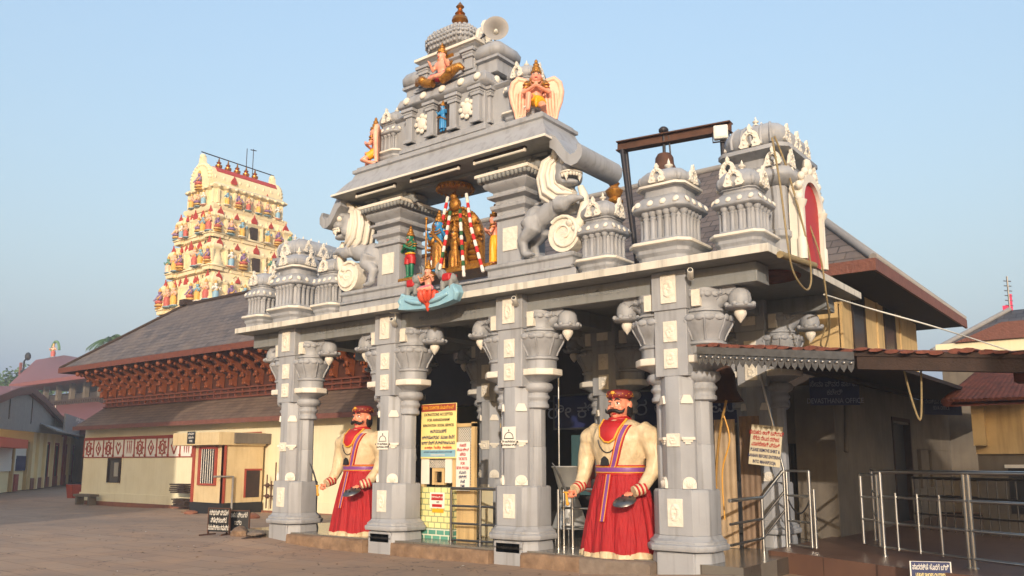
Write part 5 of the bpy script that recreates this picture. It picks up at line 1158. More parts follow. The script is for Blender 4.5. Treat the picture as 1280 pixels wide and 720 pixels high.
for px in (1052, 1096, 1124):
    q = at(px, 400, X=3.9); b = MB(); b.box(3.88, 3.93, q.y - .05, q.y + .05, 3.1, 4.86); b.build('wall_post', YWALL, hall)
b = MB()
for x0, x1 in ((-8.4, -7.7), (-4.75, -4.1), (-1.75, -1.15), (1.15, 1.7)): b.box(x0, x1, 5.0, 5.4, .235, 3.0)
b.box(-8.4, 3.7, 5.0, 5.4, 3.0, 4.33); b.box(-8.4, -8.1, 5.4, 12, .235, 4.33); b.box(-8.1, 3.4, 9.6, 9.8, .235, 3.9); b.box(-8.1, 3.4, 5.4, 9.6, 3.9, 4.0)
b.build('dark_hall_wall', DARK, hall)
b = MB(); b.box(1.7, 2.0, 5.02, 5.36, .235, 3.0); b.box(2.0, 3.0, 5.02, 5.36, .235, 1.0); b.box(2.0, 3.0, 5.02, 5.36, 1.95, 3.0); b.box(3.0, 3.72, 4.75, 5.36, .235, 3.0)
b.box(3.5, 3.72, 5.36, 8.75, .235, 3.1); b.box(3.5, 3.72, 8.75, 10.2, 2.45, 3.1); b.box(3.5, 3.72, 10.2, 12.4, .235, 1.0); b.box(3.5, 3.72, 10.2, 12.4, 1.9, 3.1)
for y0, y1 in ((10.2, 10.8), (11.2, 12.0), (12.3, 17)): b.box(3.5, 3.72, y0, y1, 1.0, 1.9)
b.box(3.5, 3.72, 12.4, 17, .235, 1.0); b.box(3.5, 3.72, 12.4, 17, 1.9, 3.1)
b.build('pale_side_wall', PALE, hall, .01)
b = MB(); b.box(1.98, 3.02, 5.1, 5.14, .98, 1.97); w_ = b.build('window', BLACK, hall)
b = MB()
for i in range(12): b.tube([(2.05 + i * .08, 5.07, 1.0), (2.05 + i * .08, 5.07, 1.95)], .012, 6)
b.build('grille', IRON, w_)
b = MB(); b.box(3.52, 3.6, 8.75, 10.2, .235, 2.45); b.build('door', BLACK, hall); b = MB(); b.box(3.6, 3.74, 8.68, 8.76, .235, 2.5); b.box(3.6, 3.74, 10.19, 10.27, .235, 2.5); b.box(3.6, 3.74, 8.68, 10.27, 2.501, 2.58); b.build('door_frame', OLDWOOD, hall)
for y in (11.0, 12.15): b = MB(); b.box(3.55, 3.6, y - .2, y + .2, 1.0, 1.9); b.build('window', GLASSD, hall)
b = MB(); b.tube([at(1058, 480, X=3.75), at(1058, 565, X=3.75)], .05, 8); b.build('drain_pipe', PALE, hall)
# boards and picture inside
t = thing('blue_signboard', 'long dark blue board with pale letters over the inner doorway behind the near warrior', 'sign', (0, 4.9, 0))
b = MB(); b.box(-2.5, 2.3, -.05, 0, 2.32, 3.1); b.build('board', BLUEB, t, .01)
b = MB(); 
for x0, x1, z0, z1 in ((-2.5, 2.3, 2.32, 2.36), (-2.5, 2.3, 3.06, 3.1), (-2.5, -2.46, 2.36, 3.06), (2.26, 2.3, 2.36, 3.06)): b.box(x0, x1, -.065, -.05, z0, z1)
b.build('rim', DSTEEL, t); text('ಶ್ರೀ ಕ್ಷೇತ್ರ ಅನ್ನಪೂರ್ಣ', .42, (-.1, -.055, 2.7), mat('pale_letter_paint', '#8f93a0', .6), t, sx=1.15)
t = thing('wall_picture', 'dim painted panel with a red robed figure on teal beside the steel vessel', 'picture', (-1.45, 4.92, .9))
b = MB(); b.box(-.62, .75, 0, .04, 0, 1.3); b.build('panel', mat('teal_picture_paint', '#3d5a5c', .6, c2='#2c4144', sc=3), t); b = MB()
b.ell((.05, -.0, .55), (.3, .02, .38), n=14); b.ell((-.18, -.0, .75), (.16, .02, .1), (0, .5, 0), 10); b.ell((.3, -.0, .75), (.16, .02, .1), (0, -.5, 0), 10); b.ell((.05, -.0, .2), (.45, .02, .16), n=12); b.build('robed_figure', mat('dull_red_picture_paint', '#7d3a32', .6), t); b = MB(); b.ell((.05, -.02, 1.0), (.09, .02, .11), n=10); b.build('face', mat('dull_skin_picture_paint', '#a07a60', .6), t)
for px, py, w, h, lab, ln in ((1043, 489, .42, .5, 'dark blue hanging board with faint white lines under the shed near the corner pier', ('ಸೇವಾ ವಿವರ ಪಟ್ಟಿ', 'ಕಚೇರಿ', 'DEVASTHANA OFFICE')), (1176, 508, .7, .42, 'second dark blue board deeper under the shed above the side wall windows', ('ದೇವಸ್ಥಾನ ಕಾರ್ಯಾಲಯ', 'SEVA OFFICE'))):
    q = at(px, py, X=4.1 if w < .5 else 4.0)
    if w < .5: q = at(px, py, Y=4.6)
    t = thing('hanging_board', lab, 'sign', q, R(28 if w < .5 else 60), 'dark blue boards under the shed')
    b = MB(); b.box(-w, w, -.01, .02, -h / 2, h / 2); b.build('board', BLUEB, t)
    for i, s_ in enumerate(ln): text(s_, .13, (0, -.014, h * .25 - i * .15), MT['pale_letter_paint'], t, sx=.75)

# ------------------------------------------------------------ shed and awning on the right
t = thing('tiled_shed_roof', 'low dark shed roof of old tiles with a scalloped metal valance right of the gate', 'shed', (0, 0, 0))
fe = [(3.42, -.05, 3.2), (5.5, -.05, 2.96), (7.3, .2, 2.82), (12, .9, 2.6)]
b = MB()
for i, dep in ((0, 14.0), (1, 1.5), (2, 1.5)):
    p, q = fe[i], fe[i + 1]; P2, Q2 = (p[0], dep, p[2] + .06), (q[0], dep, q[2] + .06)
    b.rings([[p, (p[0], p[1], p[2] - .06), (P2[0], P2[1], P2[2] - .06), P2], [q, (q[0], q[1], q[2] - .06), (Q2[0], Q2[1], Q2[2] - .06), Q2]])
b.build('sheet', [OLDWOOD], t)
b = MB(); rnd = random.Random(4)
for i in range(3):
    p, q = Vector(fe[i]), Vector(fe[i + 1]); n_ = int((q - p).length / .16)
    for k in range(n_):
        c = p.lerp(q, (k + .5) / n_); b.tube([c + Vector((rnd.uniform(-.02, .02), -.05 + rnd.uniform(-.06, .04), rnd.uniform(-.015, .02))), c + Vector((0, .5, .05))], .085, 8, flat=rnd.uniform(.2, .4))
b.build('edge_tiles', TERRA, t)
b = MB(); p, q = Vector(fe[0]), Vector(fe[1]); n_ = 24; dv = (q - p) / n_
b.rings([[p + Vector((0, -.1, -.02)), p + Vector((0, -.1, -.13)), p + Vector((0, -.085, -.13)), p + Vector((0, -.085, -.02))], [q + Vector((0, -.1, -.02)), q + Vector((0, -.1, -.13)), q + Vector((0, -.085, -.13)), q + Vector((0, -.085, -.02))]])
for k in range(n_):
    c = p + dv * (k + .5) + Vector((0, 0, -.13)); w = dv.length * .48
    b.prism([(c.x - w, c.z + .01), (c.x - w, c.z - .05), (c.x - w * .8, c.z - .1), (c.x - w * .4, c.z - .12), (c.x, c.z - .15), (c.x + w * .4, c.z - .12), (c.x + w * .8, c.z - .1), (c.x + w, c.z - .05), (c.x + w, c.z + .01)], c.y - .1, c.y - .088, 'y')
    b.ell((c.x, c.y - .1, c.z - .03), (.026, .012, .026), n=8)
b.build('scalloped_valance', DSTEEL, t)
b = MB()
for i in (1, 2): 
    p, q = Vector(fe[i]), Vector(fe[i + 1]); b.rings([[p + Vector((0, y, z)) for y, z in ((.02, -.06), (.02, -.22), (.16, -.22), (.16, -.06))], [q + Vector((0, y, z)) for y, z in ((.02, -.06), (.02, -.22), (.16, -.22), (.16, -.06))]])
b.build('eave_beam', OLDWOOD, t)
for x in (4.2, 5.6, 7.2): b = MB(); b.box(x - .05, x + .05, .3, 8.9 if x < 5 else 1.45, 2.98 - .085 * (x - 4), 3.05 - .085 * (x - 4)); b.build('rafter', OLDWOOD, t)
rope('thin cord loop hanging from the shed beam', [at(1128, 455, Y=.4), at(1140, 500, Y=.4), at(1150, 525, Y=.4), at(1152, 500, Y=.4), at(1151, 455, Y=.4)], .012, 'cord', ROPE, None, 'cord')
# small tiled porch deep under the shed and the wall behind it
t = thing('tiled_porch', 'small red tiled porch roof on a yellow wall seen under the shed at the right', 'porch', (0, 0, 0))
e0, e1, r0, r1 = at(1182, 503, Y=6.2), at(1250, 492, Y=6.2), at(1232, 462, Y=7.6), at(1300, 455, Y=7.6)
b = MB(); b.add([e0, (e1.x + .5, 6.2, e0.z), (r1.x, 7.6, r0.z), r0], [(0, 1, 2, 3)]); b.add([(p.x, p.y, p.z - .08) for p in (e0, Vector((e1.x + .5, 6.2, e0.z)), Vector((r1.x, 7.6, r0.z)), r0)], [(0, 1, 2, 3)])
for k in range(16):
    u = k / 15; p = e0.lerp(Vector((e1.x + .5, 6.2, e0.z)), u); q = r0.lerp(Vector((r1.x, 7.6, r0.z)), u); b.tube([p + Vector((0, -.03, .02)), q + Vector((0, 0, .02))], .06, 8, flat=.6)
b.build('tiled_roof', TERRA, t); b = MB(); b.tube([e0, r0], .09, 8); b.tube([r0, (r1.x, 7.6, r0.z)], .09, 8); b.build('ridge_tile', TERRA, t)
b = MB(); b.box(e0.x + .35, e1.x + 1.5, 6.7, 6.9, 1.75, e0.z + .25); b.box(e0.x + .35, e0.x + .55, 6.5, 6.7, 1.9, e0.z + .05); b.build('porch_wall', YWALL, t)
b = MB(); b.box(e0.x + .36, e1.x + 1.5, 6.75, 6.88, .3, 1.748); b.build('lower_wall', PALE, t); b = MB(); b.box(e1.x - .05, e1.x + .3, 6.73, 6.76, .7, 1.5); b.build('window', BLACK, t); b = MB(); b.box(e1.x - .1, e1.x + .35, 6.71, 6.75, 1.5, 1.56); b.build('lintel', PAPER, t)
t = thing('timber_post', 'dark timber post with a broken tile on top at the right edge of the shed', 'post', (7.3, 1.3, .3))
b = MB(); b.box(-.1, .1, -.12, .12, 0, 2.5); b.build('shaft', OLDWOOD, t); b = MB(); b.box(-.28, .2, -.2, .2, 2.28, 2.45); b.build('bracket', TERRA, t)
t = thing('back_wall', 'pale back wall closing the passage far under the shed', 'wall', (0, 0, 0)); b = MB(); b.box(3.75, 12, 16.0, 16.2, .2, 3.0); b.build('plaster', PALE, t); b = MB(); b.box(3.75, 12, 15.95, 16.25, 3.003, 5.0); b.build('shadow_backdrop', OLDWOOD, t); b = MB(); b.box(5.0, 5.9, 15.95, 16, .3, 2.2); b.build('door', OLDWOOD, t)  # dark sheet added above the plaster stands in for shadow, hiding the sky
# ------------------------------------------------------------ far right roofs and mast
t = thing('slate_house', 'far house with grey hip roof and cream wall beyond the shed at the right', 'house', (0, 0, 0))
e0, pk = at(1165, 440, Y=17), at(1262, 388, Y=20.5); ex = at(1300, 400, Y=17)
b = MB(); Z0 = e0.z; b.add([(e0.x, 17, Z0), (e0.x + 16, 17, Z0), (e0.x + 16, 24, Z0), (e0.x, 24, Z0), (pk.x, 20.5, pk.z), (pk.x + 8, 20.5, pk.z)], [(0, 1, 5, 4), (1, 2, 5), (2, 3, 4, 5), (3, 0, 4)]); b.m[3] = 1
b.build('roof', [SLATE, SLATEY], t); b = MB(); b.tube([(e0.x, 17, Z0 + .03), (pk.x, 20.5, pk.z + .03)], .08, 8); b.build('ridge_cap', TIN, t)
b = MB(); b.box(e0.x, e0.x + 16, 16.95, 17, Z0 - .3, Z0 - .01); b.build('fascia', FASCIA, t); b = MB(); b.box(e0.x + .4, e0.x + 15, 17.4, 24, 0, Z0 - .05); b.build('wall', CREAM, t)
g0 = at(1235, 425, Y=14.5); t = thing('brick_gable', 'brown shingled gable with a cream band below it, in front of the far grey roof', 'gable roof', (0, 0, 0))
b = MB(); b.prism([(g0.x - .8, g0.z), (g0.x + .35, g0.z + .45), (g0.x + 6, g0.z + .45), (g0.x + 6, g0.z)], 14.5, 17, 'y'); b.build('shingled_gable', FASCIA, t); b = MB(); b.box(g0.x - 1.3, g0.x + 6, 14.6, 16.9, g0.z - .32, g0.z - .004); b.build('cream_band', CREAM, t); b = MB(); b.box(g0.x - 1.2, g0.x + 6, 14.7, 16.8, .0, g0.z - .325); b.build('wall', PALE, t)
q = at(1263, 395, Y=24); tp = at(1263, 345, Y=24)
t = thing('flag_mast', 'thin lattice mast with a pink red banner above the far right roof', 'mast', (q.x, 24, q.z - 1.5)); H = tp.z - q.z + 1.5
b = MB(); b.tube([(0, 0, 0), (0, 0, H)], .03, 6)
for k in range(6): b.tube([(-.12, 0, H - .15 - k * .18), (.12, 0, H - .2 - k * .18)], .018, 6)
b.build('pole', DSTEEL, t); b = MB(); b.box(-.22, -.02, -.01, .01, 1.2, 1.9); b.box(.03, .1, -.01, .01, 1.2, 2.3); b.build('banner', mat('pink_banner', '#d2345c', .6), t)
# ------------------------------------------------------------ long wing on the left
EY, WY, UY = 6.4, 7.0, 7.9
eL, eR = at(75, 460, Y=EY), at(315, 428, Y=EY); EZ = (eL.z + eR.z) / 2; pk = at(232, 382, Y=9.2); XL = eL.x
wing = thing('long_wing', 'long cream temple wing with slate hip roof over a row of carved wooden brackets', 'building', (0, 0, 0))
b = MB(); V = [(XL, EY, EZ), (-7.85, EY, EZ), (-7.85, 12, EZ), (XL, 12, EZ), (pk.x, 9.2, pk.z), (-7.85, 9.2, pk.z)]
b.add(V, [(0, 1, 5, 4), (2, 3, 4, 5), (3, 0, 4)]); b.m[2] = 1; b.add([(x, y, EZ - .05) for x, y, z in V[:4]], [(0, 1, 2, 3)], 2); b.build('roof', [SLATE, SLATEY, SOFFIT], wing)
b = MB(); b.tube([(XL, EY, EZ + .03), pk + Vector((0, 0, .04))], .07, 8); b.tube([pk + Vector((0, 0, .04)), (-7.9, 9.2, pk.z + .04)], .08, 8); b.box(pk.x - .2, pk.x + .2, 9.0, 9.4, pk.z, pk.z + .25); b.build('ridge_cap', OLDWOOD, wing)
b = MB(); b.box(XL, -7.85, EY - .05, EY, EZ - .2, EZ + .02); b.box(XL - .05, XL, EY - .05, 12, EZ - .2, EZ + .02); b.build('eave_fascia', WOOD, wing)
uL = at(132, 500, Y=UY).x; zb = at(300, 497, Y=UY).z
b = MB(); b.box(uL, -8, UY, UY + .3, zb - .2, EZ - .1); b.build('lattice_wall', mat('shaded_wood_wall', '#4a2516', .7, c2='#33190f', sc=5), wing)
b = MB()
for z_ in (zb, zb + .18, zb + .34): b.box(uL - .05, -8, UY - .08, UY, z_, z_ + .06)
for i in range(44): x = uL + .2 + i * .46; b.box(x - .025, x + .025, UY - .06, UY, zb + .06, zb + .34)
b.build('wooden_rail', WOOD, wing)
zt = EZ - .12; n_ = 25; bm0 = None
for i in range(n_):
    x = uL + .1 + (-9.5 - uL) * i / (n_ - 1)
    if bm0 is None:
        b = MB(); Y0, Z0 = 0, 0; D = UY - EY - .1; Hh = zt - zb - .42; w = .075
        out = [(-.02, .0), (-.16, .05), (-.2, .2), (-.12, .33), (-.24, .42), (-.42, .5), (-.5, .62), (-.62, .66), (-.74, .78), (-.82, .84), (-.98, .9), (-1.0, 1.0), (-.75, 1.0), (-.5, .86), (-.3, .66), (-.1, .5), (.0, .44)]
        b.prism([(y * D, z * Hh) for y, z in out], -w, w, 'x')
        for y, z in ((-.14, .16), (-.22, .38), (-.42, .55), (-.6, .7), (-.8, .88)):
            b.ell((0, y * D, z * Hh), (w * 1.15, .07, .07), n=8)
            for s in (-1, 1): b.ell((s * w, y * D - .02, z * Hh - .09), (.025, .06, .06), n=8)
        b.ell((0, -.95 * D, .86 * Hh), (.1, .1, .12), n=8)
        bm0 = b.build('carved_bracket', WOODO, wing); o = bm0
    else: o = bm0.copy(); col.objects.link(o)
    o.location = (x, UY - .02, zb + .4)
pe = at(335, 520, Y=6.45); PZ = (pe.z + at(92, 535, Y=6.45).z) / 2; PL_ = at(92, 535, Y=6.45).x
b = MB(); b.add([(PL_, 6.45, PZ), (-8, 6.45, PZ), (-8, UY, zb), (uL - .1, UY, zb), (PL_, 12, PZ)], [(0, 1, 2, 3), (0, 3, 4)]); b.add([(PL_, 6.45, PZ - .06), (-8, 6.45, PZ - .06), (-8, UY, zb - .06), (uL - .1, UY, zb - .06)], [(0, 1, 2, 3)]); b.build('pent_roof', PENT, wing)
b = MB(); b.box(PL_, -8, 6.4, 6.45, PZ - .14, PZ + .02); b.build('pent_fascia', FASCIA, wing)
wl_ = at(104, 580, Y=WY).x
b = MB(); b.box(wl_, -8, WY, 12, -.4, PZ + .2); b.build('wall', CREAM, wing); b = MB(); b.box(wl_, -8.0, WY - .05, WY, -.4, .35); b.box(wl_ - .05, wl_, WY - .05, 12, -.4, .35); b.box(wl_ + .6, -8, WY - .14, WY - .05, -.4, -.02); b.build('plinth', CREAM, wing); b = MB(); b.box(wl_ + .7, -8, WY - .18, WY - .14, -.5, .02); b.build('red_footing', PLINTHR, wing)
fx0, fx1 = at(106, 560, Y=WY).x, -16.2; fz0, fz1 = at(140, 571, Y=WY).z, at(140, 550, Y=WY).z
b = MB(); b.box(fx0, fx1, WY - .02, WY, fz0, fz1); fr = b.build('painted_frieze', PAPER, wing); b = MB(); b.box(fx0, fx1, WY - .05, WY - .02, fz1, fz1 + .12); b.box(fx0, fx1, WY - .03, WY - .02, fz0 - .04, fz0)
n_ = 15
for i in range(n_ + 1): x = fx0 + (fx1 - fx0) * i / n_; b.box(x - .035, x + .035, WY - .04, WY - .02, fz0, fz1); b.ell((x, WY - .04, fz0 + .05), (.08, .03, .06), n=8)
b.build('red_moulding', REDTRIM, fr); b = MB(); h = (fz1 - fz0)
for i in range(n_):
    x = fx0 + (fx1 - fx0) * (i + .5) / n_; zc = (fz0 + fz1) / 2; k = i % 5
    if k in (0, 2): 
        for r in (.26, .14): b.tube([(x + r * .8 * math.cos(a * PI / 6), WY - .025, zc + r * math.sin(a * PI / 6)) for a in range(13)], .03, 6)
        for a in range(8): b.ell((x + .28 * math.cos(a * PI / 4), WY - .02, zc + .3 * math.sin(a * PI / 4)), (.05, .02, .05), n=6)
    elif k == 1: b.tube([(x, WY - .025, zc - .28), (x + .2, WY - .025, zc), (x, WY - .025, zc + .28), (x - .2, WY - .025, zc), (x, WY - .025, zc - .28)], .03, 6); b.ell((x, WY - .02, zc), (.08, .02, .1), n=8)
    elif k == 3: b.tube([(x, WY - .025, zc - .25), (x + .2, WY - .025, zc + .08), (x + .1, WY - .025, zc + .22), (x, WY - .025, zc + .1), (x - .1, WY - .025, zc + .22), (x - .2, WY - .025, zc + .08), (x, WY - .025, zc - .25)], .03, 6)
    else:
        for s in (-.14, .02, .16): b.ell((x + s, WY - .02, zc), (.035, .02, .25), n=8); b.ell((x + s, WY - .02, zc + .25), (.05, .02, .05), n=6)
b.build('red_motifs', REDTRIM, fr)
q0, q1 = at(136, 603, Y=WY), at(151, 575, Y=WY); b = MB(); b.box(q0.x, q1.x, WY - .03, WY - .01, q0.z, q1.z); w_ = b.build('window', GLASSD, wing); b = MB()
for x0, x1, z0, z1 in ((q0.x - .1, q0.x, q0.z, q1.z), (q1.x, q1.x + .08, q0.z, q1.z), (q0.x - .1, q1.x + .08, q1.z, q1.z + .08)): b.box(x0, x1, WY - .07, WY, z0, z1)
b.build('frame', OLDWOOD, w_); b = MB(); b.box((q0.x + q1.x) / 2, q1.x - .1, WY - .04, WY - .03, q0.z + .25, q1.z - .1); b.build('pane', mat('pale_glass', '#9a9384', .3), w_)
# kiosk in front of the wing
KIOSK = mat('kiosk_cream_paint', '#ccb68c', .7, c2='#b39a70', sc=2, streak='#9a7c4c', stain=.3)
ko = at(277, 641, Y=5.35); kx0, kx1 = at(242, 600, Y=5.35).x, -15.88; KZ = 2.58
k_ = thing('ticket_kiosk', 'small yellow kiosk with red corner posts and black foot against the cream wing', 'kiosk', (0, 0, 0))
b = MB(); b.box(kx0, kx1, 5.35, WY - .15, .1, KZ - .35); b.build('wall', KIOSK, k_, .01); b = MB(); b.box(kx0 - .06, kx1 + .06, 5.29, WY - .16, -.1, .3); b.build('black_foot', BLACK, k_)
b = MB(); b.box(at(219, 545, Y=5.1).x, kx1 + .12, 5.02, WY - .15, KZ - .42, KZ); b.build('canopy_band', KIOSK, k_, .01); b = MB(); b.box(kx1 + .122, kx1 + .2, 5.6, WY, KZ - .36, KZ - .02); b.build('ledge', PALE, k_)
for x in (kx0, kx1): b = MB(); b.box(x - .09, x + .04, 5.31, 5.4, .3, KZ - .42); b.build('corner_post', REDTRIM, k_)
b = MB(); b.box(kx1 - .1, kx1 + .03, 5.31, 5.42, .3, KZ - .42); b.build('corner_post', REDTRIM, k_)
q0, q1 = at(250, 604, Y=5.35), at(271, 561, Y=5.35); b = MB(); b.box(q0.x, q1.x, 5.32, 5.345, q0.z, q1.z); w_ = b.build('window', GLASSD, k_); b = MB()
for x0, x1, z0, z1 in ((q0.x - .08, q0.x + .06, q0.z, q1.z + .06), (q1.x, q1.x + .08, q0.z, q1.z + .06), (q0.x, q1.x, q1.z, q1.z + .08), (q0.x - .08, q1.x + .08, q0.z - .06, q0.z)): b.box(x0, x1, 5.28, 5.36, z0, z1)
b.build('red_frame', REDTRIM, w_); b = MB()
for i in range(7): x = q0.x + .1 + (q1.x - q0.x - .1) * i / 6; b.tube([(x, 5.3, q0.z), (x, 5.3, q1.z)], .012, 6)
b.build('bars', PAPER, w_)
q0, q1 = at(306, 622, X=kx1), at(325, 588, X=kx1); b = MB(); b.box(kx1 - .1, kx1 + .006, q0.y, q1.y, q0.z, q1.z); w_ = b.build('opening', OLDWOOD, k_); b = MB(); b.box(kx1 - .02, kx1 + .03, q0.y - .06, q1.y + .06, q1.z, q1.z + .06); b.box(kx1 - .02, kx1 + .03, q0.y - .06, q0.y, q0.z, q1.z); b.build('frame', REDTRIM, w_)
q = at(239, 547, Y=5.0); t = thing('kiosk_board', 'tiny black notice board on the kiosk canopy band', 'sign', (q.x, 5.01, q.z)); b = MB(); b.box(-.22, .22, -.02, .0, -.2, .2); b.build('board', BLACK, t)
for i, s_ in enumerate(('ಪ್ರವೇಶ', 'ಸಮಯ', 'TIME')): text(s_, .1, (0, -.022, .12 - i * .12), PAPER, t)
q = at(290, 600, X=kx1 + .05); t = thing('water_tap_pipe', 'grey bent water pipe beside the kiosk corner', 'pipe', (kx1 + .1, q.y, .1)); b = MB(); b.tube([(0, 0, 0), (0, 0, 1.05), (.0, -.7, 1.05)], .035, 8); b.build('pipe', TIN, t)
t = thing('pipe_rack', 'rusty pipes and valves on the wall between kiosk and the leftmost pillar', 'pipes', (at(333, 620, Y=6.7).x, 6.7, .1)); b = MB()
for x, h_ in ((0, 1.1), (.25, .9), (.45, 1.5)): b.tube([(x, 0, 0), (x, 0, h_)], .022, 8)
for z_ in (.4, .75): b.tube([(-.15, 0, z_), (.6, 0, z_)], .025, 8); b.ell((.1, -.05, z_), .08, n=8)
b.build('pipes', RUST, t)
for i, (px, py, w_, h_) in enumerate(((232, 610, 1.0, .35), (234, 628, .8, .3))):
    q = at(px, py, Y=6.7); t = thing('timber_stack', ['upper pile of dark old boards leaning between kiosk and cream wall', 'lower pile of dark old boards at the foot of the cream wall by the kiosk'][i], 'boards', (q.x, 6.6, q.z), group='old boards by the kiosk'); b = MB(); rnd = random.Random(i)
    for k in range(5): b.box(-w_ / 2 + rnd.uniform(-.1, .1), w_ / 2 + rnd.uniform(-.1, .1), -.25, .15, -h_ / 2 + k * h_ / 5, -h_ / 2 + k * h_ / 5 + .05)
    b.build('boards', OLDWOOD, t)
q = at(106, 622, Y=6.7); t = thing('stone_bench', 'low stone bench at the left end of the cream wing', 'bench', (q.x + .4, 6.55, -.15)); b = MB(); b.box(-.7, .7, -.2, .2, .35, .45); b.build('seat', PALE, t); b = MB(); b.box(-.6, -.45, -.15, .15, 0, .35); b.box(.45, .6, -.15, .15, 0, .35); b.build('support', PALE, t)
t = thing('red_planter', 'small red box standing at the far left corner of the cream wing', 'planter', (at(95, 598, Y=9.5).x, 9.5, -.15)); t.scale = (.7, .7, .75); b = MB(); b.rings([[(-.35, -.35, 0), (.35, -.35, 0), (.35, .35, 0), (-.35, .35, 0)], [(-.45, -.45, .9), (.45, -.45, .9), (.45, .45, .9), (-.45, .45, .9)]]); b.build('box', REDTRIM, t)
# two painted boards on the paving
for px, lab, ln, rz in ((273, 'larger black board with three white Kannada lines standing on the paving, left one', ('ಗರ್ಭಗುಡಿ ಪ್ರವೇಶ', 'ನಿಷೇಧಿಸಲಾಗಿದೆ', 'ದಯವಿಟ್ಟು ಗಮನಿಸಿ'), -8), (297, 'smaller black board with two white Kannada lines beside the laterite block', ('ವಾಹನ ನಿಲುಗಡೆ', 'ಇಲ್ಲ'), 12)):
    sm = px > 280; q = at(px, 668, Y=.35 if sm else -.05); t = thing('ground_board', lab, 'sign', (q.x, q.y, gz(q.x, q.y)), R(rz + 20), 'black boards on the paving'); w, h0, h1 = (.24, .08, .5) if sm else (.29, .08, .56)
    b = MB(); b.box(-w, w, -.012, .012, h0, h1); b.build('board', BLACK, t); b = MB(); b.box(-w - .02, -w, -.02, .02, 0, h1 + .02); b.box(w, w + .02, -.02, .02, 0, h1 + .02); b.box(-w, w, -.015, .015, h1, h1 + .02)
    for s in (-w, w): b.box(s - .02, s + .02, -.25, .2, 0, .03)
    b.build('frame', RUST, t)
    for i, s_ in enumerate(ln): text(s_, .14, (0, -.015, h1 - .09 - i * .155), PAPER, t, sx=.46, bold=.0)
# ------------------------------------------------------------ tall cream gopuram tower far behind
gp = thing('temple_tower', 'tall cream tower crowded with painted figures and red niches rising behind the left roof', 'tower', (-34.2, 17.5, 0))
def gdim(z):                                                            # half sizes (x, y) at height z
    u = (z - 9.8) / (18.45 - 9.8); return 2.46 + (.95 - 2.46) * u, 2.97 + (2.15 - 2.97) * u
REDN = mat('red_niche_paint', '#a83a2e', .6, c2='#8c2c24', sc=4)
zs = [5.0, 7.6, 9.9, 12.0, 13.95, 15.75]
FIG = []
def gfig(kind, cols_, h):
    b = MB(); b.M = Matrix.Scale(h, 4)
    b.ell((0, 0, .82), (.09, .09, .1), m=0, n=10); b.ell((0, 0, .6), (.14, .1, .16), m=0, n=10); b.lathe([(.09, .88), (.07, .96), (.02, 1.06)], 8, m=2)
    if kind == 'stand':
        b.lathe([(.12, .5), (.17, .35), (.15, .1), (.16, .05)], 10, m=1)
        for s in (-1, 1): b.tube([(s * .13, 0, .7), (s * .26, -.06, .55), (s * .18, -.16, .66)], [.05, .045, .035], 6, 0)
    else:
        b.ell((0, -.02, .34), (.26, .2, .12), m=1, n=10)
        for s in (-1, 1): b.tube([(s * .13, 0, .7), (s * .24, -.08, .5), (s * .28, -.16, .42)], [.05, .045, .035], 6, 0)
        b.ell((0, 0, .18), (.3, .22, .1), m=2, n=10)
    b.ell((0, 0, .03), (.3, .18, .05), m=3, n=10); b.tube([(-.16, .02, .45), (0, -.12, .5), (.2, 0, .72)], [.03, .035, .03], 6, 2)
    return b.mesh('deity_figure', cols_)
SKL = mat('pale_figure_paint', '#d8ab92', .6); BLL = mat('pale_blue_figure_paint', '#7fa3b5', .6); YLL = mat('ochre_figure_paint', '#d0a04a', .6); RDL = mat('brick_figure_paint', '#b0564a', .6); GDL = mat('dull_gold_paint', '#c29a52', .5); PUL = mat('mauve_figure_paint', '#7d6285', .6); GNL = mat('sage_figure_paint', '#5f8a78', .6)
fm = [gfig('stand', [SKL, YLL, GDL, BLL], 1.0), gfig('stand', [BLL, YLL, GDL, PAPER], 1.0), gfig('sit', [SKL, PUL, GDL, BLL], 1.0), gfig('sit', [PUL, RDL, GDL, YLL], 1.0), gfig('stand', [PAPER, BLL, GDL, PINKW], 1.0), gfig('stand', [SKL, RDL, GDL, BLL], 1.0), gfig('stand', [GNL, PINKW, GDL, BLL], 1.0)]
def leaf(b, x, z, s, y=-.06, m=0):
    b.prism([(x - s * .5, z), (x + s * .5, z), (x + s * .52, z + s * .3), (x + s * .3, z + s * .75), (x + s * .1, z + s * .95), (x, z + s * 1.35), (x - s * .1, z + s * .95), (x - s * .3, z + s * .75), (x - s * .52, z + s * .3)], y, y + .06, 'y', m)
rnd = random.Random(11)
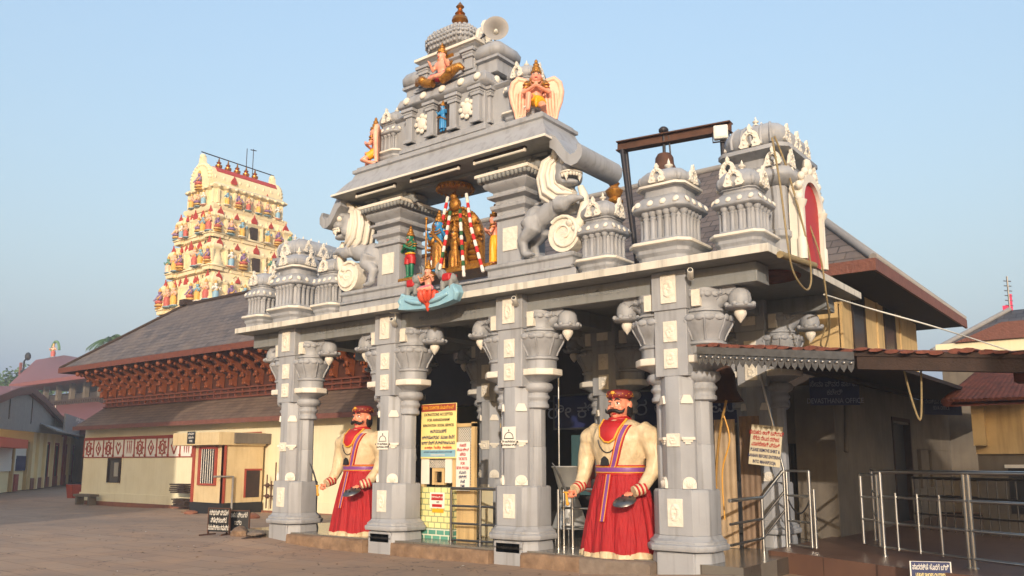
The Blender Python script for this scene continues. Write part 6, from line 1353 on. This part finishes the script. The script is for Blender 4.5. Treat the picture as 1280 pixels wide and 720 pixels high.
for k in range(5):
    z0, z1 = zs[k], zs[k + 1]; hx, hy = gdim(z0); hx1, hy1 = gdim(z1); H = z1 - z0
    dh = hx1 - hx; rel = lambda L: [(o + f_ * dh, z0 + f_ * H) for o, f_ in L]
    b = MB(); F = rect_plan(-hx, hx, -hy, hy)
    b.plan(F, rel([(0, 0), (.03, .1), (.09, .12), (.09, .16), (.01, .19), (.01, .29), (.06, .31), (.06, .35), (.0, .37), (.0, .6), (.08, .64), (.17, .69), (.16, .75), (.06, .84), (0, .88), (0, 1)]))
    for side in range(4):
        a, dp = (hx, hy) if side % 2 == 0 else (hy, hx)
        b.M = Matrix.Rotation(side * PI / 2, 4, 'Z')
        bays = [(-a * .86, .2 * a), (a * .86, .2 * a), (0, .26 * a)] + ([(-a * .45, .12 * a), (a * .45, .12 * a)])
        for cx, w in bays:
            o = .1 if abs(cx) < .01 or abs(cx) > a * .7 else .05
            b.plan(rect_plan(cx - w, cx + w, -dp - .02, -dp + .5), rel([(o * .6, .01), (o, .1), (o + .07, .12), (o + .07, .16), (o, .19), (o, .58), (o + .08, .63), (o + .17, .69), (o + .15, .76), (o + .04, .85), (o - .03, .95)]))
            for s in (-1, 1): b.box(cx + s * w * .8 - .05, cx + s * w * .8 + .05, -dp - .02 - o - .03, -dp + .1, z0 + .19 * H, z0 + .62 * H)
            n_ = max(2, int(w * 2 / .3))
            for i in range(n_): b.ell((cx - w + 2 * w * (i + .5) / n_, -dp - o - .16 - .7 * dh, z0 + .74 * H), (.08, .05, .1), n=8)
        n_ = int(a * 2 / .28)
        for i in range(n_): b.ell((-a + 2 * a * (i + .5) / n_, -dp - .15 - .7 * dh, z0 + .715 * H), (.06, .05, .07), n=6); b.ell((-a + 2 * a * (i + .5) / n_, -dp - .07 - .14 * dh, z0 + .14 * H), (.07, .05, .05), n=6)
    b.M = Matrix(); b.build('tower_storey', GPRM, gp)
    b = MB()
    for side in (0, 1):
        a, dp = (hx, hy) if side == 0 else (hy, hx)
        b.M = Matrix.Rotation(side * PI / 2, 4, 'Z')
        for cx, s in ((0, .5), (-a * .86, .5), (a * .86, .5), (-a * .45, .34), (a * .45, .34)):
            leaf(b, cx, z0 + .72 * H, s * .8, -dp - .22 - .7 * dh - .1)
        if side == 0:
            for cx in (-.3, .3): leaf(b, cx * a, z0 + .72 * H, .3, -dp - .22 - .7 * dh)
    b.M = Matrix(); b.build('red_niche', REDN, gp)
    b = MB(); b.M = Matrix.Rotation(PI / 2, 4, 'Z'); b.box(-.22, .22, -hx - .155, -hx + .1, z0 + .2 * H, z0 + .58 * H); b.M = Matrix(); b.build('opening', OLDWOOD, gp)
    spots = []
    for side in (0, 1):
        a, dp = (hx, hy) if side == 0 else (hy, hx)
        for cx in ((-.28 * a - .15, .28 * a + .15) + ((-.95 * a, .95 * a) if k % 2 == 0 or side == 0 else (.9 * a,))): spots.append((side, cx, dp))
    spots += [(1, -.62 * hy, hx), (1, .62 * hy, hx), (0, -.62 * hx, hy), (0, .62 * hx, hy)]
    for j, (side, cx, dp) in enumerate(spots):
        o = bpy.data.objects.new('deity_figure', fm[(k * 3 + j * 2 + rnd.randint(0, 2)) % 7]); col.objects.link(o); o.parent = gp; s = rnd.uniform(.95, 1.2) * (H / 2.0)
        o.scale = (s, s, s); p = Matrix.Rotation(side * PI / 2, 4, 'Z') @ Vector((cx, -dp - .3 - .2 * dh, z0 + .16 * H)); o.location = p; o.rotation_euler = (0, 0, side * PI / 2)
hx, hy = gdim(15.75); b = MB()
b.plan(rect_plan(-hx, hx, -hy, hy), [(0, 15.7), (.1, 15.85), (.1, 16.0), (-.1, 16.1), (-.1, 16.9), (.05, 17.0), (.1, 17.1), (-.1, 17.3)])
for i in range(9):
    y = -hy + .25 + (2 * hy - .5) * i / 8; b.box(hx - .1, hx + .02, y - .07, y + .07, 16.1, 16.9); b.ell((hx + .1, y, 17.06), (.08, .12, .1), n=8); b.ell((hx + .08, y, 15.95), (.08, .1, .1), n=8); b.ell((.98, y, 17.7), (.1, .1, .16), n=8)
for i in range(5):
    x = -hx + .2 + (2 * hx - .4) * i / 4; b.box(x - .07, x + .07, -hy - .02, -hy + .1, 16.1, 16.9); b.ell((x, -hy - .1, 17.06), (.12, .08, .1), n=8)
pr = [(-.95, 17.25), (-1.05, 17.6), (-1.0, 18.0), (-.8, 18.3), (-.5, 18.42), (.5, 18.42), (.8, 18.3), (1.0, 18.0), (1.05, 17.6), (.95, 17.25)]
b.prism(pr, -hy + .05, hy - .05, 'y', smooth=True)
b.build('barrel_roof', GPRM, gp)
b = MB(); b.prism([(-1.0, 18.05), (-.82, 18.34), (-.5, 18.45), (.5, 18.45), (.82, 18.34), (1.0, 18.05), (.9, 18.0), (-.9, 18.0)], -hy + .35, hy - .35, 'y', smooth=True); b.build('red_ridge_band', REDN, gp)
for s in (-1, 1):
    b = MB(); b.M = Matrix.Translation((0, s * (hy - .02), 17.0)) @ Matrix.Diagonal((.86, 1, .86, 1))
    b.prism([(-1.0, 0), (1.0, 0), (1.15, .5), (1.1, 1.0), (.85, 1.45), (.45, 1.75), (.25, 1.95), (.2, 2.3), (-.2, 2.3), (-.25, 1.95), (-.45, 1.75), (-.85, 1.45), (-1.1, 1.0), (-1.15, .5)], -.12, .12, 'y')
    for a in range(14): t_ = PI * a / 13; b.ell((1.05 * math.cos(t_), 0, .75 + 1.0 * math.sin(t_)), (.16, .2, .16), n=8)
    b.ell((0, 0, 2.35), (.2, .2, .22), n=10); b.build('gable_horseshoe', GPRM, gp)
    o = bpy.data.objects.new('deity_figure', fm[3]); col.objects.link(o); o.parent = gp; o.location = (0, s * (hy + .15), 17.0); o.scale = (1.1, 1.1, 1.1); o.rotation_euler = (0, 0, 0 if s < 0 else PI)
for side, cs, dp in ((1, (-1.7, -.95, -.3, .4, 1.0, 1.75), hx), (0, (-.6, 0, .6), hy)):
    for j, c in enumerate(cs):
        o = bpy.data.objects.new('deity_figure', fm[(j * 2 + side) % 7]); col.objects.link(o); o.parent = gp; o.scale = (.85, .85, .85)
        o.location = Matrix.Rotation(side * PI / 2, 4, 'Z') @ Vector((c, -dp - .18, 15.98)); o.rotation_euler = (0, 0, side * PI / 2)
b = MB()
for y, r in ((-1.0, .3), (1.3, .35)): b.M = Matrix.Rotation(PI / 2, 4, 'Z'); leaf(b, y, 16.9 if y > 0 else 17.5, r * 1.3, -1.14)
b.M = Matrix(); b.build('red_niche', REDN, gp)
for i in range(5):
    b = MB(); b.M = Matrix.Translation((0, -1.35 + .62 * i, 18.42)); b.lathe([(.12, 0), (.2, .06), (.1, .14), (.2, .28), (.2, .38), (.08, .46), (.15, .54), (.06, .62), (.02, .85)], 12); b.build('kalasha_finial', COPPER, gp)
b = MB(); b.tube([(0, -hy - .1, 19.3), (0, hy + .1, 19.22)], .035, 6); b.tube([(0, .5, 18.4), (0, .5, 20.4)], .025, 6); b.tube([(0, .95, 18.4), (0, .95, 20.5)], .025, 6); b.tube([(0, .75, 20.4), (0, 1.15, 20.45)], .03, 6); b.build('lightning_rod', IRON, gp)

# ------------------------------------------------------------ street of shops far left
O = Vector((-42.5, 9.2, 0)); ang = math.atan2(.54, -.84)
def local(name, label, cat, u0=0): 
    t = thing(name, label, cat, (O.x - .84 * u0, O.y + .54 * u0, -.1)); t.rotation_euler = (0, 0, ang); return t     # local x runs down the street, the front faces local -y
SHOP = mat('pale_shop_wall', '#ead6a6', .75, c2='#d6bd87', sc=1.5)
t = local('yellow_shop', 'yellow shop front with posts, brown doors and red foot on the far left street', 'shop')
b = MB(); b.box(8, 32, 0, 5, 0, 3.9); b.build('wall', SHOP, t)
b = MB(); b.box(8, 32, -.06, 0, 0, .7); b.build('red_dado', PLINTHR, t)
for x in (9, 11.5, 14.5, 18, 22, 28): b = MB(); b.box(x, x + .35, -.2, -.0, 0, 3.6); b.build('post', SHOP, t)
for x, w in ((12.2, 1.2), (16, 1.3), (19.5, 1.6), (25, 2.0)): b = MB(); b.box(x, x + w, -.05, .02, .9 if x > 18 else .1, 2.9); d_ = b.build('door', OLDWOOD if x < 24 else GLASSD, t); b = MB(); b.box(x - .15, x, -.1, 0, .1, 3.0); b.box(x + w, x + w + .15, -.1, 0, .1, 3.0); b.box(x - .15, x + w + .15, -.1, 0, 2.95, 3.1); b.build('frame', REDTRIM, d_)
b = MB(); b.box(18.8, 19.3, -.3, .0, 0, 3.9); b.build('red_pillar', REDTRIM, t)
b = MB(); b.prism([(-1.4, 3.75), (.5, 4.6), (.5, 4.5), (-1.4, 3.65)], 7, 33, 'x'); b.build('awning_roof', TIN, t)
t = local('small_stall', 'orange and white stall with blue panel at the left edge of the street', 'stall')
b = MB(); b.box(-8, 7.6, .3, 4, 0, 3.0); b.build('wall', SHOP, t); b = MB(); b.box(-8, 7.6, .22, .3, 1.9, 2.6); b.build('white_board', PAPER, t); b = MB(); b.box(-8, 3.0, -.6, .28, 2.5, 3.0); b.build('orange_awning', mat('orange_sheet', '#d0562c', .6), t); b = MB(); b.box(4.5, 7.4, .2, .29, 1.2, 2.1); b.build('blue_panel', BLUEB, t); b = MB(); b.box(-8, 4.3, .2, .28, 1.2, 1.9); b.build('pale_panel', PAPER, t); b = MB(); b.box(4, 5, .1, .29, 0, 1.0); b.build('red_door', REDTRIM, t)
for x in (-2, 3.2, 7.3): b = MB(); b.box(x, x + .3, .1, .3, 0, 3.0); b.build('post', YWALL, t)
t = local('gabled_entrance', 'grey metal gable with curved brown bargeboards over the shop fronts', 'roof')
pv = [(-14, 4.0), (-6, 4.9), (-1, 5.75), (2.5, 6.1), (7, 5.75), (13, 5.0), (22, 4.3), (34, 3.8)]
b = MB(); b.prism(pv + [(x, z - .45) for x, z in reversed(pv)], -.6, 6, 'y'); b.build('curved_roof', PINKR, t); b = MB(); b.prism([(x, z + .02) for x, z in pv] + [(x, z - .38) for x, z in reversed(pv)], -.72, -.6, 'y'); b.build('bargeboard', WOOD, t)
b = MB(); b.prism([(x, z - .45) for x, z in pv] + [(30, 3.9), (-12, 3.3)], -.45, -.35, 'y'); b.build('grey_gable_panel', TIN, t)
b = MB()
for x in (-2, 4, 12): b.box(x, x + .2, -.5, -.45, 4.0, 5.6)
b.build('batten', DSTEEL, t)
t = local('street_signboard', 'grey street sign board with white lettering above the yellow shop', 'sign'); b = MB(); b.box(11, 29.5, -1.3, -1.2, 3.75, 5.0); b.build('board', TIN, t)
text('ಶ್ರೀ ಅನ್ನಪೂರ್ಣ ದೇವಸ್ಥಾನ', .5, (22.5, -1.32, 4.75), PAPER, t, sx=2.0, bold=.01); text('ದರ್ಶನ ಸಮಯ', .42, (22.5, -1.32, 4.4), PAPER, t, sx=1.8, bold=.01); text('INFORMATION CENTRE', .4, (22.5, -1.32, 4.0), PAPER, t, sx=2.1, bold=.01)
t = local('iron_gate', 'dark iron gate with a red and white notice closing the lane beside the cream wing', 'gate', 0); b = MB()
for i in range(16): b.tube([(31 + .5 * i, 1.0, 0), (31 + .5 * i, 1.0, 2.2)], .07, 6)
for z in (.3, 1.2, 2.0): b.tube([(30.8, 1.0, z), (39, 1.0, z)], .06, 6)
b.build('bars', IRON, t); b = MB(); b.box(32, 38, 1.5, 1.6, 2.3, 4.0); b.build('notice', PAPER, t); b = MB(); b.box(31, 40, 2, 6, 2.3, 4.2); b.build('lane_wall', PLINTHR, t); b = MB()
for x in (33, 34.5, 36): b.box(x, x + .7, 1.48, 1.5, 2.6, 3.7)
b.build('red_letters', REDTRIM, t)
# red roofed hall with a balustraded clerestory
Yp = 24; t = thing('red_roofed_hall', 'faded red tiered hall with dark clerestory and a tiny statue on its roof, far left', 'hall', (0, 0, 0))
P_ = lambda x, y, Y=Yp: at(x, y, Y=Y)
def slab_roof(t, y0, px0, px1, pe, pxa, pxb, pt, nm, depth=9):
    e0, e1, a0, a1 = P_(px0, pe, y0), P_(px1, pe, y0), P_(pxa, pt, y0 + depth / 2), P_(pxb, pt, y0 + depth / 2); z = (e0.z + e1.z) / 2; za = (a0.z + a1.z) / 2
    b = MB(); V = [(e0.x, y0, z), (e1.x, y0, z), (e1.x, y0 + depth, z), (e0.x, y0 + depth, z), (a0.x, y0 + depth / 2, za), (a1.x, y0 + depth / 2, za)]
    b.add(V, [(0, 1, 5, 4), (1, 2, 5), (2, 3, 4, 5), (3, 0, 4)]); b.box(e0.x, e1.x, y0, y0 + depth, z - .35, z - .004); return b.build(nm, PINKR, t), z, e0.x, e1.x
_, z, x0, x1 = slab_roof(t, Yp, 12, 132, 473, 45, 80, 447, 'upper_roof', 14)
za = P_(60, 487).z; zb_ = P_(60, 505).z
b = MB(); b.box(x0 + 2, x1 - 2, Yp + 2, Yp + 13, zb_ - 2, za - .3); b.build('clerestory_dark', DARK, t)
b = MB(); b.box(x0 + 1.2, x1 - 1, Yp + 1.2, Yp + 1.4, zb_ + .3, zb_ + .45)
for i in range(40): x = x0 + 1.2 + (x1 - x0 - 2.4) * i / 39; b.box(x - .08, x + .08, Yp + 1.2, Yp + 1.35, zb_ - .6, zb_ + .3)
b.build('balustrade', OLDWOOD, t); 
for i in range(7): x = x0 + 1.5 + (x1 - x0 - 3) * i / 6; b = MB(); b.box(x - .2, x + .2, Yp + 1.5, Yp + 1.9, zb_ - 1, z - .3); b.build('column', PALE, t)
slab_roof(t, Yp - 4, -30, 150, 540, 20, 110, 494, 'lower_roof', 16)
b = MB(); q = P_(70, 560, Yp); b.box(q.x - 18, q.x + 10, Yp - 1, Yp + 10, 0, P_(70, 535, Yp - 4).z); b.build('wall', YWALL, t)
q = P_(66, 447, Yp + 7); t = thing('roof_figure', 'tiny painted figure under an arch on the faded red roof', 'statue', q); o = bpy.data.objects.new('figure', fm[5]); col.objects.link(o); o.parent = t; o.scale = (1.5, 1.5, 1.5); o.rotation_euler = (0, 0, R(30)); b = MB(); b.tube([(.9 * math.cos(a * PI / 8), .2, .8 + 1.0 * math.sin(a * PI / 8)) for a in range(9)], .15, 6); b.build('arch', mat('green_arch_paint', '#5a7a55', .6), t)
q = P_(30, 455, Yp + 4); t = thing('roof_speaker', 'dark pole and speaker on the left of the faded red roof', 'loudspeaker', (q.x, q.y, q.z - 1)); b = MB(); b.tube([(0, 0, -.6), (0, 0, 1.3), (.7, 0, 1.7)], .1, 6); b.build('pole', BLACK, t); b = MB(); b.ell((.8, 0, 1.75), (.35, .3, .45), n=10); b.ell((.2, 0, .2), (.8, .3, .25), n=10); b.build('horn', BLACK, t); b = MB(); b.box(-.9, -.6, -.1, .1, -1.0, 1.2); b.build('post', PINKR, t)

# ------------------------------------------------------------ trees
def tree(name, label, p, h, cr, seed, n=2600, group='trees behind the far left roofs'):
    rnd = random.Random(seed); t = thing(name, label, 'tree', p, 0, group)
    b = MB(); b.tube([(0, 0, -.3), (.1, 0, h * .4), (.0, .1, h * .75)], [h * .035, h * .025, h * .01], 8)
    for k in range(6): a = k * 1.1; b.tube([(0, 0, h * (.35 + .06 * k)), (cr * .5 * math.cos(a), cr * .5 * math.sin(a), h * (.55 + .06 * k))], [h * .015, h * .006], 6)
    b.build('trunk', OLDWOOD, t)
    cl = [(rnd.uniform(-1, 1) * cr * .7, rnd.uniform(-1, 1) * cr * .7, h * rnd.uniform(.5, .95), cr * rnd.uniform(.25, .5)) for _ in range(16)]
    b = MB()
    for i in range(n):
        cx, cy, cz, r = rnd.choice(cl); d = Vector((rnd.gauss(0, 1), rnd.gauss(0, 1), rnd.gauss(0, .8))); d.normalize(); q = Vector((cx, cy, cz)) + d * r * rnd.random() ** .4
        u = Vector((rnd.gauss(0, 1), rnd.gauss(0, 1), rnd.gauss(0, .6))).normalized(); w = u.orthogonal().normalized(); s = rnd.uniform(.14, .3)
        b.add([q - u * s, q + w * s * .5, q + u * s, q - w * s * .5], [(0, 1, 2, 3)])
    b.build('crown', LEAF, t)
for i, (px, py, Y, h, cr) in enumerate(((6, 540, 34, 13.0, 5), (30, 540, 40, 14, 5), (108, 530, 44, 13.5, 5), (126, 530, 36, 12.0, 4))):
    q = at(px, 585, Y=Y); tree('leafy_tree', ['dull green tree at the left edge behind the grey gable', 'dull green tree behind the left half of the red roofed hall', 'dull green tree showing right of the dark clerestory', 'dull green tree just left of the long wing eave'][i], (q.x, Y, -.3), h, cr, i)
q = at(137, 423, Y=26); t = thing('coconut_palm', 'coconut palm crown peeping above the slate eave of the long wing', 'palm', (q.x, 26, 0)); H = q.z
b = MB(); b.tube([(0, 0, 0), (.2, 0, H * .5), (0, 0, H)], [.22, .17, .14], 8); b.build('trunk', OLDWOOD, t); b = MB(); rnd = random.Random(3)
for k in range(15):
    a = k * 2.4; L = rnd.uniform(1.4, 2.0); el = rnd.uniform(-.1, .9); pts = []
    for i in range(7): u = i / 6; pts.append(Vector((math.cos(a) * L * u * math.cos(el), math.sin(a) * L * u * math.cos(el), H + L * u * math.sin(el) - 1.1 * L * u * u * .55)))
    for i in range(6):
        p, n_ = pts[i], pts[i + 1]; d = (n_ - p); s = d.cross(Vector((0, 0, 1))).normalized()
        for sd_ in (-1, 1):
            for j in range(3): c = p.lerp(n_, j / 3); b.add([c, c + d * .35, c + s * sd_ * .5 * (1.1 - i / 7) + d * .5 + Vector((0, 0, -.3))], [(0, 1, 2)])
b.build('fronds', LEAF, t)
# ------------------------------------------------------------ houses out of view, added to throw the long shadows
def shader_house(label, x0, x1, y0, y1, h):
    t = thing('shade_house', label, 'house', (0, 0, 0)); b = MB(); b.box(x0, x1, y0, y1, 0, h); b.build('wall', CREAM, t)
    b = MB(); xm = (x0 + x1) / 2; b.add([(x0 - .9, y0 - .9, h), (x1 + .9, y0 - .9, h), (x1 + .9, y1 + .9, h), (x0 - .9, y1 + .9, h), (xm - 1, (y0 + y1) / 2, h + .6), (xm + 1, (y0 + y1) / 2, h + .6)], [(0, 1, 5, 4), (1, 2, 5), (2, 3, 4, 5), (3, 0, 4), (0, 1, 2, 3)]); b.build('roof', TERRA, t)
    b = MB()
    for i in range(4): x = x0 + (x1 - x0) * (i + .5) / 4; b.box(x - .5, x + .5, y1, y1 + .05, 1.0, 2.4)
    b.build('window', GLASSD, t)
shader_house('unseen cream house at the near right, added to throw shade over the shed', 19, 30, -17.2, -12.4, 9.3)
shader_house('unseen cream house at the near left, added to throw shade over the long wing', -17, -6.1, -24, -15, 10.8)

# dry leaves and scraps on the paving
rnd = random.Random(21); b = MB()
for i in range(170):
    x, y = rnd.uniform(-14, 6), rnd.uniform(-6, 1.0)
    if y > -.4 and -7 < x < 3.6: y -= 1.5
    z = gz(x, y) + .006; a = rnd.uniform(0, 6.3); s_ = rnd.uniform(.012, .04); c, n2 = math.cos(a) * s_, math.sin(a) * s_
    b.add([(x - c, y - n2, z), (x + n2 * .5, y - c * .5, z + .008), (x + c, y + n2, z), (x - n2 * .5, y + c * .5, z + .006)], [(0, 1, 2, 3)], i % 3 == 0)
tag(b.build('dry_leaves', [mat('dry_leaf', '#6d5334', .8), PAPER]), kind='stuff')

# ------------------------------------------------------------ morning haze over the square
hm = bpy.data.materials.new('morning_haze'); hm.use_nodes = True; hn = hm.node_tree.nodes; hn.clear()
ho = hn.new('ShaderNodeOutputMaterial'); hv = hn.new('ShaderNodeVolumePrincipled'); hv.inputs['Color'].default_value = (.86, .92, 1, 1); hv.inputs['Density'].default_value = .0017; hv.inputs['Anisotropy'].default_value = .1
hm.node_tree.links.new(hv.outputs[0], ho.inputs['Volume'])
b = MB(); b.box(-110, 60, -60, 80, -3, 24); tag(b.build('haze', hm), kind='stuff')
